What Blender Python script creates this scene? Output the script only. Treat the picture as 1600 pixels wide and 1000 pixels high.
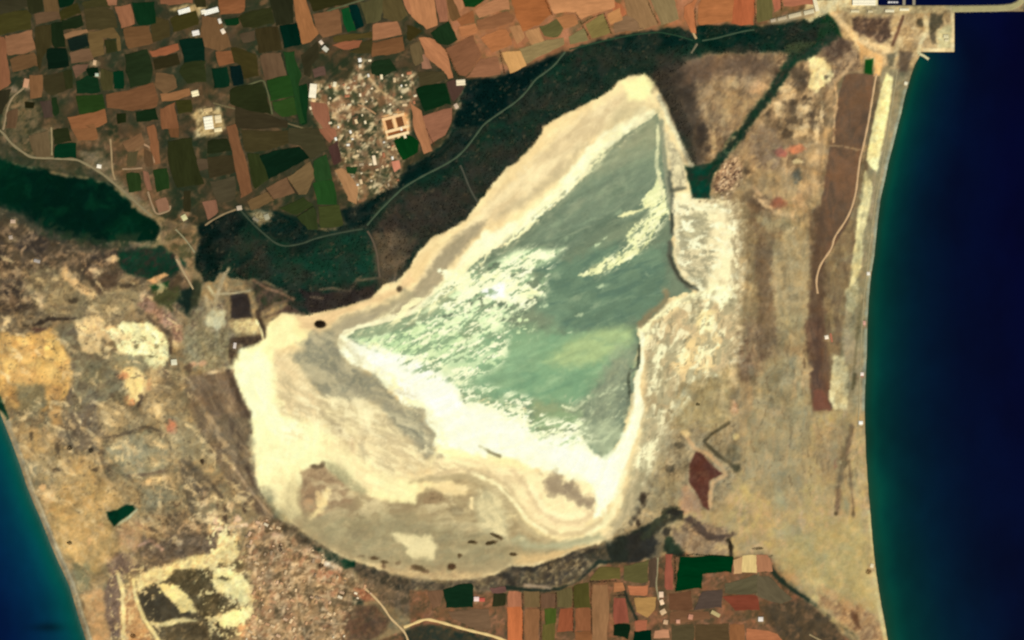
import bpy, bmesh, math, random
import numpy as np

# ---------------------------------------------------------------- camera, sky, sun, exposure
for _o in list(bpy.data.objects):
    bpy.data.objects.remove(_o, do_unlink=True)
scene = bpy.context.scene
COL = scene.collection
M = 4.6                       # metres on the ground per photograph pixel
CAM_H = 40000.0
SUN_EL, SUN_AZ = math.radians(52), math.radians(140)     # morning sun from the south-east (up is north)

cam_data = bpy.data.cameras.new('camera')
cam = bpy.data.objects.new('camera', cam_data)
COL.objects.link(cam)
cam.location = (0, 0, CAM_H)
cam.rotation_euler = (0, 0, 0)
cam_data.sensor_fit = 'HORIZONTAL'
cam_data.sensor_width = 36
cam_data.lens = 36 * CAM_H / (1600 * M)
cam_data.clip_start = 100
cam_data.clip_end = 120000
scene.camera = cam

world = bpy.data.worlds.new('World')
scene.world = world
world.use_nodes = True
wn = world.node_tree
wn.nodes.clear()
sky = wn.nodes.new('ShaderNodeTexSky')
sky.sky_type = 'NISHITA'
sky.sun_disc = False
sky.sun_elevation = SUN_EL
sky.sun_rotation = SUN_AZ
bgn = wn.nodes.new('ShaderNodeBackground')
bgn.inputs['Strength'].default_value = 0.07
wo = wn.nodes.new('ShaderNodeOutputWorld')
wn.links.new(sky.outputs[0], bgn.inputs[0])
wn.links.new(bgn.outputs[0], wo.inputs[0])

sun_data = bpy.data.lights.new('sun', 'SUN')
sun_data.energy = 4.2
sun_data.angle = math.radians(0.53)
sun_data.color = (1.0, 0.955, 0.88)
sun = bpy.data.objects.new('sun', sun_data)
COL.objects.link(sun)
# azimuth is clockwise from north; the lamp shines along its -Z
sun.rotation_euler = (math.pi / 2 - SUN_EL, 0, math.pi - SUN_AZ)
sun.location = (1500, -1800, 3000)

scene.view_settings.view_transform = 'Standard'
scene.view_settings.look = 'None'
scene.view_settings.exposure = 0.0
scene.view_settings.gamma = 1.0
scene.view_settings.use_curve_mapping = False
try:
    scene.cycles.pixel_filter_type = 'BLACKMAN_HARRIS'
    scene.cycles.filter_width = 2.3          # the satellite's soft optics
except Exception:
    pass
# light reaching flat ground per channel (sun + sky), used to turn seen colours into albedo
GAIN = np.array([1.222, 1.221, 1.230])

rng = random.Random(7)

def wx(px): return (px - 800.0) * M
def wy(py): return (500.0 - py) * M

def lin(c):
    c = np.asarray(c, dtype=np.float64) / 255.0
    return np.where(c <= 0.04045, c / 12.92, ((np.clip(c, 0, 1) + 0.055) / 1.055) ** 2.4)

def alb(c):
    return np.clip(lin(c) / GAIN, 0.0, 0.86)

# ---------------------------------------------------------------- noise (numpy)
def _hash(ix, iy, seed):
    h = (ix.astype(np.int64) * 374761393 + iy.astype(np.int64) * 668265263 + seed * 974634777) & 0xFFFFFFFF
    h = ((h ^ (h >> 13)) * 1274126177) & 0xFFFFFFFF
    return ((h ^ (h >> 16)) & 0xFFFF) / 65535.0

def vnoise(x, y, seed=0):
    ix = np.floor(x); iy = np.floor(y)
    fx = x - ix; fy = y - iy
    fx = fx * fx * fx * (fx * (fx * 6 - 15) + 10); fy = fy * fy * fy * (fy * (fy * 6 - 15) + 10)
    a = _hash(ix, iy, seed); b = _hash(ix + 1, iy, seed)
    c = _hash(ix, iy + 1, seed); d = _hash(ix + 1, iy + 1, seed)
    return (a + (b - a) * fx) * (1 - fy) + (c + (d - c) * fx) * fy

def fbm(x, y, seed=0, octv=3):
    s = 0; amp = 1; tot = 0
    for i in range(octv):
        s = s + amp * (vnoise(x, y, seed + 17 * i) - 0.5)
        tot += amp
        x, y = 1.9 * (0.8 * x + 0.6 * y) + 3.1, 1.9 * (-0.6 * x + 0.8 * y) + 7.7
        amp *= 0.55
    return s / tot * 2.0          # about -1..1

def sstep(a, b, x):
    t = np.clip((x - a) / (b - a), 0, 1)
    return t * t * (3 - 2 * t)

def seg_dist(X, Y, pts, closed):
    n = len(pts)
    best = np.full(X.shape, 1e9)
    for i in range(n if closed else n - 1):
        x1, y1 = pts[i]; x2, y2 = pts[(i + 1) % n]
        dx, dy = x2 - x1, y2 - y1
        L = dx * dx + dy * dy + 1e-9
        t = np.clip(((X - x1) * dx + (Y - y1) * dy) / L, 0, 1)
        d = np.hypot(X - x1 - t * dx, Y - y1 - t * dy)
        best = np.minimum(best, d)
    return best

def inside(X, Y, pts):
    r = np.zeros(X.shape, bool)
    n = len(pts)
    for i in range(n):
        x1, y1 = pts[i]; x2, y2 = pts[(i + 1) % n]
        if y1 == y2: continue
        c = ((y1 > Y) != (y2 > Y)) & (X < (x2 - x1) * (Y - y1) / (y2 - y1) + x1)
        r ^= c
    return r

def sdf(X, Y, pts):
    d = seg_dist(X, Y, pts, True)
    return np.where(inside(X, Y, pts), d, -d)

# ---------------------------------------------------------------- master ground grid, in photograph pixels
STEP = 2.0
gx = np.concatenate([[-9000, -4000, -1800, -900, -500, -300], np.arange(-160, -20, 10), np.arange(-20, 1620 + .1, STEP),
                     np.arange(1630, 1770, 10), [1900, 2100, 2500, 3400, 5600, 10600]])
gy = np.concatenate([[-9600, -4600, -2200, -1000, -500, -260], np.arange(-160, -20, 10), np.arange(-20, 1020 + .1, STEP),
                     np.arange(1030, 1170, 10), [1260, 1500, 2000, 3200, 5600, 10600]])
NX, NY = len(gx), len(gy)
GX, GY = np.meshgrid(gx, gy)
RGB = np.zeros((NY, NX, 3))
HGT = np.zeros((NY, NX))

def box_of(pts, pad):
    xs = [p[0] for p in pts]; ys = [p[1] for p in pts]
    i0, i1 = np.searchsorted(gx, [min(xs) - pad, max(xs) + pad])
    j0, j1 = np.searchsorted(gy, [min(ys) - pad, max(ys) + pad])
    return slice(max(j0 - 1, 0), j1 + 1), slice(max(i0 - 1, 0), i1 + 1)

_seed = [100]
def mottled(X, Y, c, mix):
    """colour c broken up with others: mix = list of (colour, size px, cover 0..1, angle deg, stretch)"""
    _seed[0] += 5
    out = np.broadcast_to(np.asarray(c, float), X.shape + (3,)).copy()
    for k, m in enumerate(mix or []):
        c2, size, cover = m[0], m[1], m[2]
        ang = math.radians(m[3]) if len(m) > 3 else 0.0
        st = m[4] if len(m) > 4 else 1.0
        ca, sa = math.cos(ang), math.sin(ang)
        u = (X * ca - Y * sa) / (size * st); v = (X * sa + Y * ca) / size
        w_ = fbm(u * .6, v * .6, _seed[0] + 31 * k + 400, 2)
        f = fbm(u + 1.1 * w_, v - .9 * w_, _seed[0] + 31 * k, 4)
        t = 0.5 * (1 - 2 * cover)
        a = (.92 * sstep(t - 0.46, t + 0.46, f))[..., None]
        out = out * (1 - a) + np.asarray(c2, float) * a
    return out

def poly(c, pts, soft=2.0, rough=2.0, rs=9.0, op=1.0, mix=None):
    sl = box_of(pts, soft + rough + 2)
    X, Y = GX[sl], GY[sl]
    if X.size == 0: return
    d = sdf(X, Y, pts)
    _seed[0] += 1
    if rough: d = d + rough * fbm(X / rs, Y / rs, _seed[0], 3)
    a = (sstep(-soft, soft, d) * op)[..., None]
    RGB[sl] = RGB[sl] * (1 - a) + mottled(X, Y, c, mix) * a

def line(c, pts, w=3.0, soft=1.2, rough=0.6, rs=7.0, op=1.0, mix=None):
    sl = box_of(pts, w + soft + rough + 2)
    X, Y = GX[sl], GY[sl]
    if X.size == 0: return
    d = w / 2 - seg_dist(X, Y, pts, False)
    _seed[0] += 1
    if rough: d = d + rough * fbm(X / rs, Y / rs, _seed[0], 2)
    a = (sstep(-soft, soft, d) * op)[..., None]
    RGB[sl] = RGB[sl] * (1 - a) + mottled(X, Y, c, mix) * a

def blob(c, x, y, rx, ry=None, ang=0.0, op=1.0, hard=0.35, rough=0.25, mix=None):
    ry = ry or rx
    R = max(rx, ry) * 1.5
    sl = box_of([(x - R, y - R), (x + R, y + R)], 2)
    X, Y = GX[sl], GY[sl]
    if X.size == 0: return
    a_ = math.radians(ang); ca, sa = math.cos(a_), math.sin(a_)
    u = ((X - x) * ca - (Y - y) * sa) / rx; v = ((X - x) * sa + (Y - y) * ca) / ry
    _seed[0] += 1
    r = np.hypot(u, v) + rough * fbm(X / (0.6 * min(rx, ry) + 2), Y / (0.6 * min(rx, ry) + 2), _seed[0], 3)
    a = (sstep(1.15, hard, r) * op)[..., None]
    RGB[sl] = RGB[sl] * (1 - a) + mottled(X, Y, c, mix) * a

def spots(c, pts, size, cover, ang=0.0, st=1.0, soft=0.12, op=1.0, edge=6.0, sd=None, mix=None):
    """irregular patches of colour c scattered through a polygon"""
    sl = box_of(pts, 4)
    X, Y = GX[sl], GY[sl]
    if X.size == 0: return
    _seed[0] += 1
    s = sd if sd is not None else _seed[0]
    a_ = math.radians(ang); ca, sa = math.cos(a_), math.sin(a_)
    w_ = fbm(X / (1.7 * size), Y / (1.7 * size), s + 7, 2)
    f = fbm((X * ca - Y * sa) / (size * st) + .8 * w_, (X * sa + Y * ca) / size - .7 * w_, s, 4)
    t = 0.55 * (1 - 2 * cover)
    a = (sstep(t - soft, t + soft, f) * sstep(-edge, edge, sdf(X, Y, pts)) * op)[..., None]
    RGB[sl] = RGB[sl] * (1 - a) + mottled(X, Y, c, mix) * a

def T(tx, ty, *zs):
    """points read in a five-fold enlargement whose corner is at (tx, ty)"""
    return [(tx + a / 5.0, ty + b / 5.0) for a, b in zs]

# ---------------------------------------------------------------- outlines shared by colour, height and sheets
EAST_COAST = [(1490, 18), (1490, 80), (1440, 80), (1437, 88), (1430, 100), (1424, 116), (1420, 130), (1414, 150),
    (1408, 178), (1402, 200), (1396, 225), (1388, 255), (1383, 280), (1376, 310), (1372, 340), (1369, 370), (1366, 400),
    (1361, 430), (1358, 460), (1356, 490), (1355, 520), (1354, 560), (1352, 600), (1351, 640), (1352, 680), (1353, 710),
    (1355, 740), (1357, 770), (1359, 790), (1361, 815), (1363, 840), (1366, 870), (1369, 895), (1373, 920), (1377, 945),
    (1382, 970), (1387, 1000), (1400, 1050), (1440, 1180), (1600, 1500), (2400, 2600), (3000, 12000)]
EAST_SEA = EAST_COAST + [(12000, 12000), (12000, 18), (1600, 18)]
HARBOUR = [(1371, -400), (1371, 8), (1378, 9.5), (1500, 9.5), (1560, 9), (1585, 6), (1592, -2), (1610, -30), (1610, -400)]
NORTH_SEA = [(1610, -30), (1610, -12000), (12000, -12000), (12000, 18), (1600, 18), (1600, 12), (1612, 2), (1640, -20)]
WEST_COAST = [(-30, 560), (-8, 618), (0, 645), (9, 668), (17, 688), (26, 712), (34, 735), (42, 760), (52, 785), (60, 803),
    (69, 825), (78, 848), (90, 876), (100, 897), (108, 915), (115, 937), (122, 962), (130, 986), (137, 1008), (150, 1050),
    (190, 1180), (300, 1500), (700, 2600), (1000, 12000)]
WEST_SEA = WEST_COAST + [(-12000, 12000), (-12000, -1500), (-700, -1300), (-300, -200), (-120, 300)]

LAKE_FLAT = T(960, 0, (230, 580), (110, 590), (30, 640), (0, 680)) + T(640, 0, (1500, 750), (1300, 850), (1170, 910), (1040, 990)) + \
    T(640, 200, (1030, 40), (980, 120), (830, 270), (760, 310), (680, 400), (560, 560), (430, 720), (300, 800), (170, 860), (80, 960)) + \
    T(320, 400, (1590, 100), (1500, 200), (1400, 220), (1300, 330), (1180, 370), (1000, 420), (880, 440), (820, 470), (700, 450),
      (600, 450), (500, 520), (480, 640), (410, 700), (280, 740), (270, 830), (220, 870), (250, 1000)) + \
    T(320, 600, (290, 100), (340, 220), (400, 380), (400, 500), (390, 700), (450, 850), (520, 940), (620, 1010)) + \
    [(462, 822), (490, 842), (530, 868), (570, 882), (610, 895), (650, 902), (700, 906), (755, 903), (782, 893), (800, 884), (835, 884),
     (865, 874), (898, 860), (935, 850), (955, 838), (970, 822), (985, 800), (1000, 778), (1012, 752), (1020, 735), (1040, 690), (1050, 640), (1058, 610),
     (1100, 600), (1146, 560), (1150, 520), (1152, 480), (1156, 440), (1155, 390), (1154, 350), (1146, 315), (1125, 312), (1100, 312),
     (1085, 290), (1080, 260), (1068, 235), (1058, 206), (1045, 170), (1030, 140), (1018, 126)]
LAKE_WATER = [(1026, 178), (1008, 190), (990, 202), (975, 212), (958, 227), (940, 244), (918, 272), (900, 290), (880, 308), (860, 326),
    (838, 345), (820, 360), (808, 374), (790, 380), (770, 390), (748, 402), (735, 414), (722, 428), (706, 448), (690, 466), (660, 486),
    (640, 494), (615, 502), (590, 507), (565, 513), (545, 522), (536, 534), (560, 540), (580, 548), (610, 558), (640, 580), (665, 588), (690, 596), (720, 600),
    (722, 628), (745, 628), (760, 622), (785, 626), (810, 632), (826, 645), (828, 675), (850, 686), (880, 684), (905, 674), (915, 690),
    (930, 706), (945, 718), (958, 702), (972, 680), (978, 655), (986, 625), (992, 595), (986, 575), (998, 540), (998, 514),
    (1012, 502), (1032, 484), (1045, 466), (1082, 455), (1066, 436), (1052, 408), (1048, 360), (1048, 320), (1042, 280), (1036, 230), (1031, 190)]
FARM_N = [(-400, -400), (1300, -400), (1300, 10), (1245, 34), (1205, 38), (1180, 40), (1090, 40), (1083, 52), (1060, 42), (1030, 46), (1000, 50), (955, 58), (930, 64), (885, 80),
    (860, 92), (830, 104), (790, 118), (740, 126), (722, 140), (714, 165), (710, 192), (696, 222), (664, 246), (640, 262), (625, 272), (606, 290), (575, 312),
    (545, 326), (538, 350), (520, 358), (498, 358), (470, 348), (440, 334), (420, 330), (395, 328), (372, 326), (340, 340), (318, 352),
    (290, 350), (262, 345), (245, 335), (225, 316), (200, 300), (170, 276), (135, 262), (80, 262), (20, 252), (-400, 235)]
WOODS = [(1290, 18), (1312, 40), (1300, 60), (1262, 85), (1240, 92), (1205, 82), (1180, 84), (1150, 82), (1110, 86), (1075, 96), (1060, 112), (1048, 125), (1060, 150), (1082, 200), (1086, 240), (1092, 258),
    (1078, 255), (1068, 235), (1058, 206), (1045, 170), (1030, 140), (1018, 126), (1006, 116), (982, 118), (966, 128)] + LAKE_FLAT[3:27] + \
    T(320, 400, (650, 440), (640, 280), (480, 200), (350, 180), (220, 180), (120, 130)) + [(336, 440), (318, 440), (306, 410), (308, 380), (318, 352)] + \
    [p for p in FARM_N[::-1] if 318 <= p[0] <= 1246 and p[1] > 20][1:]
MARSH = T(0, 200, (-200, 200), (0, 225), (90, 280), (200, 300), (350, 320), (430, 350), (500, 375), (620, 380), (760, 410), (870, 440), (960, 520),
    (1040, 610), (1120, 670), (1220, 720), (1255, 770), (1240, 830), (1200, 880), (1100, 890), (980, 880), (900, 890), (800, 900), (700, 890),
    (560, 860), (440, 830), (330, 780), (220, 720), (150, 670), (0, 620), (-200, 600))

# ---------------------------------------------------------------- painting the ground: base, then region by region
RGB[:] = mottled(GX, GY, (152, 129, 88), [((112, 96, 70), 34, .42), ((182, 150, 100), 20, .35), ((128, 116, 84), 9, .35)])
# northern farmland under and between the fields
poly((56, 55, 37), FARM_N, soft=3, rough=3, mix=[((38, 50, 32), 24, .45), ((86, 68, 46), 20, .3), ((116, 88, 60), 9, .1)])
poly((120, 88, 60), T(0, 200, (300, 0), (560, 0), (760, 60), (960, 100), (1200, 0), (1260, 280), (1320, 520), (1300, 660), (1100, 600), (900, 420), (860, 200), (600, 130)), soft=8, rough=8, op=.7, mix=[((70, 66, 42), 8, .4), ((158, 116, 80), 7, .25)])
poly((158, 105, 68), [(640, -400), (1260, -400), (1260, 10), (1200, 34), (960, 58), (860, 92), (790, 118), (735, 124), (690, 20)], soft=14, rough=10, rs=30,
     mix=[((185, 122, 84), 22, .35), ((108, 90, 55), 16, .22)])

# woodland belt
poly((26, 44, 33), WOODS, soft=2.5, rough=4, mix=[((15, 36, 28), 26, .4, 25, 2), ((44, 46, 36), 20, .35), ((18, 48, 34), 14, .3)])
poly((6, 28, 25), T(640, 0, (430, 630), (700, 600), (800, 560), (1000, 490), (1190, 410), (1150, 460), (1050, 560), (960, 640), (860, 760), (740, 880), (540, 1000), (340, 1000), (370, 880), (440, 760)) , soft=5, rough=4)
poly((7, 30, 25), T(640, 200, (330, 60), (560, 0), (500, 80), (380, 210), (220, 310), (20, 420), (-60, 440), (0, 300), (220, 170)), soft=4, rough=3)
poly((8, 34, 28), [(950, 66), (1010, 50), (1050, 54), (1082, 66), (1070, 72), (1000, 84), (960, 80)], soft=6, rough=4)
poly((7, 36, 28), T(960, 0, (660, 200), (1090, 210), (1230, 230), (1220, 300), (1100, 330), (1000, 360), (820, 380), (700, 350), (650, 250)), soft=4, rough=3, mix=[((25, 42, 30), 9, .3)])
poly((9, 27, 22), T(320, 200, (-60, 760), (240, 640), (330, 720), (240, 860), (150, 1000), (100, 1150), (-70, 1100), (-80, 900)), soft=5, rough=4)
poly((10, 34, 28), T(320, 200, (340, 720), (430, 770), (540, 860), (700, 900), (860, 860), (1000, 820), (860, 800), (700, 690), (560, 650), (400, 690)), soft=5, rough=3, mix=[((40, 45, 34), 10, .3)])
poly((8, 28, 24), T(320, 200, (1060, 640), (1180, 620), (1280, 560), (1420, 480), (1560, 380), (1600, 300), (1640, 330), (1540, 460), (1400, 580), (1250, 750), (1120, 770)), soft=4, rough=3)
poly((20, 54, 38), T(320, 200, (840, 960), (940, 860), (1240, 800), (1290, 870), (1330, 1000), (1360, 1150), (1300, 1230), (1000, 1200), (700, 1250), (500, 1180), (560, 1050)), soft=8, rough=5, mix=[((30, 48, 36), 16, .35)])
poly((48, 46, 38), T(320, 200, (1290, 800), (1500, 560), (1650, 500), (2000, 380), (2100, 480), (2120, 600), (1900, 760), (1700, 900), (1600, 1000), (1560, 1150), (1400, 1230), (1340, 1000)), soft=10, rough=8, mix=[((72, 60, 48), 24, .3), ((34, 44, 34), 18, .3)])
poly((108, 92, 68), T(320, 200, (1330, 850), (1480, 800), (1650, 850), (1600, 980), (1540, 1100), (1460, 1230), (1380, 1230), (1330, 1000)), soft=10, rough=8, op=.75, mix=[((130, 108, 78), 12, .22)])
poly((50, 46, 38), T(640, 200, (560, 120), (800, 100), (1000, 20), (1030, 40), (830, 260), (680, 390), (560, 540), (430, 700), (300, 780), (170, 850), (0, 880), (-60, 700), (150, 500), (400, 400)), soft=12, rough=8, op=.7, mix=[((36, 46, 36), 18, .35)])
poly((30, 48, 36), [(900, 110), (960, 84), (1040, 80), (1060, 96), (1010, 116), (985, 118), (930, 150), (880, 176), (850, 190), (820, 200), (800, 190)], soft=8, rough=6, op=.8, mix=[((20, 42, 32), 16, .4), ((48, 52, 38), 11, .2)])
poly((52, 45, 40), T(320, 400, (200, 280), (340, 290), (370, 480), (200, 490)), soft=3, rough=2)
poly((62, 55, 42), T(320, 400, (380, 180), (560, 240), (700, 330), (560, 380), (430, 450), (380, 300)), soft=5, rough=4, mix=[((48, 58, 38), 8, .3), ((110, 85, 66), 8, .2)])
poly((46, 40, 36), T(320, 400, (740, 260), (960, 290), (1330, 230), (1340, 330), (1100, 390), (860, 450), (810, 440)), soft=4, rough=4)
poly((88, 68, 54), T(320, 400, (480, 480), (660, 380), (760, 440), (800, 470), (640, 440)), soft=4, rough=3)
line((160, 120, 88), T(320, 400, (380, 190), (480, 250), (600, 290), (690, 340)), w=4, soft=2, op=.7)
for pth in (T(320, 400, (1130, 280), (1190, 180), (1220, 160)), T(320, 400, (900, 260), (1000, 250), (1100, 270)), T(320, 400, (830, 320), (920, 330)), T(320, 400, (1370, 170), (1200, 190)),
            T(320, 400, (1480, 200), (1500, 60), (1600, 0)), T(320, 400, (470, 440), (560, 370), (650, 350))):
    line((120, 100, 76), pth, w=3.5, soft=2, op=.75)
poly((60, 70, 46), T(960, 0, (1330, 350), (1450, 320), (1600, 330), (1640, 400), (1500, 450), (1340, 430)), soft=4, rough=3)
poly((22, 58, 34), [(1294, 15), (1302, 24), (1310, 42), (1318, 58), (1300, 74), (1282, 72), (1276, 60), (1280, 40)], soft=3, rough=2)
poly((56, 50, 40), T(960, 0, (260, 580), (480, 480), (600, 560), (640, 700), (560, 900), (620, 1000), (640, 1100), (560, 1100), (480, 980), (400, 780)), soft=8, rough=5, op=.8)

# dark green marsh in the west and the scrub south of it
poly((78, 66, 48), [(-300, 325), (20, 322), (70, 350), (120, 372), (190, 384), (255, 388), (285, 400), (296, 440), (304, 500), (282, 482), (262, 455), (240, 440), (195, 428), (150, 450), (118, 425), (64, 480), (20, 505), (-300, 520)],
     soft=6, rough=7, rs=16, mix=[((58, 50, 42), 20, .4), ((128, 104, 76), 12, .25), ((165, 132, 94), 7, .13)])
poly((24, 48, 34), [(182, 392), (240, 384), (280, 384), (290, 410), (284, 424), (240, 440), (205, 436), (188, 418)], soft=5, rough=5, mix=[((16, 56, 36), 9, .35), ((54, 46, 38), 8, .2)])
poly((66, 64, 44), T(0, 200, (-200, 120), (60, 150), (200, 240), (400, 245), (620, 250), (700, 300), (840, 390), (980, 500), (870, 440), (760, 410), (620, 380), (430, 350), (200, 300), (-200, 220)), soft=3, rough=3, mix=[((88, 78, 56), 9, .35), ((44, 54, 36), 10, .3)])
poly((3, 34, 21), MARSH, soft=3.5, rough=4, mix=[((3, 28, 20), 34, .48, 20, 1.6), ((6, 46, 28), 20, .2)])
line((52, 56, 42), T(0, 200, (-200, 640), (0, 650), (160, 700), (330, 800), (450, 850), (600, 890), (800, 920), (1000, 900)), w=16, soft=9, rough=8, op=.7)
spots((36, 52, 34), T(0, 200, (330, 700), (560, 820), (1000, 830), (1240, 800), (1230, 900), (900, 940), (560, 900), (300, 820)), 9, .42, op=.8)
# dark copse and tan isthmus between marsh and woods
poly((118, 98, 68), [(250, 345), (300, 350), (312, 372), (304, 400), (300, 440), (290, 410), (262, 392), (252, 372)], soft=4, rough=4, mix=[((158, 126, 86), 7, .4), ((72, 72, 46), 8, .3)])
line((165, 132, 96), [(276, 402), (284, 420), (296, 438), (304, 452)], w=5, soft=2)
poly((58, 62, 42), [(300, 438), (318, 440), (312, 470), (304, 500), (296, 506), (290, 470)], soft=4, rough=3)
poly((24, 40, 32), T(0, 400, (1350, 280), (1500, 250), (1490, 400), (1450, 540), (1390, 500)), soft=3, rough=2)

# west land
W_SCRUB = [(60, 480), (118, 425), (150, 450), (195, 428), (240, 440), (262, 455), (282, 482), (300, 505), (262, 520), (235, 505), (190, 500), (110, 500), (70, 515), (40, 524), (-40, 520), (-40, 500)]
poly((140, 122, 90), W_SCRUB, soft=5, rough=6, mix=[((86, 74, 56), 10, .4), ((172, 142, 98), 8, .25)])
line((205, 165, 112), T(0, 400, (500, 120), (560, 200), (600, 250), (720, 300)), w=13, soft=5, rough=5, mix=[((160, 132, 92), 7, .3)])
line((190, 158, 108), T(0, 400, (250, 310), (300, 300), (320, 400)), w=7, soft=3)
blob((180, 140, 98), 146, 427, 13, 9); blob((205, 165, 115), 177, 404, 9, 5); blob((200, 150, 112), 226, 466, 10, 9)
line((60, 52, 42), T(0, 400, (270, 540), (400, 480), (520, 480)), w=6, soft=3, rough=3)
line((66, 56, 44), T(0, 400, (530, 350), (700, 340)), w=6, soft=3, rough=2)
poly((215, 165, 110), T(0, 400, (1150, 190), (1280, 130), (1310, 150), (1200, 220)), soft=2, rough=2)
poly((30, 68, 36), T(0, 400, (1160, 230), (1320, 200), (1300, 270), (1200, 290)), soft=3, rough=3)
poly((74, 76, 46), T(0, 400, (1180, 280), (1390, 240), (1400, 300), (1340, 420), (1220, 370)), soft=4, rough=4)
line((168, 128, 96), T(0, 400, (1180, 400), (1290, 480), (1360, 560), (1380, 640)), w=8, soft=4, rough=4, mix=[((120, 92, 70), 5, .4)])
poly((206, 158, 90), T(0, 400, (-300, 620), (150, 640), (280, 610), (390, 570), (430, 640), (540, 780), (580, 900), (560, 1100), (330, 1200), (-300, 1200)), soft=6, rough=6,
     mix=[((182, 142, 88), 18, .42), ((158, 132, 84), 10, .3), ((224, 180, 104), 9, .25, -50, 2)])
poly((232, 178, 100), T(0, 400, (270, 650), (390, 590), (440, 690), (540, 760), (470, 820), (380, 770)), soft=5, rough=4, op=.8)
poly((125, 112, 84), T(0, 400, (430, 560), (600, 500), (640, 740), (800, 760), (860, 880), (900, 1100), (600, 1300), (530, 1200), (580, 900), (540, 760)), soft=5, rough=5, mix=[((138, 128, 94), 14, .4), ((104, 90, 70), 10, .3)])
poly((234, 204, 142), T(0, 400, (590, 490), (770, 480), (800, 560), (780, 680), (680, 760), (620, 680)), soft=4, rough=3, mix=[((205, 172, 122), 9, .3)])
poly((225, 188, 128), T(0, 400, (800, 560), (900, 540), (910, 640), (840, 680), (790, 620)), soft=3, rough=3)
poly((252, 240, 168), T(0, 400, (920, 540), (1170, 520), (1290, 630), (1310, 720), (1300, 860), (1160, 870), (1130, 780), (980, 770), (900, 660)), soft=3, rough=3.5, mix=[((236, 208, 148), 9, .3)])
spots((130, 122, 84), T(0, 400, (1060, 580), (1180, 620), (1180, 700), (1040, 720), (960, 620)), 4.5, .28, ang=-45, st=2)
line((120, 105, 78), T(0, 400, (1300, 600), (1330, 700), (1320, 850)), w=4, soft=2)
poly((150, 138, 100), T(0, 400, (880, 760), (1130, 790), (1160, 880), (1100, 930), (900, 850)), soft=5, rough=4)
poly((244, 216, 142), T(0, 400, (930, 900), (1050, 860), (1150, 940), (1160, 1040), (1100, 1120), (980, 1020)), soft=4, rough=3, mix=[((228, 176, 118), 7, .35)])
blob((232, 158, 104), 206, 588 + 4, 13, 13); blob((225, 152, 102), 206, 622, 11, 9)
poly((222, 188, 126), T(0, 400, (1170, 880), (1260, 840), (1250, 1000), (1180, 1020)), soft=4, rough=3)
blob((112, 96, 76), 255, 588, 13, 16); line((80, 66, 52), T(0, 600, (1080, 60), (1110, 100), (1080, 170)), w=5, soft=2)
poly((112, 98, 78), T(0, 600, (500, 110), (560, 40), (740, 20), (760, 160), (740, 300), (720, 420), (560, 400), (560, 240)), soft=7, rough=6, mix=[((130, 116, 90), 11, .35), ((88, 74, 60), 9, .25)])
poly((130, 124, 92), T(0, 600, (700, -120), (900, 0), (980, 80), (900, 130), (760, 140)), soft=6, rough=4)
poly((132, 118, 86), T(0, 600, (150, 60), (340, 20), (360, 160), (260, 260), (170, 220)), soft=6, rough=5, mix=[((118, 110, 80), 9, .4)])
poly((192, 150, 92), T(0, 600, (380, 20), (520, 0), (480, 180), (500, 320), (400, 330)), soft=5, rough=4)
poly((176, 150, 104), T(0, 600, (760, 160), (900, 120), (1000, 200), (1100, 280), (1300, 200), (1400, 300), (1380, 430), (1200, 320), (1000, 370), (780, 400)), soft=6, rough=5, mix=[((205, 175, 120), 8, .3, -40, 2), ((150, 132, 94), 8, .3)])
blob((225, 190, 128), 243, 637, 10, 9); blob((225, 130, 88), 269, 665, 10, 12, mix=[((205, 150, 100), 4, .4)])
poly((146, 136, 100), T(0, 600, (860, 500), (1000, 420), (1160, 360), (1290, 450), (1320, 620), (1200, 700), (960, 740), (880, 660)), soft=5, rough=4, mix=[((124, 118, 90), 10, .35), ((176, 156, 112), 8, .25)])
line((226, 194, 132), T(0, 600, (1200, 390), (1250, 470), (1330, 510)), w=6, soft=3, rough=2); blob((225, 192, 130), 181, 697, 9, 7); blob((215, 182, 124), 196, 690, 6, 6)
line((98, 84, 62), T(0, 600, (780, 430), (880, 410), (1000, 380), (1100, 335), (1160, 335), (1240, 370), (1330, 460)), w=3.2, soft=1.8, rough=1.5)
line((112, 96, 70), T(0, 600, (1100, 710), (1220, 690), (1290, 660)), w=3.2, soft=2, rough=1.5); line((215, 178, 122), T(0, 600, (1160, 770), (1290, 720)), w=7, soft=4, rough=3)
poly((186, 150, 96), T(0, 600, (110, 360), (380, 340), (420, 500), (380, 600), (200, 580)), soft=7, rough=6, mix=[((150, 126, 90), 8, .35)])
spots((84, 70, 52), T(0, 600, (380, 400), (700, 280), (900, 420), (900, 700), (700, 720), (420, 720)), 7, .2, soft=.35, op=.7)
spots((112, 96, 74), T(0, 600, (300, 400), (700, 280), (900, 420), (900, 800), (700, 820), (350, 720)), 9, .34, soft=.3, op=.6)
poly((140, 128, 96), T(0, 600, (200, 620), (340, 620), (430, 700), (400, 800), (300, 780)), soft=6, rough=4)
poly((192, 158, 98), T(0, 600, (560, 590), (680, 600), (820, 780), (940, 870), (940, 1000), (840, 1160), (640, 1200), (440, 1160), (340, 900), (400, 820), (560, 760)), soft=8, rough=6, mix=[((212, 162, 98), 12, .3), ((168, 142, 92), 9, .3)])
poly((196, 162, 100), T(0, 800, (420, 0), (820, 0), (900, 200), (880, 320), (720, 520), (480, 320), (400, 120)), soft=8, rough=5, mix=[((178, 150, 96), 12, .35), ((214, 170, 104), 8, .2)])
poly((140, 132, 94), T(0, 800, (560, 400), (680, 390), (720, 480), (700, 600), (620, 620), (580, 500)), soft=5, rough=3)
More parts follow.
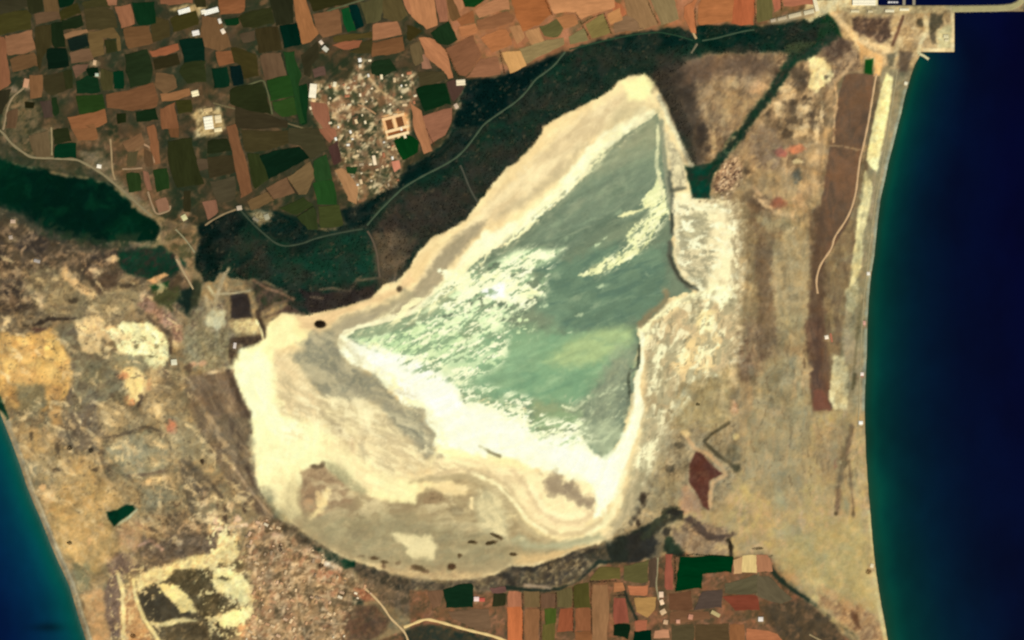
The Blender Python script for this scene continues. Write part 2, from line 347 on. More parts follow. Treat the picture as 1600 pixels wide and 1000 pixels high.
poly((140, 130, 98), T(0, 600, (1100, 820), (1300, 800), (1400, 900), (1200, 980), (1080, 940)), soft=6, rough=5)
poly((6, 50, 30), [(166, 800), (184, 796), (198, 788), (208, 790), (212, 796), (203, 804), (188, 814), (178, 822), (170, 812)], soft=1.6, rough=1.2)
line((170, 165, 125), [(214, 796), (202, 808), (184, 820)], w=3, soft=1.4)
# west of the salt lake
poly((146, 134, 98), [(290, 500), (312, 470), (350, 470), (362, 510), (372, 545), (356, 575), (320, 585), (292, 560), (284, 530)], soft=6, rough=5, mix=[((108, 92, 72), 7, .4), ((176, 156, 118), 6, .35)])
blob((190, 184, 140), 335, 497, 15, 16, mix=[((165, 160, 118), 7, .3)])
line((186, 176, 134), T(320, 400, (80, 420), (90, 330), (30, 240)), w=4, soft=2); line((180, 165, 124), T(320, 400, (100, 300), (150, 160), (180, 110)), w=4, soft=2); line((175, 160, 120), T(320, 400, (60, 300), (240, 290), (350, 270)), w=3, soft=1.6)
poly((86, 70, 52), T(320, 400, (180, 640), (440, 620), (460, 680), (280, 730), (260, 860), (200, 850)), soft=3, rough=2, mix=[((64, 52, 42), 5, .4)])
poly((226, 204, 140), T(320, 400, (190, 520), (390, 490), (450, 600), (380, 610), (240, 600), (190, 560)), soft=3, rough=3, mix=[((186, 158, 110), 5, .35)])
line((70, 56, 42), T(320, 400, (410, 440), (440, 540), (490, 670)), w=7, soft=2.5, rough=2)
line((245, 225, 160), T(320, 400, (400, 500), (440, 580), (465, 680)), w=3, soft=1.4)
poly((126, 108, 80), [(286, 590), (330, 580), (366, 582), (384, 620), (398, 665), (400, 700), (399, 745), (415, 778), (450, 815), (462, 822), (440, 832), (418, 820), (385, 786), (350, 745), (322, 700), (300, 650)], soft=5, rough=4,
     mix=[((98, 82, 64), 7, .38, -62, 3), ((158, 134, 98), 6, .3, -58, 3)])
line((84, 70, 54), T(320, 600, (200, 0), (300, 200), (370, 320), (360, 380)), w=9, soft=4, rough=3)
line((88, 72, 56), T(320, 600, (330, 660), (380, 780), (460, 880)), w=5, soft=2.5, rough=2)
line((170, 145, 110), T(320, 600, (230, 650), (330, 800), (480, 980), (560, 1060)), w=4, soft=2)
line((178, 150, 108), T(320, 600, (20, 240), (90, 330), (110, 420), (170, 480)), w=6, soft=3, rough=3)
line((80, 68, 52), T(320, 600, (0, 740), (60, 800), (130, 880)), w=7, soft=4, rough=3)
poly((82, 70, 54), T(0, 600, (1400, 620), (1480, 600), (1560, 720), (1640, 820), (1620, 920), (1520, 860), (1430, 760)), soft=5, rough=4, mix=[((110, 94, 72), 6, .35)])
# south-west: dunes, hollows, scrub
poly((134, 112, 78), T(0, 800, (1040, 300), (1080, 100), (1200, 0), (1500, 0), (1700, 60), (1760, 300), (1560, 420), (1300, 430), (1150, 480), (1040, 480)), soft=6, rough=6, mix=[((96, 80, 60), 8, .4), ((186, 150, 104), 6, .3)])
poly((190, 150, 105), T(0, 800, (900, 130), (1080, 60), (1180, 60), (1050, 300), (940, 260)), soft=6, rough=4, mix=[((160, 134, 94), 8, .4)])
poly((124, 102, 82), T(0, 800, (830, 380), (900, 320), (1040, 330), (1080, 460), (960, 480), (940, 700), (950, 1000), (870, 1000), (800, 800), (820, 600), (860, 500)), soft=4, rough=5, mix=[((98, 80, 66), 7, .35), ((156, 130, 98), 6, .2)])
poly((206, 160, 105), T(0, 800, (640, 640), (800, 580), (820, 800), (860, 1000), (860, 1200), (740, 1200), (700, 900)), soft=5, rough=4, mix=[((180, 146, 98), 8, .35)])
poly((205, 156, 100), T(0, 800, (940, 740), (1040, 540), (1120, 860), (1200, 1000), (1240, 1200), (960, 1200)), soft=4, rough=4, mix=[((156, 118, 80), 7, .35), ((228, 180, 118), 7, .25)])
poly((92, 80, 56), T(0, 800, (1080, 600), (1300, 460), (1600, 420), (1700, 600), (1800, 700), (1990, 720), (2000, 800), (1920, 920), (1800, 1000), (1900, 1200), (1260, 1200), (1230, 960), (1140, 830), (1080, 680)), soft=4, rough=4, mix=[((74, 66, 48), 8, .4), ((122, 104, 72), 6, .2)])
poly((76, 68, 50), T(0, 800, (1090, 610), (1250, 580), (1320, 700), (1400, 800), (1340, 850), (1180, 830), (1110, 740)), soft=4, rough=3)
poly((80, 70, 46), T(0, 800, (1330, 470), (1560, 460), (1640, 560), (1560, 700), (1500, 680), (1420, 590), (1330, 540)), soft=4, rough=3, mix=[((98, 84, 52), 7, .3)])
CREAM = (248, 226, 152)
poly(CREAM, T(0, 800, (1060, 530), (1170, 450), (1290, 430), (1440, 350), (1600, 330), (1680, 300), (1720, 190), (1860, 200), (1840, 340), (1750, 400), (1580, 440), (1440, 450), (1340, 480), (1260, 540), (1140, 570), (1070, 600)), soft=4, rough=5, rs=8, mix=[((226, 190, 122), 6, .25)])
poly(CREAM, T(0, 800, (1240, 570), (1370, 580), (1500, 690), (1530, 780), (1400, 770), (1330, 680), (1250, 630)), soft=3, rough=4, rs=6)
poly(CREAM, T(320, 800, (60, 460), (240, 460), (330, 560), (400, 680), (300, 700), (180, 640), (70, 600), (170, 540), (120, 490)), soft=3, rough=4, rs=7, mix=[((232, 200, 130), 6, .25)])
poly(CREAM, T(320, 800, (160, 800), (270, 740), (390, 750), (380, 820), (230, 880), (150, 880)), soft=3, rough=4, rs=7)
blob((236, 204, 136), 343, 963, 9, 8)
poly((222, 168, 110), T(320, 800, (240, 880), (400, 820), (430, 930), (320, 1000), (250, 960)), soft=5, rough=4, mix=[((170, 118, 80), 6, .35)])
poly(CREAM, T(0, 800, (1190, 870), (1300, 850), (1440, 820), (1530, 850), (1400, 870), (1260, 900)), soft=3, rough=3, op=.9)
line((246, 218, 146), T(0, 800, (920, 480), (960, 620), (960, 700), (965, 860), (960, 1150)), w=6, soft=2, rough=2)
line((246, 222, 148), T(0, 800, (1040, 530), (1060, 680), (1130, 840), (1240, 1000), (1300, 1100)), w=6, soft=1.8, rough=1.5)
blob((205, 180, 128), 278, 848, 8, 7); line((196, 160, 130), T(0, 800, (1110, 250), (1170, 230), (1240, 270)), w=4, soft=2)
spots((210, 170, 112), T(320, 800, (20, 60), (280, 30), (280, 260), (120, 360), (20, 350)), 7, .4, soft=.2)

# southern village ground
VILL_S = [(384, 838), (398, 812), (416, 806), (440, 822), (470, 845), (500, 860), (535, 884), (556, 900), (566, 912), (590, 930), (562, 940), (546, 962), (546, 1000), (560, 1100), (372, 1100), (380, 1000), (396, 950), (392, 900), (380, 870)]
poly((162, 132, 94), VILL_S, soft=5, rough=5, mix=[((190, 154, 108), 8, .4), ((112, 92, 64), 7, .35), ((156, 112, 80), 10, .2)])
spots((218, 182, 132), VILL_S, 5.4, .24, soft=.26)
spots((80, 68, 48), VILL_S, 6.0, .2, soft=.24, op=.8)
poly((176, 106, 72), T(320, 800, (820, 460), (900, 440), (1060, 470), (1080, 560), (900, 560)), soft=4, rough=3, mix=[((196, 134, 92), 5, .35)])
poly((104, 78, 58), T(320, 800, (1120, 720), (1330, 730), (1450, 840), (1400, 940), (1300, 1000), (1120, 1010), (1080, 900)), soft=4, rough=4, mix=[((128, 98, 68), 7, .35), ((86, 72, 52), 6, .3)])
poly((172, 108, 74), T(320, 800, (1170, 600), (1260, 600), (1350, 690), (1250, 700), (1170, 650)), soft=3, rough=2)
poly((54, 62, 46), T(320, 800, (1150, 660), (1250, 690), (1230, 730), (1150, 730)), soft=3, rough=2)
line((202, 168, 112), T(320, 800, (1180, 530), (1290, 560), (1360, 650)), w=6, soft=3, rough=2)
poly((20, 52, 38), T(320, 800, (1440, 600), (1530, 560), (1600, 640), (1600, 720), (1520, 730)), soft=3, rough=2)
poly((110, 92, 68), [(556, 880), (600, 900), (650, 916), (700, 920), (760, 918), (770, 940), (720, 960), (640, 965), (600, 945), (566, 915)], soft=6, rough=5, mix=[((82, 72, 52), 7, .4), ((150, 120, 88), 5, .25)])
# shoreline scrub south of the lake
poly((84, 72, 54), [(425, 800), (462, 822), (490, 842), (530, 868), (570, 882), (610, 895), (640, 905), (640, 925), (600, 915), (560, 896), (520, 880), (480, 858), (440, 832)], soft=4, rough=5, mix=[((56, 54, 42), 7, .4), ((128, 108, 80), 6, .2)])
poly((32, 50, 36), T(320, 800, (840, 260), (900, 270), (1060, 340), (1080, 440), (1000, 400), (880, 330)), soft=3, rough=3)
poly((5, 48, 30), T(320, 800, (1060, 380), (1120, 350), (1180, 370), (1175, 430), (1080, 450)), soft=2, rough=1.5)
poly((96, 82, 62), [(640, 904), (700, 904), (755, 902), (784, 892), (800, 884), (835, 884), (865, 874), (898, 860), (935, 850), (950, 848), (952, 866), (930, 890), (905, 906), (870, 922), (830, 924), (790, 922), (740, 922), (690, 922), (640, 925)],
     soft=4, rough=4, mix=[((62, 58, 46), 7, .4), ((136, 120, 86), 6, .25)])
for seg in (T(640, 800, (780, 420), (860, 430), (960, 440)), T(640, 800, (700, 480), (780, 500), (800, 570)), T(640, 800, (1000, 420), (1100, 390), (1200, 330), (1290, 310)), T(640, 800, (1330, 350), (1420, 310), (1480, 300))):
    line((52, 48, 40), seg, w=9, soft=4, rough=4)
poly((58, 56, 44), T(640, 800, (1360, 340), (1500, 270), (1640, 260), (1640, 370), (1480, 380), (1440, 420)), soft=4, rough=3, mix=[((90, 78, 58), 6, .25)])
line((36, 46, 36), T(640, 800, (760, 590), (900, 610), (1060, 620), (1200, 590), (1330, 520), (1420, 430), (1480, 390), (1640, 395)), w=6.5, soft=2, rough=1.6)
line((176, 150, 116), T(640, 800, (900, 575), (1000, 580), (1100, 590)), w=5, soft=2, rough=1.5)
poly((40, 44, 36), [(945, 845), (975, 835), (990, 830), (1012, 818), (1030, 810), (1040, 818), (1024, 832), (1016, 848), (1006, 864), (1000, 878), (960, 884), (950, 870)], soft=3, rough=3)
poly((118, 104, 76), T(960, 800, (220, 320), (320, 140), (390, 160), (380, 300), (330, 350)), soft=4, rough=3)
poly((92, 80, 58), T(640, 800, (1000, 430), (1100, 400), (1280, 330), (1440, 400), (1400, 460), (1280, 560), (1100, 590), (1000, 540)), soft=4, rough=3, mix=[((170, 146, 104), 6, .3), ((60, 54, 46), 6, .3)])

# southern farmland under the fields
FARM_S = [(640, 922), (760, 925), (830, 926), (875, 924), (906, 908), (934, 886), (950, 880), (1000, 878), (1040, 868), (1060, 860), (1080, 868), (1144, 872), (1200, 866), (1220, 900), (1260, 940), (1300, 980), (1340, 1010), (1380, 1100), (1380, 1400), (560, 1400), (560, 1010), (640, 985)]
poly((112, 84, 56), FARM_S, soft=3, rough=3, mix=[((140, 92, 62), 14, .35), ((78, 68, 46), 10, .35), ((160, 108, 76), 7, .15)])
poly((58, 56, 42), T(640, 800, (-40, 930), (140, 870), (400, 930), (560, 970), (760, 1040), (760, 1150), (-100, 1150)), soft=4, rough=4, mix=[((36, 50, 42), 7, .35), ((84, 72, 50), 7, .2)])
poly((84, 70, 50), T(960, 800, (1150, 760), (1260, 680), (1460, 690), (1600, 760), (1700, 840), (1800, 1000), (1860, 1200), (1560, 1200), (1300, 960), (1200, 860)), soft=5, rough=4, mix=[((66, 58, 44), 9, .35), ((120, 92, 64), 8, .2)])
line((36, 48, 36), T(960, 800, (1210, 430), (1260, 490), (1340, 570), (1440, 640), (1560, 710), (1600, 740)), w=7, soft=2.5, rough=2); line((44, 50, 38), T(1280, 800, (0, 740), (120, 830), (200, 900), (320, 980), (400, 1050)), w=7, soft=2.5, rough=2)
line((38, 46, 34), T(960, 800, (65, 560), (100, 680), (150, 790), (190, 870)), w=4, soft=1.5, rough=1)

# ---------------------------------------------------------------- east side
poly((122, 100, 72), [(1052, 118), (1075, 98), (1110, 86), (1150, 84), (1205, 82), (1262, 85), (1300, 62), (1318, 80), (1310, 120), (1300, 200), (1290, 300), (1260, 360), (1200, 320), (1150, 320), (1120, 300), (1094, 290), (1086, 240), (1082, 200), (1060, 150)],
     soft=6, rough=6, mix=[((88, 72, 54), 13, .38, 65, 2), ((172, 140, 98), 12, .34, 60, 2), ((200, 164, 116), 7, .16)])
poly((148, 123, 86), [(1228, 112), (1262, 88), (1300, 64), (1318, 82), (1308, 130), (1300, 200), (1290, 280), (1262, 300), (1200, 310), (1130, 290), (1110, 274), (1160, 206), (1200, 158)], soft=8, rough=6, op=.8, mix=[((116, 94, 68), 9, .35, 60, 2), ((196, 162, 114), 9, .3, 50, 2)])
poly((72, 60, 48), [(1050, 118), (1080, 100), (1120, 94), (1110, 130), (1100, 180), (1100, 230), (1092, 262), (1082, 200), (1060, 150)], soft=9, rough=6, op=.75, mix=[((110, 88, 66), 6, .22, 70, 2)])
blob((215, 165, 112), 1184, 136, 12, 18, -20, rough=.5, mix=[((238, 190, 130), 6, .4)]); blob((205, 165, 108), 1162, 165, 12, 22, -20, rough=.5, mix=[((160, 130, 90), 6, .3)]); blob((190, 150, 105), 1142, 124, 9, 7)
blob((212, 180, 124), 1136, 180, 8, 18, -15, rough=.4, op=.8); blob((196, 158, 112), 1112, 222, 9, 14, -30, op=.7)
poly((246, 222, 152), T(960, 0, (1530, 450), (1620, 460), (1670, 560), (1640, 640), (1600, 700), (1540, 640)), soft=4, rough=4, mix=[((222, 188, 124), 6, .3)])
for q in ((1232, 146, 12, 9), (1250, 176, 12, 10), (1210, 164, 8, 7), (1226, 188, 9, 6), (1262, 190, 10, 9), (1242, 210, 8, 10)):
    blob((205, 170, 118), *q, rough=.5, mix=[((160, 128, 90), 5, .3)])
spots((70, 58, 44), T(960, 0, (1260, 560), (1620, 440), (1640, 1000), (1300, 1000), (1180, 860)), 8, .24, soft=.35, op=.7, ang=60, st=1.6)
line((30, 54, 38), [(1300, 58), (1262, 84), (1240, 92), (1228, 108), (1214, 132), (1198, 152), (1178, 176), (1160, 202), (1146, 222), (1128, 244), (1112, 266), (1100, 285)], w=15, soft=3.5, rough=4, mix=[((18, 50, 34), 9, .4), ((58, 56, 42), 7, .2)])
poly((18, 54, 38), T(960, 200, (540, 310), (600, 300), (700, 280), (800, 260), (760, 400), (740, 500), (700, 560), (630, 540), (590, 440)), soft=2.5, rough=2.5, mix=[((8, 62, 48), 8, .35), ((40, 46, 36), 8, .2)])
poly((176, 138, 100), T(960, 200, (780, 400), (830, 280), (960, 220), (1000, 380), (900, 460), (800, 500)), soft=4, rough=4, mix=[((120, 92, 66), 5, .4), ((225, 190, 140), 5, .25)])
blob((216, 178, 124), 1176, 142, 20, 30, -25, rough=.6, op=.75, mix=[((186, 146, 100), 7, .35, 60, 2)]); blob((196, 160, 112), 1150, 186, 16, 34, -25, rough=.7, op=.6, mix=[((140, 114, 82), 7, .35, 60, 2)])
blob((206, 172, 122), 1196, 118, 12, 12, rough=.6, op=.7); blob((150, 124, 90), 1106, 150, 22, 34, -15, rough=.7, op=.45); blob((206, 176, 124), 1140, 228, 9, 20, -35, rough=.6, op=.6)
for q_ in ((1228, 150, 15, 10, 10), (1252, 172, 14, 11, -10), (1240, 202, 12, 12, 0), (1266, 150, 8, 20, 0), (1275, 200, 7, 24, 0), (1216, 176, 9, 8, 0), (1262, 226, 9, 9, 0), (1182, 262, 8, 7, 0), (1172, 282, 8, 9, 0)):
    blob((222, 190, 136), *q_, rough=.7, op=.75, mix=[((176, 144, 102), 5, .35)])
for q_ in ((1240, 160, 8, 6), (1233, 190, 9, 6), (1258, 132, 5, 14), (1252, 196, 6, 8), (1218, 200, 8, 8), (1268, 180, 6, 7), (1192, 246, 8, 8), (1166, 268, 6, 10), (1096, 205, 8, 14)):
    blob((74, 62, 48), *q_, rough=.7, op=.7)
# long north-south bands
poly((166, 138, 96), [(1140, 300), (1190, 260), (1270, 280), (1300, 300), (1280, 420), (1262, 520), (1262, 660), (1240, 820), (1150, 700), (1146, 560), (1156, 440), (1154, 350)], soft=6, rough=5, mix=[((146, 124, 88), 9, .4, 86, 4), ((188, 158, 108), 8, .3, 88, 4)])
poly((126, 106, 76), T(960, 200, (930, 580), (1080, 480), (1180, 560), (1240, 640), (1350, 680), (1340, 760), (1260, 1000), (1250, 1400), (1240, 1700), (1130, 2000), (960, 1950), (950, 1500), (1000, 1100), (970, 800)), soft=6, rough=6, mix=[((104, 82, 60), 9, .42, 85, 3), ((152, 126, 90), 7, .25, 80, 3)])
poly((108, 84, 60), T(960, 400, (1120, 40), (1220, 60), (1240, 420), (1270, 680), (1240, 800), (1080, 780), (1140, 500), (1130, 250)), soft=5, rough=5, op=.8, mix=[((136, 112, 80), 7, .3, 85, 3)])
poly((160, 141, 101), T(960, 400, (1240, -40), (1340, -150), (1500, -100), (1540, 50), (1520, 300), (1490, 600), (1400, 700), (1280, 640), (1250, 400)), soft=6, rough=5, mix=[((146, 135, 97), 12, .35, 88, 3), ((178, 152, 108), 10, .28, 88, 3)])
poly((152, 128, 98), T(960, 200, (1060, 0), (1260, 0), (1300, 100), (1320, 240), (1240, 340), (1100, 300), (1050, 200)), soft=6, rough=5, mix=[((118, 96, 70), 8, .35), ((186, 156, 110), 7, .25)])
blob((205, 122, 80), 1244, 234, 15, 8, 10, mix=[((172, 96, 66), 6, .35)]); blob((150, 88, 68), 1223, 240, 9, 7); blob((220, 195, 130), 1246, 252, 8, 5)
blob((150, 92, 66), 1215, 317, 14, 10, mix=[((120, 84, 62), 5, .3)]); line((206, 168, 118), T(960, 200, (1090, 470), (1180, 560), (1240, 640), (1360, 680), (1420, 640), (1400, 560)), w=5, soft=2.5, rough=2)
poly((118, 110, 88), T(960, 200, (1390, 360), (1450, 310), (1490, 320), (1480, 460), (1400, 440)), soft=4, rough=3, mix=[((82, 78, 60), 5, .3)])
poly((150, 138, 98), T(960, 200, (1080, 640), (1300, 700), (1440, 760), (1380, 800), (1300, 760), (1160, 720)), soft=5, rough=4, op=.7); blob((228, 205, 150), 1236, 358, 9, 5, 20)
poly((196, 160, 108), T(960, 200, (1440, 260), (1640, 0), (1680, 0), (1640, 300), (1560, 520), (1460, 600), (1420, 560)), soft=5, rough=4, mix=[((160, 132, 94), 7, .35, 85, 3)])
# scrub heath along the eastern plain
PLAIN = [(1318, 117), (1340, 114), (1366, 116), (1361, 160), (1353, 210), (1344, 262), (1338, 310), (1326, 350), (1308, 378), (1290, 405), (1278, 440), (1284, 480), (1296, 540), (1300, 600), (1302, 640), (1272, 640), (1264, 600), (1262, 520), (1270, 430), (1278, 350), (1290, 270), (1300, 210), (1308, 160)]
poly((112, 86, 63), PLAIN, soft=2, rough=2, mix=[((124, 92, 66), 18, .35, 85, 2.5), ((96, 78, 60), 12, .3, 85, 2.5)])
poly((128, 108, 76), [(1345, 262), (1352, 300), (1346, 350), (1334, 400), (1324, 450), (1318, 500), (1312, 560), (1300, 600), (1292, 540), (1282, 470), (1282, 430), (1304, 392), (1328, 350), (1340, 312)], soft=5, rough=5, mix=[((112, 92, 68), 9, .4, 84, 3), ((150, 130, 90), 8, .25, 84, 3)])
poly((92, 68, 50), T(960, 400, (1530, 320), (1620, 300), (1640, 600), (1620, 1000), (1600, 1180), (1530, 1150), (1550, 800), (1480, 740), (1500, 520)), soft=4, rough=4, op=.8, mix=[((118, 92, 66), 7, .3, 85, 3)])
poly((106, 76, 56), T(960, 600, (1540, 0), (1640, -40), (1700, 60), (1690, 190), (1560, 190)), soft=3, rough=3, op=.8, mix=[((96, 70, 54), 6, .35, 85, 2)])
# shore lagoon flats, salt strip and coastal strip
poly((158, 142, 104), [(1380, 100), (1424, 110), (1414, 150), (1402, 200), (1388, 255), (1376, 310), (1368, 370), (1360, 430), (1356, 490), (1354, 560), (1351, 640), (1353, 700), (1330, 700), (1316, 640), (1312, 560), (1322, 480), (1334, 400), (1346, 330), (1352, 262), (1362, 180), (1370, 130)],
     soft=3, rough=3, mix=[((136, 128, 94), 10, .4, 82, 4), ((172, 152, 114), 7, .25, 82, 4)])
line((112, 94, 68), [(1372, 124), (1366, 170), (1360, 215), (1352, 262)], w=8, soft=3, rough=2)
poly((255, 240, 168), [(1387, 106), (1397, 107), (1394, 140), (1388, 180), (1380, 220), (1374, 250), (1370, 270), (1360, 260), (1354, 250), (1358, 222), (1365, 190), (1374, 150)], soft=1.8, rough=1.2, mix=[((246, 226, 150), 10, .3)])
poly((216, 202, 142), [(1351, 262), (1360, 284), (1364, 292), (1360, 315), (1354, 345), (1350, 380), (1348, 405), (1342, 430), (1334, 455), (1328, 452), (1330, 420), (1336, 385), (1339, 345), (1345, 310), (1348, 285)], soft=2.5, rough=3, mix=[((172, 160, 116), 6, .4, 82, 4), ((244, 226, 160), 5, .28, 82, 4)])
line((238, 220, 154), [(1346, 322), (1341, 350), (1339, 375), (1336, 395)], w=4, soft=2, rough=1.5); line((240, 222, 156), [(1334, 408), (1336, 425), (1332, 440), (1330, 455)], w=5, soft=2, rough=2)
poly((168, 160, 118), [(1322, 452), (1340, 440), (1342, 470), (1334, 490), (1322, 486)], soft=3, rough=3, mix=[((196, 184, 138), 5, .3)])
poly((196, 180, 128), T(1280, 400, (100, 860), (120, 780), (190, 800), (180, 940), (190, 1100), (200, 1180), (110, 1190), (90, 1080)), soft=3, rough=3, mix=[((222, 202, 142), 6, .3, 85, 2)])
line((244, 228, 168), T(1280, 600, (90, 60), (105, 130), (125, 190)), w=5, soft=2, rough=1.5)
line((106, 98, 68), [(1348, 470), (1342, 500), (1338, 540), (1334, 580)], w=4, soft=2.5, rough=2, op=.7)
line((98, 90, 62), [(1336, 585), (1332, 608)], w=6, soft=2.5, rough=2)
# the tapering southern plain
poly((184, 158, 106), [(1240, 700), (1266, 650), (1310, 640), (1350, 650), (1355, 740), (1362, 840), (1372, 920), (1388, 1000), (1400, 1050), (1380, 1060), (1340, 1000), (1290, 960), (1250, 920), (1200, 864), (1140, 868), (1060, 850), (1030, 810), (1060, 780), (1120, 800), (1150, 740)],
     soft=6, rough=5, mix=[((196, 172, 108), 16, .35), ((168, 148, 104), 12, .35), ((200, 166, 118), 8, .2, 80, 2)])
poly((172, 152, 106), T(960, 600, (1050, 250), (1250, 160), (1400, 100), (1540, 200), (1520, 600), (1400, 1000), (1150, 900), (1060, 650)), soft=8, rough=6, mix=[((150, 136, 100), 12, .35, 85, 2), ((188, 160, 112), 9, .3, 85, 2)])
line((140, 112, 82), [(1332, 668), (1324, 700), (1318, 730), (1310, 760), (1308, 800)], w=7, soft=3, rough=3, mix=[((100, 84, 62), 5, .4)])
line((118, 98, 70), [(1326, 720), (1330, 760), (1334, 800)], w=4, soft=2.5, rough=2)
blob((158, 150, 112), 1322, 790, 8, 20); blob((98, 82, 56), 1306, 803, 4, 4); blob((104, 88, 60), 1333, 803, 4, 6)
poly((170, 136, 94), T(1280, 800, (0, 560), (200, 640), (300, 720), (480, 860), (520, 1000), (600, 1200), (400, 1150), (300, 980), (200, 880), (0, 700)), soft=5, rough=5, mix=[((140, 106, 74), 7, .35), ((205, 165, 112), 6, .25)])
poly((98, 70, 46), T(1280, 800, (240, 800), (290, 790), (330, 920), (310, 920)), soft=3, rough=2); blob((130, 98, 58), 1357, 893, 7, 6)
line((206, 186, 128), [(1358, 800), (1361, 830), (1364, 870), (1366, 900), (1371, 935), (1377, 965), (1384, 1000)], w=6, soft=2, rough=1)
# ground south-east of the lake
poly((170, 152, 112), [(1000, 778), (1012, 752), (1020, 735), (1040, 690), (1050, 640), (1058, 610), (1100, 596), (1150, 560), (1160, 650), (1150, 740), (1120, 800), (1060, 790), (1040, 820), (1010, 815), (985, 830), (960, 838), (975, 815)], soft=6, rough=5, mix=[((134, 118, 86), 11, .36, 75, 2), ((186, 162, 118), 9, .3, 75, 2), ((112, 98, 72), 6, .12)])
poly((162, 152, 114), T(960, 600, (60, 560), (200, 380), (420, 400), (380, 640), (250, 780), (80, 800)), soft=7, rough=6, op=.8, mix=[((176, 160, 118), 8, .35)])
poly((94, 56, 44), T(960, 600, (640, 520), (680, 540), (840, 705), (740, 760), (735, 980), (690, 960), (640, 860), (580, 760), (590, 620)), soft=2.5, rough=2, mix=[((84, 50, 38), 10, .3), ((108, 72, 54), 8, .25)])
line((205, 168, 118), T(960, 600, (560, 400), (620, 500), (720, 540), (840, 650), (870, 710), (770, 770), (750, 860), (750, 960)), w=6, soft=2.5, rough=1.5)
blob((240, 206, 140), 1071, 676, 10, 8, -20); blob((240, 214, 142), 1150, 682, 8, 6); blob((232, 182, 130), 1146, 636, 9, 17, rough=.4, mix=[((206, 150, 104), 5, .3)]); blob((220, 176, 124), 1178, 650, 9, 9, rough=.5); blob((222, 190, 140), 1023, 702, 6, 7); blob((196, 150, 108), 1070, 790, 12, 18, rough=.4)
line((84, 76, 54), T(960, 600, (890, 300), (840, 340), (760, 390), (700, 450), (760, 510), (840, 580), (930, 640)), w=6, soft=2, rough=1.5)
blob((104, 98, 76), 1146, 708, 15, 17, rough=.3, mix=[((84, 78, 60), 6, .35)]); blob((68, 66, 48), 1151, 731, 9, 8)
line((104, 88, 66), T(960, 600, (420, 350), (380, 460), (350, 620), (310, 740)), w=5, soft=2.5, rough=2)
for q in ((1048, 733, 9, 8), (1061, 696, 9, 7), (1090, 632, 5, 4), (1104, 656, 8, 5), (1046, 798, 12, 5)):
    blob((84, 76, 58), *q, rough=.5, op=.85)
line((48, 42, 34), T(960, 600, (260, 800), (240, 870), (190, 920), (180, 990), (120, 1080)), w=8, soft=3, rough=3)
line((58, 56, 42), T(960, 800, (520, 30), (420, 60), (340, 110), (280, 170), (220, 230)), w=10, soft=4, rough=4)
poly((150, 124, 92), T(960, 800, (520, 100), (700, 80), (880, 120), (900, 220), (860, 330), (640, 330), (540, 260)), soft=5, rough=5, mix=[((112, 94, 72), 7, .35), ((190, 156, 112), 6, .25)])
line((74, 62, 52), T(960, 800, (600, 70), (660, 140), (760, 200), (900, 190)), w=9, soft=4, rough=4)
poly((36, 44, 34), T(960, 800, (400, 200), (500, 200), (560, 320), (520, 350), (420, 330), (380, 280)), soft=3, rough=3)
line((50, 46, 34), T(960, 800, (890, 220), (910, 270), (910, 340)), w=7, soft=2, rough=1.5)

# north-east: port apron, made ground by the sea
poly((196, 164, 112), [(1304, 18), (1312, 12), (1490, 14), (1490, 80), (1442, 80), (1436, 90), (1424, 108), (1388, 108), (1350, 100), (1330, 92), (1320, 70), (1310, 40)], soft=3, rough=2, mix=[((164, 136, 96), 7, .35), ((222, 194, 140), 6, .25)])
poly((98, 76, 58), T(1280, 0, (260, 140), (440, 130), (560, 140), (540, 220), (580, 280), (480, 350), (420, 300), (320, 280), (270, 230)), soft=4, rough=4, mix=[((150, 120, 88), 6, .3), ((78, 62, 50), 6, .3)])
poly((80, 74, 56), T(1280, 0, (870, 100), (970, 110), (970, 200), (900, 260), (920, 340), (890, 340), (850, 240)), soft=3, rough=3, mix=[((120, 104, 76), 5, .25)]); blob((84, 74, 54), 1438, 35, 8, 9, rough=.4)
poly((190, 178, 128), T(1280, 0, (920, 230), (1050, 180), (1050, 390), (930, 380)), soft=4, rough=3, mix=[((210, 196, 142), 6, .3)])
line((232, 208, 152), [(1488, 16), (1489, 50), (1488, 78), (1444, 78)], w=5, soft=1.6); line((228, 206, 150), T(1280, 0, (830, 140), (840, 240), (800, 320), (780, 400)), w=7, soft=3, rough=2)
line((110, 78, 56), T(1280, 0, (655, 130), (620, 230), (575, 350)), w=5, soft=2); line((210, 184, 132), T(1280, 0, (640, 300), (600, 400), (570, 520)), w=9, soft=3, rough=1.5)
line((236, 200, 140), T(1280, 0, (100, 100), (220, 230), (300, 330), (480, 370), (540, 380)), w=9, soft=3, rough=2)
poly((86, 70, 56), T(1280, 0, (0, 380), (150, 280), (270, 330), (270, 440), (180, 500), (60, 480)), soft=5, rough=4, mix=[((118, 100, 78), 6, .35)])
poly((150, 122, 88), T(1280, 0, (100, 480), (280, 380), (340, 420), (340, 560), (200, 580), (110, 640)), soft=4, rough=3, mix=[((100, 82, 62), 6, .35), ((188, 154, 110), 5, .25)])
poly((232, 180, 112), T(1280, 0, (300, 330), (380, 380), (500, 450), (480, 590), (430, 590), (430, 450), (350, 440), (330, 500)), soft=3, rough=2)
poly((18, 72, 24), T(1280, 0, (360, 465), (425, 455), (415, 580), (350, 575)), soft=1.5, rough=1)
poly((112, 94, 72), T(1280, 0, (630, 400), (730, 410), (690, 560), (620, 560)), soft=3, rough=2); line((150, 136, 100), T(1280, 0, (530, 540), (620, 620), (580, 760), (560, 1000)), w=9, soft=3, rough=2)
poly((110, 100, 74), [(1386, 85), (1400, 82), (1396, 104), (1388, 104)], soft=3, rough=2)
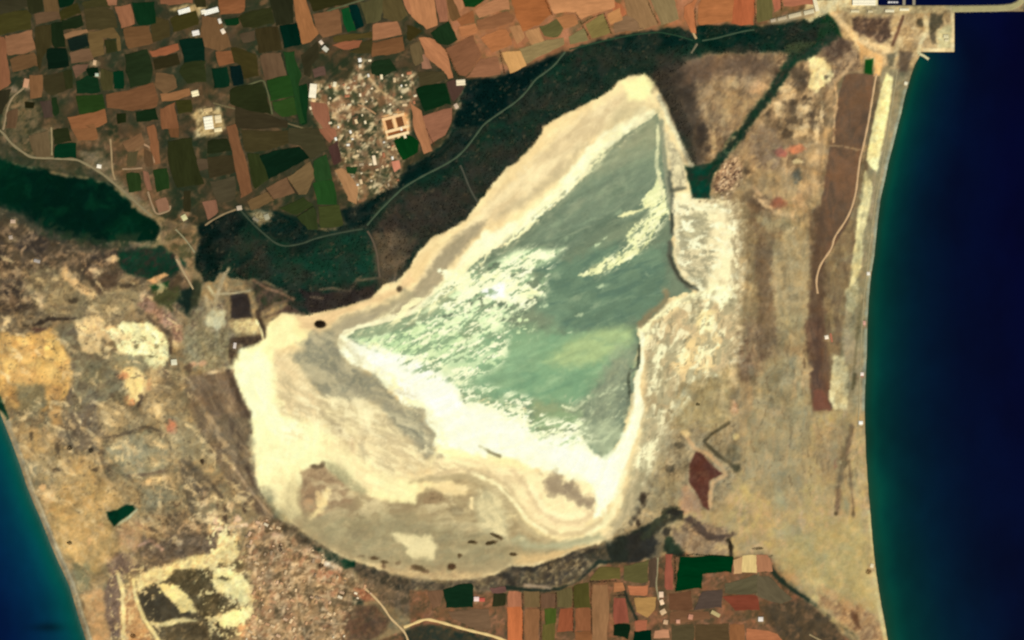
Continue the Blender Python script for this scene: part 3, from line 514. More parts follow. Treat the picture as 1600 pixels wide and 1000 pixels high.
poly((232, 214, 158), [(1260, 0), (1304, -2), (1372, -2), (1372, 9), (1312, 16), (1294, 20), (1280, 26), (1266, 34), (1256, 28)], soft=2.5, rough=2, mix=[((205, 178, 124), 6, .35)])
line((176, 164, 118), [(1376, 14), (1490, 14), (1560, 13), (1590, 9)], w=9, soft=2.2, rough=.6)
poly((196, 176, 126), [(1312, 12), (1370, 10), (1430, 11), (1490, 12), (1490, 20), (1400, 22), (1330, 22)], soft=2, rough=1.5, mix=[((150, 130, 94), 5, .3)])
blob((190, 120, 80), 1590, 6, 8, 7)
poly((160, 140, 104), [(1200, 34), (1206, 30), (1260, 14), (1276, 10), (1272, 24), (1240, 32), (1208, 38)], soft=3, rough=2)

# western dunes and flats: brighter wind-blown patches and dark tufts
spots((236, 210, 148), T(0, 400, (560, 480), (1200, 500), (1300, 640), (1300, 900), (1100, 1100), (900, 1100), (700, 700)), 8, .22, soft=.22, op=.7)
spots((84, 72, 54), T(0, 400, (0, 0), (900, 0), (1000, 400), (600, 480), (0, 480)), 7, .22, soft=.25, op=.75)
spots((186, 154, 110), T(0, 400, (0, 60), (500, 60), (1150, 330), (1150, 480), (500, 480), (0, 400)), 9, .3, soft=.25, op=.7, ang=-35, st=1.6)
spots((96, 82, 60), T(0, 600, (0, 100), (1500, 100), (1500, 900), (1100, 1000), (350, 800)), 6, .15, soft=.2, op=.65)
spots((206, 178, 124), T(0, 600, (700, 150), (1400, 150), (1500, 900), (900, 760)), 7, .2, soft=.25, op=.6, ang=-40, st=1.8)
spots((240, 214, 146), T(320, 800, (-80, 150), (260, 100), (420, 600), (420, 900), (250, 950), (30, 700)), 7, .3, soft=.2, op=.8)
spots((74, 64, 46), T(320, 800, (-40, 120), (260, 100), (420, 600), (420, 900), (250, 950), (30, 700)), 7, .2, soft=.2, op=.8)
spots((228, 196, 132), T(0, 800, (1080, 440), (1700, 340), (1990, 700), (1900, 950), (1250, 900)), 5, .14, soft=.16, op=.8)
# wet sand along the waterlines
line((150, 152, 124), [(x - 1.5, y) for x, y in EAST_COAST[6:24]], w=5.5, soft=1.8, rough=.8)
line((205, 196, 145), [(1436, 84), (1444, 88), (1451, 92)], w=4.5, soft=1.2, rough=0)
line((148, 136, 106), [(x + 5, y - 3) for x, y in WEST_COAST[2:20]], w=7, soft=2.2, rough=1.2)
line((178, 166, 130), [(x + 7, y - 3) for x, y in WEST_COAST[5:20]], w=2.5, soft=1.4, rough=.8)
poly((10, 52, 34), [(-10, 612), (2, 620), (8, 636), (14, 654), (11, 656), (4, 646), (-6, 634)], soft=1.6, rough=1)

# ---------------------------------------------------------------- the salt lake
poly((246, 222, 162), LAKE_FLAT, soft=2.2, rough=2.5, rs=8, mix=[((236, 206, 146), 26, .3, 40, 2)])
# tan inner belts of the north-west shore
poly((240, 219, 166), [(960, 150), (990, 140), (1000, 160), (960, 190), (920, 220), (880, 262), (850, 285), (815, 318), (780, 345), (750, 352), (700, 400), (665, 440), (650, 456), (680, 400), (720, 360), (770, 310), (820, 262), (870, 215), (910, 180)], soft=9, rough=7, mix=[((220, 196, 146), 13, .35, 40, 3)])
poly((200, 182, 138), T(640, 200, (1300, 130), (1380, 130), (1250, 320), (1100, 450), (1000, 540), (860, 620), (700, 680), (800, 590), (950, 500), (1100, 370), (1250, 230)), soft=7, rough=5, op=.7)
poly((172, 158, 122), T(640, 200, (470, 780), (600, 720), (520, 850), (420, 950), (330, 1050), (220, 1250), (50, 1400), (-60, 1450), (60, 1230), (150, 1100), (250, 960), (370, 840)), soft=6, rough=5, mix=[((190, 172, 132), 8, .3, 45, 2)])
poly((164, 155, 120), T(320, 400, (1560, 270), (1440, 400), (1250, 450), (1100, 520), (1000, 560), (900, 620), (800, 650), (790, 720), (640, 770), (760, 860), (800, 950), (900, 1000), (1000, 1020), (1150, 1120), (1350, 1100), (1250, 930), (1100, 850), (1020, 720), (1060, 600), (1280, 500), (1500, 440), (1600, 420), (1640, 320)), soft=12, rough=9, mix=[((148, 142, 114), 14, .4, 30, 2), ((178, 164, 124), 9, .25, -35, 2)])
# bright belt
poly((255, 250, 200), [(1020, 172), (1024, 186), (1000, 202), (970, 222), (944, 246), (920, 274), (886, 306), (850, 340), (815, 368), (780, 386), (750, 408), (730, 430), (700, 452), (660, 488), (600, 508), (560, 520), (538, 532), (530, 522), (580, 498), (640, 478), (672, 460), (700, 432), (724, 398), (760, 362), (812, 342), (850, 312), (890, 268), (915, 232), (945, 205), (975, 190), (1000, 170)], soft=4.5, rough=6, rs=14, mix=[((246, 232, 178), 14, .25, 40, 3)])
poly((224, 205, 152), [(976, 150), (1000, 146), (1012, 160), (990, 184), (960, 200), (940, 204)], soft=7, rough=5, op=.7)
poly((255, 246, 172), T(960, 0, (60, 640), (230, 590), (310, 650), (250, 780), (120, 780)), soft=6, rough=3)
poly((206, 190, 142), T(960, 0, (0, 860), (120, 840), (300, 820), (240, 900), (100, 920), (0, 960)), soft=6, rough=4, op=.6)
# western beach and southern flats
poly((255, 246, 180), [(376, 548), (420, 530), (430, 560), (420, 620), (440, 680), (480, 700), (460, 740), (430, 760), (405, 760), (398, 700), (396, 650), (374, 600), (366, 574)], soft=4, rough=3, mix=[((255, 238, 166), 16, .3)])
poly((252, 232, 164), [(420, 506), (440, 492), (460, 492), (490, 520), (470, 540), (430, 540), (418, 528)], soft=4, rough=3); poly((236, 200, 144), [(460, 492), (500, 492), (560, 474), (620, 450), (640, 425), (650, 440), (600, 470), (540, 488), (500, 520), (470, 512)], soft=5, rough=4, op=.8)
poly((240, 212, 156), [(425, 560), (450, 550), (480, 600), (520, 625), (560, 640), (620, 660), (655, 680), (640, 720), (600, 730), (540, 690), (480, 660), (440, 640)], soft=9, rough=8, mix=[((222, 198, 146), 12, .35, -30, 2), ((250, 232, 176), 10, .25)])
poly((150, 144, 116), T(320, 600, (850, -20), (1000, -60), (1250, -80), (1350, 0), (1450, 60), (1560, 150), (1680, 260), (1800, 420), (1830, 560), (1720, 600), (1600, 420), (1460, 260), (1350, 140), (1200, 120), (1060, 130), (920, 80)), soft=10, rough=11, mix=[((170, 160, 126), 9, .35, -35, 2), ((132, 128, 104), 9, .3, -35, 2)])
poly((222, 198, 146), T(320, 600, (1180, 130), (1330, 140), (1400, 250), (1560, 340), (1640, 500), (1560, 620), (1400, 480), (1250, 300), (1080, 240)), soft=8, rough=7, mix=[((240, 216, 162), 9, .35), ((196, 178, 134), 7, .25)])
poly((190, 174, 131), [(1012, 610), (1066, 600), (1052, 650), (1046, 690), (1026, 735), (1012, 765), (998, 792), (974, 826), (948, 846), (962, 806), (978, 770), (990, 730), (1002, 690), (1010, 650)], soft=9, rough=8, mix=[((166, 154, 116), 12, .38, 70, 2), ((212, 192, 144), 9, .28, 70, 2)])
poly((170, 156, 118), [(1030, 700), (1050, 680), (1030, 740), (1010, 775), (990, 806), (976, 815), (1000, 760)], soft=9, rough=7, op=.8)
# brown-olive southern basin
poly((176, 154, 110), [(446, 806), (452, 780), (470, 748), (486, 726), (500, 720), (540, 745), (570, 775), (620, 795), (650, 770), (690, 745), (740, 742), (790, 755), (812, 790), (835, 830), (880, 850), (900, 858), (860, 872), (800, 882), (755, 900), (700, 904), (640, 900), (580, 882), (520, 862), (480, 836), (455, 818)], soft=9, rough=7, mix=[((160, 142, 102), 18, .4, 8, 2), ((196, 172, 122), 12, .3, 8, 2)])
poly((164, 134, 98), T(320, 600, (740, 660), (900, 610), (960, 720), (1060, 800), (1140, 900), (1040, 1000), (860, 1040), (740, 980)), soft=8, rough=6, mix=[((142, 118, 88), 9, .3, 60, 2), ((190, 160, 116), 8, .25)])
line((110, 96, 70), T(320, 600, (840, 640), (920, 630)), w=5, soft=3, rough=2); blob((244, 210, 146), 500, 786, 9, 22, 12, rough=.4, op=.85); blob((222, 170, 118), 480, 786, 8, 8, op=.7)
poly((160, 158, 116), T(320, 600, (900, 570), (1000, 570), (1120, 640), (1200, 740), (1250, 820), (1180, 830), (1060, 740), (950, 660)), soft=5, rough=4, op=.8)
poly((150, 146, 108), T(320, 600, (440, 840), (520, 800), (580, 880), (640, 1000), (640, 1080), (560, 1060)), soft=5, rough=4, op=.8)
poly((252, 226, 158), [(560, 760), (600, 752), (640, 752), (660, 758), (640, 778), (600, 780)], soft=7, rough=5); poly((250, 226, 160), T(640, 600, (0, 780), (150, 760), (300, 750), (430, 800), (430, 860), (280, 860), (200, 830), (80, 870), (-20, 920)), soft=5, rough=5)
poly((166, 140, 100), [(648, 782), (680, 765), (705, 770), (735, 790), (725, 812), (690, 820), (655, 812)], soft=8, rough=6, mix=[((128, 106, 74), 6, .3), ((186, 160, 116), 7, .3)])
poly((238, 214, 150), T(320, 800, (1450, 190), (1540, 150), (1640, 180), (1760, 190), (1800, 260), (1780, 340), (1650, 360), (1560, 320)), soft=5, rough=4, mix=[((250, 232, 172), 8, .35)])
poly((222, 188, 130), T(640, 800, (0, 380), (180, 370), (340, 380), (380, 460), (560, 480), (560, 520), (300, 520), (20, 520), (-300, 420)), soft=7, rough=5, op=.7, mix=[((184, 152, 108), 8, .3)])
poly((222, 188, 128), T(640, 800, (800, 310), (920, 330), (1060, 330), (1200, 290), (1400, 250), (1300, 290), (1100, 370), (960, 400), (820, 400)), soft=5, rough=4)
poly((186, 180, 136), T(640, 800, (780, 220), (860, 180), (1000, 250), (1300, 210), (1480, 160), (1520, 210), (1380, 250), (1150, 290), (900, 300)), soft=6, rough=4)
poly((244, 222, 158), T(640, 800, (740, 40), (860, -60), (1200, -60), (1500, -20), (1480, 80), (1350, 180), (1150, 210), (960, 170), (900, 100), (820, 60)), soft=7, rough=5, mix=[((226, 202, 144), 10, .3, 20, 2)])
# big white salt crust south of the brine
poly((255, 255, 212), [(532, 536), (560, 524), (600, 540), (640, 552), (660, 580), (700, 592), (726, 606), (722, 632), (760, 626), (800, 634), (826, 650), (828, 684), (852, 690), (905, 682), (925, 706), (944, 722), (958, 708), (972, 690), (985, 660), (992, 640), (1004, 630), (985, 690), (968, 730), (960, 760), (940, 790), (915, 770), (880, 745), (840, 735), (800, 728), (740, 712), (700, 715), (668, 670), (640, 625), (600, 600), (560, 570), (536, 552)], soft=4, rough=6, rs=12, mix=[((255, 250, 190), 14, .3, -30, 2)])
poly((255, 255, 235), [(540, 538), (600, 556), (650, 570), (715, 600), (700, 640), (660, 610), (600, 585), (555, 565)], soft=8, rough=5, op=.8)
poly((252, 238, 172), [(690, 700), (740, 690), (800, 710), (830, 735), (790, 735), (740, 725), (700, 735), (660, 730)], soft=6, rough=5)
poly((176, 158, 120), T(640, 600, (0, 180), (130, 160), (110, 290), (230, 420), (180, 450), (60, 420), (0, 500), (-60, 400)), soft=5, rough=5, mix=[((198, 178, 134), 7, .3)])
blob((176, 162, 126), 687, 718, 9, 13, -20); blob((200, 182, 138), 652, 714, 10, 9)
line((226, 196, 140), T(640, 600, (0, 690), (200, 660), (500, 660), (700, 700), (860, 740), (980, 800)), w=10, soft=5, rough=3, op=.8)
line((196, 176, 126), T(640, 600, (0, 770), (200, 730), (420, 715), (560, 770), (680, 820), (790, 900), (830, 1000)), w=7, soft=3.5, rough=2); line((252, 232, 170), T(640, 600, (480, 710), (620, 770), (760, 800), (860, 900), (900, 1020)), w=6, soft=3, rough=2); line((176, 160, 118), T(640, 600, (540, 690), (650, 740)), w=3, soft=2)
poly((176, 158, 122), T(640, 600, (1060, 790), (1140, 720), (1180, 770), (1260, 770), (1330, 860), (1420, 900), (1440, 960), (1300, 950), (1180, 870), (1070, 860)), soft=5, rough=6, mix=[((160, 142, 112), 6, .3), ((206, 186, 140), 6, .25)])
blob((200, 186, 142), 845, 744, 7, 8, 30)
poly((236, 214, 160), T(640, 600, (860, 740), (1000, 740), (1060, 900), (1300, 980), (1400, 1000), (1200, 1060), (950, 980), (880, 880)), soft=6, rough=5)
line((166, 150, 110), T(640, 600, (550, 485), (620, 525), (690, 560)), w=4, soft=2); line((190, 170, 122), T(640, 600, (600, 460), (650, 470)), w=3, soft=2); blob((246, 220, 160), 790, 672, 22, 12, rough=.4, op=.8)
# brine
poly((122, 136, 106), LAKE_WATER, soft=1.6, rough=5, rs=9, mix=[((136, 148, 114), 20, .4, 24, 3), ((104, 120, 95), 14, .35, 24, 3)])
poly((150, 155, 118), [(1026, 178), (1000, 198), (960, 226), (920, 272), (960, 262), (1000, 250), (1034, 230), (1030, 196)], soft=12, rough=7, mix=[((164, 165, 126), 9, .35, 20, 3)])
poly((114, 131, 105), [(900, 300), (960, 270), (1010, 262), (1036, 270), (1040, 300), (1000, 340), (940, 360), (880, 400), (820, 400), (840, 360)], soft=14, rough=9, mix=[((100, 119, 94), 14, .4, 24, 3), ((140, 153, 120), 7, .24, 24, 2.5)])
poly((106, 132, 104), [(830, 400), (890, 405), (960, 380), (1000, 390), (1040, 380), (1044, 430), (1030, 480), (1000, 500), (940, 520), (880, 520), (840, 480), (850, 440)], soft=12, rough=9, mix=[((122, 147, 114), 14, .4, 18, 3), ((94, 121, 99), 10, .3, 18, 3)])
poly((136, 172, 126), [(700, 520), (780, 510), (880, 520), (990, 520), (990, 580), (960, 610), (900, 640), (840, 640), (780, 625), (730, 620), (660, 580)], soft=12, rough=9, mix=[((122, 160, 120), 16, .4, 14, 3), ((150, 182, 134), 10, .3, 14, 2)])
poly((172, 192, 132), [(850, 565), (890, 535), (920, 520), (970, 508), (990, 512), (985, 540), (960, 555), (920, 570), (880, 575)], soft=10, rough=6, mix=[((156, 180, 128), 10, .3, 14, 3)])
poly((128, 138, 112), [(960, 560), (990, 548), (985, 600), (970, 640), (950, 680), (935, 690), (945, 640), (930, 610)], soft=9, rough=6, mix=[((108, 122, 100), 8, .35, 60, 2), ((160, 164, 124), 6, .25)])
poly((160, 172, 122), [(830, 625), (900, 636), (920, 650), (900, 670), (850, 680), (832, 660)], soft=8, rough=6, mix=[((140, 156, 116), 8, .35, -20, 2)])
poly((156, 166, 124), [(640, 494), (700, 452), (726, 440), (720, 456), (680, 486), (640, 510), (580, 520), (548, 526), (580, 510)], soft=5, rough=4)
blob((122, 148, 122), 930, 700, 9, 12)
# salt rafts
WEST_RAFT = [(560, 520), (640, 500), (690, 470), (730, 440), (770, 410), (808, 390), (880, 390), (862, 405), (820, 425), (845, 440), (850, 462), (820, 474), (800, 490), (790, 512), (770, 524), (760, 545), (790, 560), (780, 572), (750, 590), (715, 600), (640, 575), (570, 540)]
spots((222, 240, 184), WEST_RAFT, 17, .55, ang=22, st=2.2, soft=.10, edge=7, sd=911, mix=[((240, 250, 196), 9, .4)])
poly((252, 252, 200), T(640, 400, (220, 100), (420, 110), (700, 110), (880, 20), (1060, -30), (1130, 0), (1000, 60), (880, 90), (790, 160), (900, 210), (1000, 270), (1040, 290), (950, 330), (840, 360), (660, 340), (520, 300), (480, 330), (350, 420), (200, 460), (140, 510), (130, 450), (270, 400), (420, 300), (330, 230)), soft=1.8, rough=6, rs=5, mix=[((246, 248, 184), 9, .3)])
poly((255, 255, 238), T(640, 400, (540, 280), (680, 210), (750, 200), (740, 320), (660, 340)), soft=4, rough=3)
poly((232, 246, 186), T(640, 400, (130, 520), (280, 480), (420, 470), (560, 430), (740, 440), (700, 540), (590, 610), (520, 660), (600, 700), (480, 740), (330, 790), (200, 800), (0, 760), (-200, 700), (0, 640)), soft=2, rough=6, rs=5, mix=[((216, 240, 184), 8, .4, 20, 2), ((248, 252, 204), 7, .3)])
poly((146, 166, 122), T(640, 400, (380, 600), (440, 530), (480, 490), (530, 510), (560, 570), (480, 630), (400, 650)), soft=2, rough=3, rs=4)
spots((150, 170, 126), T(640, 400, (0, 600), (300, 620), (600, 700), (420, 780), (0, 720)), 5, .22, ang=10, st=2.5, soft=.12)
spots((150, 160, 124), T(640, 400, (430, 100), (620, 60), (600, 140), (500, 160)), 6, .5, ang=20, st=2)
poly((246, 250, 196), T(640, 400, (-100, 800), (160, 790), (280, 850), (400, 900), (300, 960), (480, 960), (440, 1000), (200, 1020), (0, 1000), (-200, 880)), soft=2, rough=5, rs=5)
for q in ((724, 571, 8, 4, 10), (742, 578, 9, 5, -20), (780, 557, 12, 6, -10), (768, 566, 11, 3, -35), (786, 522, 6, 3, -40), (790, 545, 5, 3, -60), (812, 500, 4, 3, 0), (822, 500, 4, 2.5, 0), (810, 520, 4, 2.5, 0), (776, 538, 5, 3, 60), (820, 514, 4, 2, 0), (770, 535, 5, 3, 45), (700, 471 + 3, 6, 3, 20)):
    blob((222, 240, 180), *q, rough=.5, hard=.6)
spots((196, 212, 160), T(640, 400, (600, 450), (1000, 430), (1000, 640), (700, 720), (600, 640)), 4.5, .22, soft=.14, op=.8)
# north-east rafts
NE_RAFT = [(1030, 262), (1036, 296), (1046, 334), (1030, 342), (1018, 372), (1004, 388), (985, 404), (955, 420), (918, 432), (904, 430), (930, 412), (960, 398), (984, 388), (978, 370), (992, 352), (1010, 340), (1018, 325), (1000, 320), (1012, 300), (1026, 290)]
poly((236, 236, 172), NE_RAFT, soft=1.8, rough=5, rs=6, mix=[((250, 244, 186), 8, .35, 40, 2), ((206, 210, 150), 6, .2)])
poly((238, 234, 170), T(960, 200, (30, 690), (80, 660), (200, 640), (260, 590), (300, 600), (200, 650), (60, 705)), soft=1.6, rough=2.5, rs=5)
spots((150, 158, 118), T(960, 200, (60, 760), (320, 700), (260, 900), (100, 1000), (60, 960)), 5, .18, soft=.12)
line((226, 222, 168), [(1028, 196), (1028, 225), (1026, 262), (1032, 285), (1036, 310)], w=5, soft=1.8, rough=2)
line((150, 152, 120), [(1033, 190), (1038, 240), (1042, 280), (1046, 320)], w=7, soft=3, rough=2)
line((250, 240, 188), [(1030, 150), (1042, 180), (1058, 212), (1074, 246), (1080, 258)], w=7, soft=3, rough=2)
poly((206, 194, 150), T(960, 200, (380, 0), (440, 100), (540, 240), (560, 380), (560, 460), (470, 500), (440, 400), (420, 250)), soft=5, rough=4, mix=[((236, 222, 170), 6, .35), ((170, 160, 126), 6, .25)])
line((100, 104, 86), [(1046, 270), (1046, 290), (1050, 300), (1052, 330), (1050, 350), (1051, 365)], w=7, soft=3, rough=2); line((72, 76, 62), [(1048, 298), (1070, 294)], w=5, soft=3, rough=1.5, op=.7); line((58, 64, 50), [(1049, 330), (1050, 345), (1050, 362)], w=4, soft=2, rough=1)
line((92, 94, 76), [(1047, 380), (1046, 400), (1052, 416), (1062, 434), (1078, 448), (1092, 452)], w=8, soft=3, rough=1.5); line((64, 66, 50), [(1047, 400), (1053, 418), (1066, 438), (1080, 447)], w=4, soft=2, rough=1)
# rippled flats east of the dark channel
poly((242, 226, 174), [(1056, 304), (1080, 300), (1098, 312), (1130, 318), (1146, 318), (1153, 350), (1155, 400), (1152, 440), (1150, 460), (1100, 462), (1090, 448), (1066, 430), (1054, 400), (1054, 340)], soft=4, rough=4, mix=[((250, 238, 182), 10, .3)])
spots((186, 176, 136), T(960, 200, (500, 640), (780, 560), (900, 640), (900, 760), (800, 1000), (640, 1000), (500, 820)), 5, .42, ang=-25, st=2.4, soft=.4, op=.85)
spots((196, 184, 142), T(960, 400, (460, 0), (760, 20), (720, 130), (620, 140)), 6, .45, soft=.25, ang=-30, st=2)
poly((255, 244, 194), T(960, 200, (800, 700), (930, 640), (980, 850), (980, 1040), (960, 1250), (860, 1180), (760, 1000), (880, 820)), soft=8, rough=7, op=.85)
poly((196, 180, 134), T(960, 400, (820, 170), (900, 160), (910, 210), (820, 220)), soft=3, rough=3)
poly((255, 246, 188), T(960, 400, (960, 0), (970, 200), (1010, 260), (960, 370), (900, 410), (780, 360), (700, 330), (600, 340), (500, 380), (420, 450), (300, 510), (260, 600), (210, 660), (170, 560), (280, 500), (420, 380), (560, 310), (720, 260), (860, 220), (900, 120), (760, 120), (850, 0)), soft=3, rough=4, rs=7)
# shore flats inland of the eastern bank
poly((214, 188, 138), T(960, 400, (440, 440), (640, 360), (940, 380), (940, 900), (960, 1000), (800, 1100), (540, 1150), (240, 1100), (240, 700)), soft=6, rough=5, mix=[((192, 170, 126), 9, .38, -50, 2), ((232, 204, 148), 9, .3)])
poly((236, 204, 142), T(960, 400, (560, 640), (820, 600), (840, 760), (760, 880), (600, 980), (420, 860)), soft=6, rough=5, mix=[((244, 214, 148), 8, .3)]); poly((250, 226, 158), T(960, 400, (640, 420), (780, 430), (780, 590), (640, 600)), soft=6, rough=5)
spots((150, 136, 100), T(960, 400, (260, 650), (480, 680), (420, 900), (260, 900)), 7, .4, soft=.25, op=.8)
poly((172, 152, 110), T(960, 600, (220, 40), (480, 0), (620, 20), (600, 300), (420, 320), (280, 250)), soft=6, rough=5, op=.8, mix=[((196, 172, 124), 7, .35, 80, 2)])
poly((255, 250, 205), [(1000, 518), (1008, 520), (1006, 545), (1008, 560), (1004, 580), (998, 605), (1004, 625), (1006, 645), (995, 680), (985, 710), (968, 745), (955, 780), (945, 800), (938, 790), (950, 760), (962, 730), (975, 700), (986, 660), (993, 625), (990, 600), (997, 575), (1002, 545)], soft=2.5, rough=2.5)
line((246, 236, 180), [(970, 740), (968, 765), (962, 790), (945, 815), (920, 830)], w=12, soft=5, rough=4, op=.9)
line((66, 72, 54), [(999, 540), (998, 560), (996, 575)], w=4.5, soft=1.5, rough=1.5); line((60, 66, 50), [(985, 576), (982, 592), (984, 612), (982, 622)], w=5, soft=1.6, rough=1.5); line((110, 118, 96), [(996, 575), (986, 580)], w=5, soft=2)
line((96, 104, 84), [(982, 622), (978, 640), (974, 652)], w=4, soft=2, rough=2)
line((150, 132, 94), T(960, 400, (400, 280), (410, 350), (300, 440), (200, 530)), w=9, soft=4, rough=4, op=.8)
blob((46, 36, 24), 500.5, 506.5, 10, 6.5, rough=.15, hard=.75); blob((84, 70, 50), 624, 452, 6, 6)
for q in ((738, 847, 9, 4), (767, 848, 11, 4, 10), (776, 838, 12, 4, -25), (802, 866, 6, 3), (706, 885, 9, 7), (655, 888, 12, 6, -20), (718, 868, 4, 4)):
    blob((82, 66, 42), *q, rough=.4, hard=.4)
line((240, 214, 158), T(640, 800, (610, 210), (640, 240), (690, 230)), w=4, soft=2, op=.8)

# ---------------------------------------------------------------- villages' ground
VILL_N = [(484, 140), (494, 128), (520, 126), (545, 128), (560, 95), (580, 92), (600, 118), (640, 110), (655, 120), (652, 150), (642, 172), (640, 220), (630, 260), (620, 290), (596, 300), (575, 312), (552, 322), (540, 300), (525, 270), (535, 250), (520, 215), (498, 196), (484, 175)]
poly((122, 98, 70), VILL_N, soft=4, rough=4, mix=[((156, 126, 88), 9, .42), ((72, 72, 48), 10, .32), ((142, 98, 68), 11, .2)])
spots((216, 188, 138), VILL_N, 6.5, .22, soft=.22)
spots((46, 54, 36), VILL_N, 7, .2, soft=.2, op=.9)
for pth in (T(320, 0, (1000, 660), (1060, 760), (1090, 840), (1000, 900), (1060, 960)), T(320, 0, (860, 660), (840, 760), (870, 890)), T(320, 0, (1180, 700), (1160, 780), (1260, 800)), T(320, 0, (1280, 600), (1350, 690), (1440, 760), (1540, 800))):
    line((205, 172, 122), pth, w=4, soft=2, rough=1.5)
poly((198, 142, 90), T(320, 200, (1400, 20), (1580, -60), (1600, 20), (1420, 90)), soft=3, rough=2)
poly((236, 176, 112), [(596, 182), (622, 174), (640, 178), (640, 202), (604, 216), (598, 200)], soft=2.5, rough=1)
for q in (T(0, 0, (1330, 70), (1500, 40), (1600, 60), (1560, 130)), T(0, 0, (1490, 900), (1600, 840), (1640, 900), (1600, 1010)), T(320, 0, (-60, 860), (110, 840), (160, 1000), (100, 1060), (-80, 1080))):
    poly((190, 162, 108), q, soft=4, rough=4, mix=[((226, 200, 140), 5, .35), ((110, 92, 60), 5, .25)])
for x, y in ((20, 140), (46, 132), (172, 258), (140, 258), (288, 338), (20, 168), (405, 340), (415, 338)):
    blob((165, 135, 100), x, y, 11, 9, rough=.6, op=.8, mix=[((120, 100, 72), 4, .4)])
poly((110, 96, 64), T(0, 0, (0, 760), (110, 720), (240, 760), (330, 840), (300, 1000), (420, 1000), (420, 1230), (220, 1230), (60, 1130), (0, 1080)), soft=5, rough=5, op=.7, mix=[((158, 124, 86), 6, .35), ((48, 54, 34), 6, .35)])
poly((126, 112, 78), T(320, 200, (330, 660), (430, 640), (520, 670), (500, 730), (430, 760)), soft=4, rough=3, mix=[((160, 150, 112), 4, .35)])
poly((116, 102, 76), T(0, 200, (600, 180), (800, 180), (860, 300), (940, 420), (1200, 620), (1240, 690), (1100, 650), (960, 500), (820, 380), (680, 300)), soft=4, rough=4, op=.8, mix=[((88, 84, 56), 5, .4), ((150, 128, 94), 5, .3)])

# ---------------------------------------------------------------- second pass over the lake floor, read at a larger scale
def K(x0, y0, *zs):
    return [(x0 + a / 3.4725, y0 + b / 3.4725) for a, b in zs]
a_ = (360, 460)
poly((255, 248, 184), K(*a_, (22, 400), (60, 310), (180, 310), (235, 380), (265, 540), (320, 650), (500, 690), (620, 760), (560, 900), (480, 980), (300, 1060), (200, 1010), (145, 900), (128, 720)), soft=13, rough=11,
     mix=[((255, 238, 172), 16, .35, -60, 2)])
poly((255, 255, 200), K(*a_, (22, 400), (60, 310), (180, 310), (215, 380), (225, 540), (270, 660), (400, 720), (430, 860), (300, 940), (180, 960), (140, 900), (128, 720)), soft=9, rough=9, rs=16, mix=[((255, 246, 180), 16, .3, -60, 2)])
poly((254, 238, 172), K(*a_, (205, 190), (290, 112), (340, 130), (335, 200), (380, 240), (280, 290), (200, 300), (195, 240)), soft=4, rough=4)
poly((228, 204, 152), K(*a_, (235, 330), (330, 340), (400, 430), (470, 540), (600, 580), (640, 640), (500, 660), (380, 660), (290, 620), (255, 500)), soft=9, rough=8, mix=[((242, 222, 168), 9, .35, -40, 2.5), ((206, 188, 142), 8, .3, -40, 2.5)])
poly((192, 177, 136), K(*a_, (1090, -20), (900, 50), (740, 90), (640, 110), (560, 170), (560, 230), (620, 200), (760, 150), (980, 90), (1060, 30)), soft=6, rough=4, mix=[((172, 160, 126), 9, .35, 25, 3)])
poly((152, 147, 119), K(*a_, (420, 220), (540, 190), (585, 300), (640, 385), (790, 435), (850, 550), (950, 620), (1050, 610), (1040, 690), (1120, 770), (1020, 830), (950, 760), (860, 670), (740, 580), (620, 580), (500, 540), (430, 430), (340, 350), (380, 300)), soft=8, rough=9, rs=14, mix=[((168, 158, 126), 11, .38, -35, 2), ((136, 134, 110), 9, .3, -35, 2), ((178, 168, 130), 6, .2)])
poly((226, 208, 156), K(*a_, (480, 560), (600, 590), (700, 580), (800, 600), (830, 660), (940, 740), (980, 820), (1000, 900), (800, 920), (640, 840), (560, 740), (480, 660)), soft=9, rough=9, rs=14, mix=[((246, 228, 172), 10, .38, -30, 2), ((200, 182, 138), 9, .3, -30, 2)])
line((186, 168, 128), K(*a_, (560, 700), (620, 760), (700, 820), (760, 880)), w=6, soft=5, rough=4, op=.8); line((250, 236, 184), K(*a_, (690, 580), (740, 640), (730, 740), (780, 800)), w=14, soft=7, rough=6, op=.8)
line((240, 232, 184), K(*a_, (600, 300), (590, 250), (620, 205), (690, 178), (800, 155), (900, 128), (1000, 85), (1060, 35), (1110, -20)), w=5, soft=2, rough=1.5)
poly((158, 172, 130), K(*a_, (640, 215), (760, 185), (900, 150), (1040, 105), (1160, 40), (1200, 20), (1240, 60), (1100, 120), (980, 160), (900, 200), (780, 230), (700, 250)), soft=3, rough=4, mix=[((140, 160, 122), 8, .3, 20, 2)])
poly((206, 228, 166), K(*a_, (640, 240), (760, 240), (900, 210), (1050, 160), (1150, 150), (1240, 200), (1260, 260), (1150, 330), (1060, 360), (960, 330), (800, 300)), soft=4, rough=5, rs=6, mix=[((226, 240, 182), 7, .35, 15, 2), ((176, 204, 150), 6, .25, 15, 2)])
spots((150, 176, 132), K(*a_, (640, 230), (1000, 180), (1389, 60), (1389, 330), (1150, 330), (800, 300)), 4.2, .2, soft=.14, ang=12, st=2)
poly((255, 255, 214), K(*a_, (600, 230), (640, 240), (700, 290), (800, 330), (930, 340), (950, 380), (1060, 400), (1140, 420), (1240, 520), (1260, 590), (1389, 600), (1420, 800), (1389, 900), (1180, 800), (1060, 690), (1060, 620), (940, 600), (870, 520), (840, 450), (770, 400), (660, 380), (600, 310)), soft=4, rough=6, rs=9, mix=[((255, 250, 196), 10, .25)])
poly((255, 255, 228), K(*a_, (780, 345), (930, 350), (900, 390), (1000, 430), (1120, 430), (1210, 540), (1240, 600), (1150, 590), (1040, 590), (900, 540), (880, 450), (800, 400)), soft=6, rough=5, rs=9)
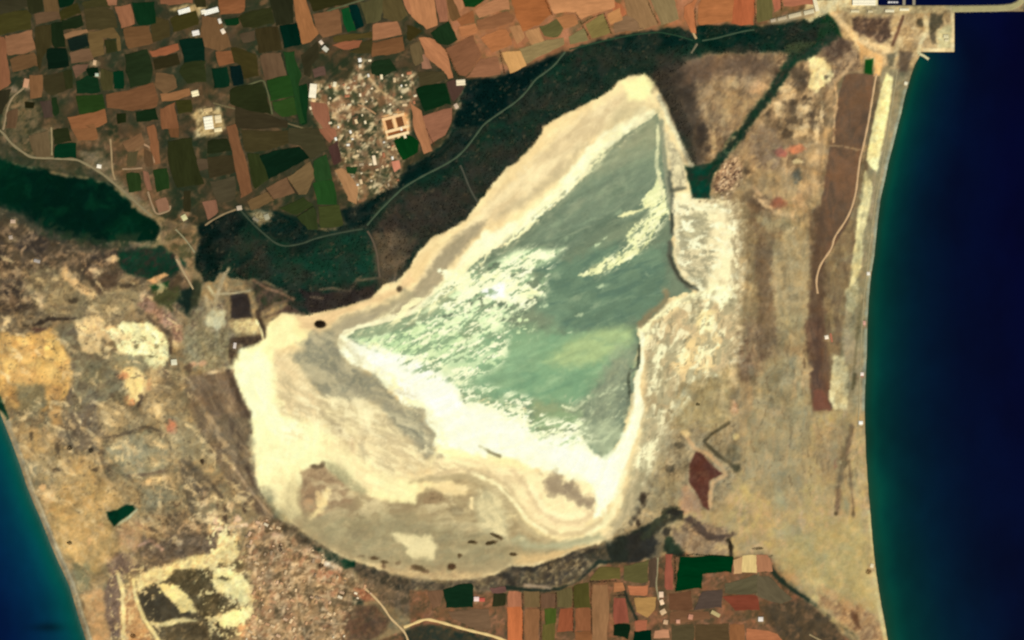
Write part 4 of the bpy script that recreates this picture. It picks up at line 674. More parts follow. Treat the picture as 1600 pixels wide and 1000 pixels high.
# southern floor
b_ = (380, 670)
poly((238, 216, 160), K(*b_, (430, 60), (700, 20), (900, 60), (980, 160), (1100, 200), (900, 240), (740, 330), (660, 330), (560, 210), (450, 150)), soft=10, rough=8, mix=[((250, 232, 176), 10, .35, -20, 2.5), ((216, 194, 144), 9, .3, -20, 2.5)])
line((180, 166, 128), K(*b_, (640, 100), (660, 150), (670, 200)), w=8, soft=6, rough=4, op=.7); line((214, 182, 138), K(*b_, (590, 60), (605, 190)), w=5, soft=4, rough=2, op=.7); line((200, 178, 132), K(*b_, (470, 10), (540, 50), (580, 90)), w=5, soft=4, rough=3, op=.8)
poly((177, 156, 112), K(*b_, (300, 520), (460, 500), (600, 400), (640, 350), (760, 395), (940, 405), (1000, 330), (1120, 330), (1250, 400), (1280, 560), (1389, 620), (1389, 760), (1000, 760), (800, 740), (560, 680), (420, 600)), soft=9, rough=7, mix=[((162, 142, 102), 13, .38, 8, 2), ((190, 170, 122), 11, .3, 8, 2)])
poly((150, 134, 100), K(*b_, (590, 540), (680, 540), (680, 600), (620, 620), (560, 590)), soft=7, rough=5, op=.8); poly((158, 136, 100), K(*b_, (480, 400), (620, 380), (640, 470), (540, 510), (440, 500)), soft=8, rough=6, op=.7)
poly((168, 140, 102), K(*b_, (300, 260), (340, 210), (430, 190), (480, 250), (560, 320), (580, 400), (460, 430), (440, 300), (330, 320)), soft=6, rough=6, mix=[((146, 122, 90), 8, .35, -50, 2), ((186, 158, 116), 7, .25)])
line((112, 94, 68), K(*b_, (380, 205), (420, 205), (435, 185)), w=6, soft=3, rough=2.5)
poly((172, 164, 120), K(*b_, (440, 180), (500, 190), (600, 270), (690, 350), (640, 350), (560, 300), (490, 230)), soft=5, rough=4, op=.85)
line((244, 216, 150), K(*b_, (455, 340), (440, 400), (400, 450), (370, 490)), w=9, soft=4, rough=4); blob((214, 166, 116), *K(*b_, (360, 400))[0], 8, 8, op=.7); blob((244, 214, 148), *K(*b_, (415, 410))[0], 6, 7)
poly((226, 208, 150), K(*b_, (140, 260), (290, 240), (300, 330), (310, 480), (260, 520), (190, 440)), soft=8, rough=6, mix=[((206, 190, 138), 9, .35, -70, 2)])
blob((140, 138, 106), *K(*b_, (140, 350))[0], 13, 17, 30, rough=.4, op=.9)
poly((255, 240, 172), K(*b_, (770, 330), (830, 290), (950, 295), (930, 400), (800, 395), (700, 360)), soft=6, rough=5); poly((238, 212, 152), K(*b_, (1030, 300), (1110, 280), (1220, 320), (1200, 360), (1090, 355)), soft=5, rough=4)
blob((158, 132, 94), *K(*b_, (1040, 380))[0], 26, 13, rough=.6, op=.8, mix=[((120, 98, 70), 5, .3)]); blob((146, 132, 98), *K(*b_, (1160, 450))[0], 16, 12, rough=.6, op=.6)
poly((232, 214, 156), K(*b_, (810, 565), (900, 570), (1010, 585), (1055, 640), (1030, 705), (920, 705), (870, 640)), soft=4, rough=4, mix=[((246, 232, 176), 6, .35), ((210, 192, 140), 6, .25)])
poly((216, 200, 148), K(*b_, (1230, 400), (1280, 340), (1389, 330), (1440, 480), (1440, 620), (1300, 560), (1250, 450)), soft=8, rough=6, mix=[((196, 184, 138), 10, .35, -60, 2), ((232, 214, 158), 9, .3, -60, 2)]); line((244, 220, 160), K(*b_, (1240, 380), (1240, 430)), w=5, soft=2.5, rough=2)
for q_ in ((930, 755, 10, 5), (990, 775, 8, 4), (1130, 750, 7, 5), (720, 700, 12, 4), (840, 730, 5, 5), (760, 740, 4, 8), (640, 690, 6, 3)):
    blob((118, 92, 64), *K(*b_, q_[:2])[0], q_[2], q_[3], rough=.5, op=.85)
# swirls about the south-east bay
c_ = (680, 600)
poly((250, 230, 172), K(*c_, (0, 400), (250, 400), (480, 470), (600, 480), (700, 500), (860, 560), (870, 700), (800, 800), (620, 810), (500, 720), (420, 590), (280, 480), (0, 500)), soft=9, rough=6, mix=[((238, 212, 158), 9, .35, -25, 2.5)])
ring = [((0, 492), (140, 462), (280, 474), (400, 560), (470, 680), (560, 770), (680, 820), (800, 805), (900, 740)), ((420, 470), (500, 560), (560, 680), (660, 750), (780, 750), (870, 690)), ((0, 520), (120, 500), (240, 520), (350, 590), (420, 690), (500, 790), (600, 850))]
for r_, c2, w_, o_ in zip(ring, ((216, 192, 142), (226, 200, 150), (196, 176, 128)), (7, 8, 9), (.8, .8, .85)):
    line(c2, K(*c_, *r_), w=w_, soft=4, rough=3, op=o_)
line((252, 236, 178), K(*c_, (200, 480), (330, 540), (430, 640), (500, 740), (600, 800)), w=5, soft=3, rough=2); line((254, 240, 184), K(*c_, (520, 560), (600, 690), (700, 720), (800, 710)), w=7, soft=4, rough=3, op=.8)
poly((170, 150, 116), K(*c_, (590, 530), (640, 480), (680, 500), (690, 540), (740, 530), (800, 600), (870, 620), (850, 680), (780, 660), (700, 610), (620, 600)), soft=6, rough=6, rs=8, mix=[((186, 166, 128), 6, .35, -30, 2), ((150, 132, 104), 6, .25, -30, 2)]); blob((190, 174, 130), *K(*c_, (660, 460))[0], 5, 8, op=.8)
poly((255, 255, 216), K(*c_, (0, 140), (250, 120), (440, 130), (510, 250), (600, 290), (760, 260), (850, 350), (900, 400), (980, 340), (1060, 200), (1090, 60), (1110, 120), (1060, 320), (1000, 420), (1000, 560), (900, 720), (860, 730), (880, 580), (800, 500), (700, 480), (600, 440), (480, 420), (300, 370), (0, 330)), soft=5, rough=6, rs=10, mix=[((255, 252, 200), 10, .25)])
poly((255, 255, 226), K(*c_, (780, 400), (860, 400), (960, 420), (990, 480), (960, 560), (900, 500), (820, 500)), soft=7, rough=5)
line((150, 140, 102), K(*c_, (240, 335), (300, 370), (350, 390)), w=4, soft=2, rough=1.5); line((226, 168, 128), K(*c_, (355, 270), (352, 310), (362, 350)), w=4, soft=3, rough=2, op=.5)
# ragged southern edge of the brine
for pts, w_ in (((( 340, 90), (420, 130), (490, 150)), 4), (((380, 130), (450, 150), (470, 180)), 3), (((500, 230), (600, 220), (720, 210)), 5), (((560, 290), (640, 260), (690, 265)), 4), (((620, 235), (700, 215)), 3), (((690, 120), (750, 140)), 4), (((870, 150), (910, 155)), 3), (((920, 260), (970, 250), (990, 240)), 4), (((830, 70), (960, 150)), 3)):
    line((240, 244, 192), K(*c_, *pts), w=w_, soft=1.6, rough=3, rs=4, op=.9)
spots((140, 164, 122), K(*c_, (140, 10), (260, 40), (480, 140), (500, 200), (380, 160), (250, 110), (150, 120)), 4, .36, soft=.14, edge=3, ang=-20, st=1.8)
poly((132, 142, 114), K(*c_, (720, 150), (840, 60), (960, 10), (1050, 20), (1060, 120), (1000, 250), (940, 340), (900, 380), (850, 330), (800, 260), (760, 240)), soft=9, rough=8, op=.75, mix=[((112, 126, 104), 7, .35, 60, 1.6), ((162, 170, 130), 6, .28, 50, 2)])
spots((196, 204, 158), K(*c_, (700, 60), (1050, 20), (1040, 200), (930, 340), (780, 250)), 5, .13, soft=.25, ang=30, st=2, op=.7)
poly((150, 176, 126), K(*c_, (520, 190), (640, 150), (780, 150), (800, 230), (680, 240), (560, 240)), soft=6, rough=6, op=.8)
# greyer northern brine with cloudy shoals
for q_ in ((985, 215, 22, 10, 35), (960, 262, 26, 9, 30), (1000, 240, 16, 7, 30), (900, 320, 20, 8, 30)):
    blob((150, 152, 118), *q_, rough=.6, op=.55)
for q_ in ((868, 352, 14, 6, 25), (920, 345, 16, 6, 30), (885, 372, 10, 5, 25), (965, 332, 12, 5, 30), (1004, 330, 8, 4, 20), (940, 300, 12, 5, 30), (870, 430, 14, 7, 10), (900, 466, 14, 5, 20), (930, 478, 12, 4, 25), (945, 447, 8, 4, 20), (1010, 428, 5, 4, 0), (860, 455, 10, 6, 0)):
    blob((158, 176, 136), *q_, rough=.8, op=.6, hard=.1)
for q_ in ((906, 492, 7, 3, 15), (938, 447, 7, 3, 25), (932, 383, 8, 2.5, 20), (945, 372, 5, 2, 25), (890, 560 - 40, 5, 2, 10), (850, 478, 9, 3, 15), (830, 462, 10, 3, 10)):
    blob((196, 212, 164), *q_, rough=.7, op=.8)

# ---------------------------------------------------------------- second pass over the land
def P2(o, c, zs, soft=5, rough=6, **kw): poly(c, K(*o, *zs), soft=soft, rough=rough, **kw)
def L2(o, c, zs, w=5, soft=3, rough=3, **kw): line(c, K(*o, *zs), w=w, soft=soft, rough=rough, **kw)
def B2(o, c, *qs, op=.8, rough=.6, **kw):
    for x, y, rx, ry, *a in qs: blob(c, *K(*o, (x, y))[0], rx / 3.4725, ry / 3.4725, *(a or [0]), op=op, rough=rough, **kw)
o = (0, 400)
P2(o, (158, 140, 98), ((140, 80), (340, 80), (520, 200), (640, 150), (760, 170), (820, 260), (660, 340), (400, 340), (250, 320), (140, 200)), soft=9, rough=9, op=.8, mix=[((118, 102, 74), 8, .35), ((186, 160, 112), 7, .28)])
P2(o, (80, 64, 48), ((470, 100), (640, 95), (645, 150), (540, 205)), op=.85); B2(o, (66, 56, 42), (395, 243, 40, 18), (690, 165, 45, 18), (140, 380, 26, 16), (510, 150, 22, 30))
L2(o, (226, 186, 126), ((345, 85), (400, 150), (500, 212)), w=12, mix=[((196, 162, 112), 6, .3)]); B2(o, (226, 192, 138), (205, 225, 34, 34), (222, 265, 14, 34), (525, 92, 44, 36), (612, 14, 34, 24), (775, 215, 26, 40), (190, 25, 26, 12))
L2(o, (60, 50, 40), ((215, 368), (262, 345), (400, 340)), w=5); B2(o, (84, 58, 50), (205, 402, 46, 20))
P2(o, (214, 166, 96), ((180, 430), (290, 398), (350, 500), (385, 560), (392, 640), (330, 700), (240, 690), (60, 680), (0, 640), (0, 420), (100, 440)), mix=[((190, 150, 90), 11, .38), ((226, 184, 106), 8, .3, -45, 2)], soft=6, rough=8)
P2(o, (240, 192, 108), ((240, 440), (290, 430), (335, 490), (372, 560), (330, 590), (270, 560), (235, 500)), soft=4, rough=6); B2(o, (234, 188, 108), (60, 595, 40, 60, -30), (150, 465, 50, 22), (345, 740, 18, 60, -20))
P2(o, (138, 124, 87), ((90, 700), (230, 690), (250, 830), (110, 850)), soft=7, rough=7); P2(o, (128, 116, 86), ((300, 400), (400, 430), (430, 540), (600, 550), (665, 680), (660, 780), (520, 780), (390, 868), (400, 650), (380, 540)), soft=6, rough=7, mix=[((146, 136, 100), 9, .35), ((104, 90, 68), 8, .3)])
P2(o, (234, 202, 140), ((405, 350), (540, 330), (570, 420), (545, 500), (500, 525), (440, 520), (425, 430)), soft=4, rough=6, mix=[((206, 174, 122), 7, .35)])
P2(o, (255, 246, 178), ((555, 400), (640, 400), (660, 362), (800, 360), (870, 420), (912, 490), (912, 570), (850, 605), (800, 580), (775, 532), (720, 532), (640, 512), (620, 460)), soft=3, rough=6, rs=6, mix=[((240, 216, 152), 6, .25)])
B2(o, (128, 118, 80), (785, 448, 22, 12, -40), (740, 492, 14, 14), (660, 430, 18, 10), (850, 490, 22, 16), (820, 545, 40, 9), op=.85); B2(o, (128, 120, 88), (760, 570, 60, 26), (520, 640, 80, 60))
P2(o, (246, 212, 136), ((680, 620), (725, 612), (790, 680), (770, 740), (742, 800), (700, 800), (685, 700)), soft=3.5, rough=5, rs=6); B2(o, (226, 148, 92), (668, 650, 34, 26), (715, 790, 26, 24), (810, 700, 18, 30)); B2(o, (104, 84, 62), (762, 760, 14, 22))
P2(o, (196, 166, 114), ((800, 660), (880, 600), (900, 700), (1000, 800), (960, 880), (760, 868), (780, 780)), soft=8, rough=8, op=.7, mix=[((150, 130, 92), 7, .35)]); B2(o, (126, 110, 82), (910, 700, 45, 60), (870, 720, 30, 36)); B2(o, (234, 200, 136), (850, 850, 40, 40), (950, 470, 22, 30))
L2(o, (178, 138, 108), ((790, 255), (860, 310), (930, 370), (965, 430)), w=16, soft=6, rough=7, rs=6, mix=[((120, 94, 72), 5, .35)]); L2(o, (84, 68, 52), ((800, 330), (870, 385), (925, 430), (925, 520)), w=6, op=.8)
P2(o, (142, 130, 93), ((1000, 410), (1240, 400), (1260, 560), (1160, 610), (1010, 590)), soft=5, rough=6, mix=[((112, 100, 74), 6, .35), ((176, 160, 118), 5, .3)]); P2(o, (206, 196, 150), ((1115, 320), (1160, 285), (1220, 300), (1225, 370), (1180, 400), (1120, 380)), soft=3, rough=3)
L2(o, (170, 150, 110), ((1165, 290), (1175, 230), (1205, 130), (1240, 70)), w=4); L2(o, (176, 156, 114), ((1130, 290), (1120, 220)), w=5); L2(o, (196, 156, 116), ((1040, 590), (1110, 580)), w=6); L2(o, (206, 180, 134), ((1110, 650), (1180, 625), (1260, 622)), w=4); B2(o, (70, 56, 44), (1020, 610, 30, 30), (1250, 520, 20, 40), op=.7)
P2(o, (134, 110, 82), ((1050, 660), (1180, 640), (1255, 640), (1300, 760), (1340, 868), (1150, 868), (1080, 780)), soft=6, rough=6, mix=[((110, 92, 70), 8, .35, -62, 3), ((154, 130, 96), 8, .3, -62, 3)]); L2(o, (86, 70, 54), ((1240, 630), (1275, 720), (1310, 800), (1345, 868)), w=10, soft=5)
o = (0, 630)
P2(o, (182, 154, 102), ((90, 130), (300, 170), (380, 290), (480, 300), (560, 400), (700, 440), (560, 480), (330, 460), (200, 400)), soft=12, rough=12, op=.7, mix=[((146, 124, 88), 8, .35), ((204, 168, 106), 9, .3)])
P2(o, (116, 100, 76), ((350, 40), (520, 60), (560, 180), (520, 260), (400, 250), (300, 190), (330, 120)), soft=8, rough=9, op=.8, mix=[((92, 78, 60), 7, .35), ((142, 124, 94), 7, .3)])
B2(o, (70, 58, 44), (308, 230, 20, 44), (378, 240, 16, 18), (495, 255, 16, 24), (310, 362, 34, 14), (520, 362, 22, 14), (170, 180, 12, 30), (350, 130, 26, 10), (600, 350, 34, 24), (560, 270, 26, 20), op=.75)
P2(o, (154, 143, 108), ((560, 240), (700, 190), (830, 170), (920, 260), (900, 380), (760, 390), (620, 400)), soft=7, rough=8, op=.85, mix=[((130, 122, 92), 8, .35, -60, 2), ((178, 162, 118), 8, .3, -60, 2)]); L2(o, (230, 198, 138), ((805, 180), (850, 220), (935, 245)), w=6); B2(o, (232, 202, 140), (625, 238, 30, 16), (690, 205, 20, 20), (860, 410, 40, 16), (665, 300, 10, 30))
L2(o, (102, 88, 66), ((545, 190), (650, 175), (760, 140), (800, 128), (860, 150), (915, 205), (930, 260)), w=3.6, soft=2, rough=2); L2(o, (116, 98, 74), ((700, 395), (800, 385), (890, 370)), w=4, soft=2.5); L2(o, (150, 138, 106), ((930, 260), (1040, 225), (1100, 190)), w=4, op=.7)
P2(o, (176, 158, 114), ((930, 60), (1020, 60), (1110, 200), (1160, 330), (1060, 310), (960, 300), (900, 200)), soft=9, rough=8, op=.75, mix=[((150, 134, 98), 8, .3, -60, 2)]); B2(o, (228, 140, 96), (930, 125, 32, 40)); B2(o, (70, 60, 46), (1098, 318, 14, 18))
P2(o, (96, 84, 63), ((985, 310), (1040, 330), (1110, 400), (1180, 470), (1140, 480), (1060, 450), (1050, 520), (1090, 640), (1050, 660), (1000, 500)), soft=5, rough=6, mix=[((122, 106, 80), 6, .3)])
for q_ in ((1105, 525, 40, 40), (1150, 610, 30, 30), (1250, 560, 26, 40), (1240, 640, 40, 18), (890, 680, 40, 26), (1050, 660, 24, 40), (1290, 700, 22, 30), (1200, 700, 40, 24)):
    B2(o, (236, 202, 144), q_, rough=.8, mix=[((190, 152, 106), 4, .35)])
B2(o, (84, 66, 48), (1100, 520, 12, 14), (1215, 600, 18, 60), (1325, 570, 18, 30), (960, 550, 24, 18), (910, 640, 22, 26), (1180, 560, 10, 50), op=.75)
P2(o, (108, 93, 72), ((780, 700), (900, 740), (1000, 700), (1180, 720), (1190, 790), (1060, 830), (900, 850), (780, 830)), soft=6, rough=7, mix=[((84, 70, 54), 6, .35), ((140, 118, 90), 6, .25)]); L2(o, (196, 156, 126), ((760, 770), (820, 745), (880, 790)), w=5); B2(o, (214, 190, 144), (970, 755, 30, 22))
P2(o, (206, 168, 106), ((360, 520), (640, 490), (660, 560), (560, 640), (640, 760), (600, 868), (420, 868), (330, 700)), soft=10, rough=9, op=.7, mix=[((184, 154, 100), 9, .35), ((222, 178, 112), 8, .25)])
B2(o, (230, 180, 118), (485, 745, 14, 26), (550, 665, 18, 22), (230, 460, 22, 30), (270, 500, 40, 50), op=.75)
o = (180, 770)
P2(o, CREAM, ((115, 480), (200, 425), (310, 388), (480, 358), (550, 300), (570, 225), (650, 240), (670, 330), (650, 365), (540, 400), (470, 412), (320, 418), (285, 455), (200, 490), (130, 530)), soft=3, rough=7, rs=6, mix=[((224, 188, 126), 6, .3)])
P2(o, (255, 236, 160), ((535, 410), (640, 425), (720, 470), (745, 580), (700, 605), (600, 545), (530, 500)), soft=2.5, rough=6, rs=5); P2(o, (255, 236, 160), ((540, 680), (640, 640), (755, 620), (740, 665), (650, 735), (570, 720)), soft=2.5, rough=6, rs=5); B2(o, (96, 82, 54), (585, 465, 42, 16), (720, 460, 20, 18), (660, 395, 66, 24), (570, 385, 26, 10), op=.9)
P2(o, (90, 79, 53), ((330, 420), (500, 432), (540, 560), (670, 605), (560, 645), (460, 710), (440, 600), (340, 500), (290, 470)), soft=4, rough=6, mix=[((70, 62, 42), 7, .3), ((118, 102, 70), 6, .2)]); P2(o, (74, 67, 51), ((130, 545), (230, 512), (330, 605), (420, 665), (330, 685), (210, 700), (155, 640)), soft=3, rough=5)
P2(o, (252, 226, 146), ((238, 490), (335, 500), (395, 560), (436, 640), (360, 652), (325, 590), (250, 535)), soft=2.5, rough=6, rs=5); L2(o, (236, 216, 150), ((200, 712), (280, 710), (340, 690), (440, 695)), w=4)
L2(o, (238, 216, 178), ((1100, 350), (1150, 385), (1220, 420)), w=6, rough=4); L2(o, (232, 196, 150), ((540, 195), (640, 190), (710, 175)), w=5); B2(o, (234, 190, 146), (785, 185, 34, 34), (540, 150, 26, 30), (660, 140, 26, 30), (870, 235, 34, 26), (1040, 310, 34, 30), (930, 270, 20, 12), op=.75)
B2(o, (70, 56, 42), (600, 130, 14, 50), (705, 90, 14, 30), (600, 212, 44, 10), (800, 240, 50, 26), (895, 300, 10, 24), (880, 165, 16, 26), (1115, 400, 18, 16), (840, 300, 40, 20), op=.75)
# east: scrub beyond the lake head
o = (1020, 60)
P2(o, (64, 56, 45), ((20, 90), (180, 110), (230, 260), (240, 420), (300, 560), (270, 700), (210, 690), (150, 520), (90, 400), (40, 300), (0, 220)), soft=14, rough=9, op=.75); P2(o, (108, 86, 66), ((170, 100), (560, 90), (660, 160), (600, 220), (430, 200), (260, 240), (160, 250)), soft=12, rough=9, op=.65)
P2(o, (168, 138, 97), ((250, 250), (330, 230), (420, 200), (500, 250), (600, 210), (625, 290), (545, 350), (500, 420), (430, 500), (370, 560), (325, 650), (305, 560), (330, 480), (260, 420), (240, 330)), soft=9, rough=9, op=.85, mix=[((128, 104, 76), 7, .38, 62, 2), ((192, 160, 112), 6, .3, 62, 2)])
B2(o, (228, 178, 122), (570, 265, 60, 56, 40)); B2(o, (200, 168, 116), (395, 400, 34, 90, -15), (435, 240, 44, 34), (330, 560, 16, 70), (500, 360, 20, 50, -20), op=.7); B2(o, (56, 49, 42), (270, 505, 30, 54), (300, 600, 26, 30), op=.7)
P2(o, (248, 224, 154), ((850, 105), (930, 112), (980, 195), (955, 245), (890, 285), (840, 265), (862, 180)), soft=3.5, rough=6, rs=6, mix=[((228, 196, 134), 6, .3)]); B2(o, (78, 66, 51), (790, 190, 60, 50), (760, 390, 30, 70), (690, 290, 20, 18), (870, 455, 26, 22), (835, 325, 34, 16), (940, 210, 14, 18), (800, 250, 30, 40), (730, 520, 40, 30), (620, 410, 18, 20), op=.75)
B2(o, (238, 204, 146), (725, 275, 44, 36), (680, 370, 48, 30, -20), (830, 380, 46, 36), (812, 500, 48, 40), (890, 510, 16, 60), (915, 420, 12, 80), op=.85); B2(o, (150, 124, 92), (610, 560, 90, 100), op=.5)
B2(o, (214, 134, 88), (775, 595, 56, 26, 12)); B2(o, (168, 104, 82), (690, 620, 36, 26)); B2(o, (242, 216, 156), (785, 668, 32, 16)); B2(o, (92, 92, 78), (790, 740, 30, 44)); B2(o, (208, 172, 120), (880, 640, 34, 70), (890, 800, 20, 60), op=.7)
spots((232, 196, 146), K(*o, (340, 690), (470, 640), (490, 780), (400, 868), (330, 850)), 3.6, .3, soft=.15); spots((92, 70, 54), K(*o, (340, 690), (470, 640), (490, 780), (400, 868), (330, 850)), 3.6, .3, soft=.15)
L2(o, (206, 168, 118), ((985, 230), (1000, 320), (985, 440), (980, 560)), w=3, soft=1.5); L2(o, (196, 162, 116), ((1080, 130), (1040, 190), (990, 230)), w=4); L2(o, (186, 156, 112), ((950, 580), (1050, 590), (1140, 610)), w=2.5, soft=1.5, op=.6)
# long bands between lake and plain
o = (1020, 290)
P2(o, (146, 126, 88), ((440, 130), (520, 60), (570, 160), (575, 500), (580, 868), (460, 900), (470, 600), (485, 400), (470, 240)), soft=6, rough=7, mix=[((128, 108, 78), 9, .35, 88, 4), ((164, 142, 100), 8, .28, 88, 4)])
P2(o, (114, 93, 68), ((520, 60), (600, 60), (700, 170), (640, 200), (660, 330), (635, 420), (650, 640), (660, 868), (585, 868), (580, 640), (560, 500), (570, 300), (520, 180)), soft=6, rough=8, rs=7, mix=[((134, 112, 82), 7, .38, 86, 2.5), ((96, 76, 56), 6, .25)])
P2(o, (172, 151, 107), ((660, 330), (720, 250), (830, 200), (850, 420), (840, 868), (670, 868), (650, 640), (640, 460)), soft=6, rough=6, mix=[((152, 138, 100), 10, .38, 89, 5), ((188, 162, 114), 8, .3, 89, 5)]); P2(o, (150, 140, 102), ((700, 660), (800, 640), (820, 760), (720, 790)), soft=9, rough=8, op=.8); B2(o, (206, 168, 118), (660, 520, 16, 90), op=.6)
B2(o, (150, 94, 68), (680, 95, 56, 42)); L2(o, (212, 176, 126), ((560, 60), (620, 110), (680, 150), (760, 160)), w=5); P2(o, (138, 130, 98), ((550, 150), (640, 180), (740, 190), (760, 240), (640, 240), (570, 210)), op=.8, mix=[((110, 98, 74), 5, .3)]); B2(o, (238, 212, 156), (750, 242, 34, 16, 20)); B2(o, (96, 88, 66), (735, 210, 18, 18)); B2(o, (210, 168, 116), (800, 80, 30, 70, 15))
P2(o, (93, 73, 55), ((850, 130), (930, 100), (935, 560), (930, 700), (920, 868), (830, 868), (850, 600), (860, 400)), soft=5, rough=6, op=.85, mix=[((112, 90, 66), 8, .35, 88, 3)])
P2(o, (252, 236, 182), ((290, 200), (420, 120), (470, 250), (480, 400), (490, 560), (400, 560), (330, 440), (290, 320)), soft=9, rough=9, rs=10, op=.85, mix=[((232, 214, 164), 8, .3)]); P2(o, (246, 232, 182), ((105, 70), (200, 60), (290, 120), (240, 160), (120, 160)), soft=4, rough=6, rs=6)
P2(o, (178, 170, 130), ((130, 170), (260, 150), (320, 230), (290, 330), (180, 310), (140, 260)), soft=6, rough=7, op=.8, mix=[((206, 194, 148), 4, .45, -30, 2.4), ((146, 140, 108), 4, .3, -30, 2.4)]); P2(o, (206, 192, 148), ((120, 330), (280, 350), (320, 460), (290, 540), (190, 500), (120, 400)), soft=6, rough=6, op=.8, mix=[((228, 212, 164), 6, .35)])
P2(o, (166, 158, 120), ((190, 500), (260, 470), (300, 520), (280, 570)), soft=5, rough=4, op=.8)
o = (980, 500)
P2(o, (168, 150, 104), ((280, 340), (420, 300), (560, 260), (570, 540), (440, 600), (380, 560), (300, 600), (230, 560), (260, 420)), soft=9, rough=8, mix=[((146, 130, 92), 9, .36, 80, 2), ((190, 168, 120), 8, .3, 80, 2)]); B2(o, (190, 178, 132), (170, 300, 80, 130), (200, 160, 70, 60), op=.7, mix=[((160, 152, 114), 6, .35)]); B2(o, (238, 206, 146), (330, 320, 60, 26, -15), (420, 220, 80, 40, 25), op=.7)
P2(o, (130, 106, 79), ((600, 0), (800, 0), (810, 190), (720, 230), (690, 330), (620, 330), (600, 200)), soft=7, rough=8, rs=8, mix=[((154, 126, 92), 6, .35, 60, 1.6), ((108, 86, 64), 6, .3)])
P2(o, (170, 153, 111), ((720, 240), (830, 200), (960, 200), (1000, 440), (1000, 540), (880, 868), (640, 868), (600, 600), (700, 440)), soft=10, rough=8, mix=[((150, 141, 106), 10, .38, 88, 3), ((188, 160, 114), 9, .3, 88, 3)]); B2(o, (146, 138, 104), (900, 500, 40, 100), op=.6); B2(o, (196, 164, 122), (800, 500, 50, 40), op=.6)
P2(o, (88, 68, 54), ((965, 0), (1050, 0), (1055, 200), (1060, 480), (1010, 480), (1000, 300), (1020, 200), (970, 120)), soft=4, rough=5, mix=[((112, 84, 64), 6, .35, 88, 3)]); P2(o, (118, 78, 60), ((1010, 380), (1060, 380), (1110, 490), (1010, 490)), soft=3.5, rough=3)
P2(o, (212, 198, 146), ((1125, 200), (1180, 200), (1195, 330), (1185, 480), (1130, 480), (1100, 430), (1110, 320)), soft=4, rough=5, mix=[((186, 172, 126), 7, .35, 85, 2.5)]); L2(o, (246, 232, 172), ((1105, 400), (1110, 440), (1135, 480)), w=4, rough=2); L2(o, (206, 170, 116), ((900, 340), (960, 290), (1000, 270)), w=5); B2(o, (206, 168, 112), (965, 270, 34, 60), op=.6); B2(o, (90, 68, 48), (962, 235, 10, 30), op=.7)
P2(o, (166, 138, 96), ((1030, 580), (1190, 560), (1200, 700), (1180, 868), (1030, 868), (1010, 700)), soft=10, rough=9, op=.7, mix=[((142, 116, 82), 8, .35, 80, 2), ((186, 156, 108), 8, .3)]); L2(o, (104, 88, 64), ((1215, 580), (1190, 680), (1165, 760), (1150, 868)), w=7, soft=4, op=.85); B2(o, (82, 74, 54), (1180, 775, 16, 26)); B2(o, (158, 100, 74), (1130, 780, 12, 30), op=.7); B2(o, (190, 176, 132), (1155, 770, 12, 14))
o = (980, 740)
P2(o, (186, 168, 110), ((800, 420), (1000, 300), (1280, 240), (1330, 480), (1360, 700), (1200, 700), (1050, 650), (880, 540)), soft=14, rough=10, op=.8, mix=[((170, 156, 104), 10, .35), ((200, 174, 116), 9, .25)]); B2(o, (160, 154, 115), (860, 310, 90, 60), (840, 150, 60, 60), op=.6)
B2(o, (206, 160, 106), (900, 570, 60, 26, -35), (1100, 640, 60, 30, -30), (1200, 720, 50, 26, -40), op=.6); B2(o, (104, 74, 52), (1235, 790, 24, 50, 20))
P2(o, (47, 46, 40), ((0, 330), (90, 320), (130, 330), (170, 380), (150, 440), (60, 480), (0, 490)), soft=4, rough=5); L2(o, (56, 58, 42), ((90, 350), (140, 290), (190, 240), (230, 200), (290, 205)), w=9, rough=5); B2(o, (42, 40, 34), (255, 205, 44, 28), (215, 320, 30, 40), op=.85); P2(o, (42, 54, 38), ((210, 350), (260, 340), (310, 420), (240, 440), (200, 420)), soft=3, rough=4)
P2(o, (154, 132, 100), ((250, 300), (340, 330), (440, 370), (540, 370), (550, 430), (400, 440), (300, 420), (250, 350)), soft=5, rough=6, mix=[((120, 100, 76), 6, .35)]); L2(o, (82, 68, 56), ((320, 245), (380, 260), (430, 330), (500, 345), (570, 330)), w=8, soft=4, rough=5); B2(o, (192, 164, 112), (510, 400, 40, 24)); P2(o, (182, 146, 110), ((270, 70), (330, 60), (400, 170), (400, 230), (300, 180)), op=.8); B2(o, (56, 46, 35), (85, 140, 28, 40), (60, 260, 16, 30), op=.85)
P2(o, (152, 140, 104), ((110, 20), (300, 40), (280, 160), (200, 180), (120, 240), (90, 180), (130, 110)), soft=7, rough=7, op=.7, mix=[((126, 112, 84), 7, .35)])
# lake edges feathered: wisps of salt over brine, mud and sand
WISP = (250, 250, 204)
spots(WISP, [(640, 585), (700, 585), (760, 600), (830, 622), (858, 655), (910, 652), (936, 690), (905, 694), (850, 702), (815, 665), (760, 645), (710, 632)], 5.5, .45, ang=12, st=2.6, soft=.22, edge=8)
spots((150, 176, 130), [(690, 590), (730, 598), (800, 622), (835, 650), (850, 690), (905, 680), (925, 700), (880, 700), (820, 680), (780, 640), (720, 625)], 5, .3, ang=14, st=2.8, soft=.2, edge=7, op=.8)
poly((150, 158, 124), K(980, 500, (-60, 150), (40, 120), (50, 200), (10, 330), (-40, 450), (-110, 600), (-180, 620), (-220, 500), (-160, 350), (-110, 240)), soft=14, rough=12, op=.6, mix=[((170, 180, 140), 8, .4, 50, 2), ((132, 144, 114), 8, .25, 50, 2)])
spots((206, 214, 166), [(880, 640), (930, 610), (985, 590), (982, 640), (950, 700), (905, 670)], 6, .2, ang=35, st=2.4, soft=.25, op=.7)
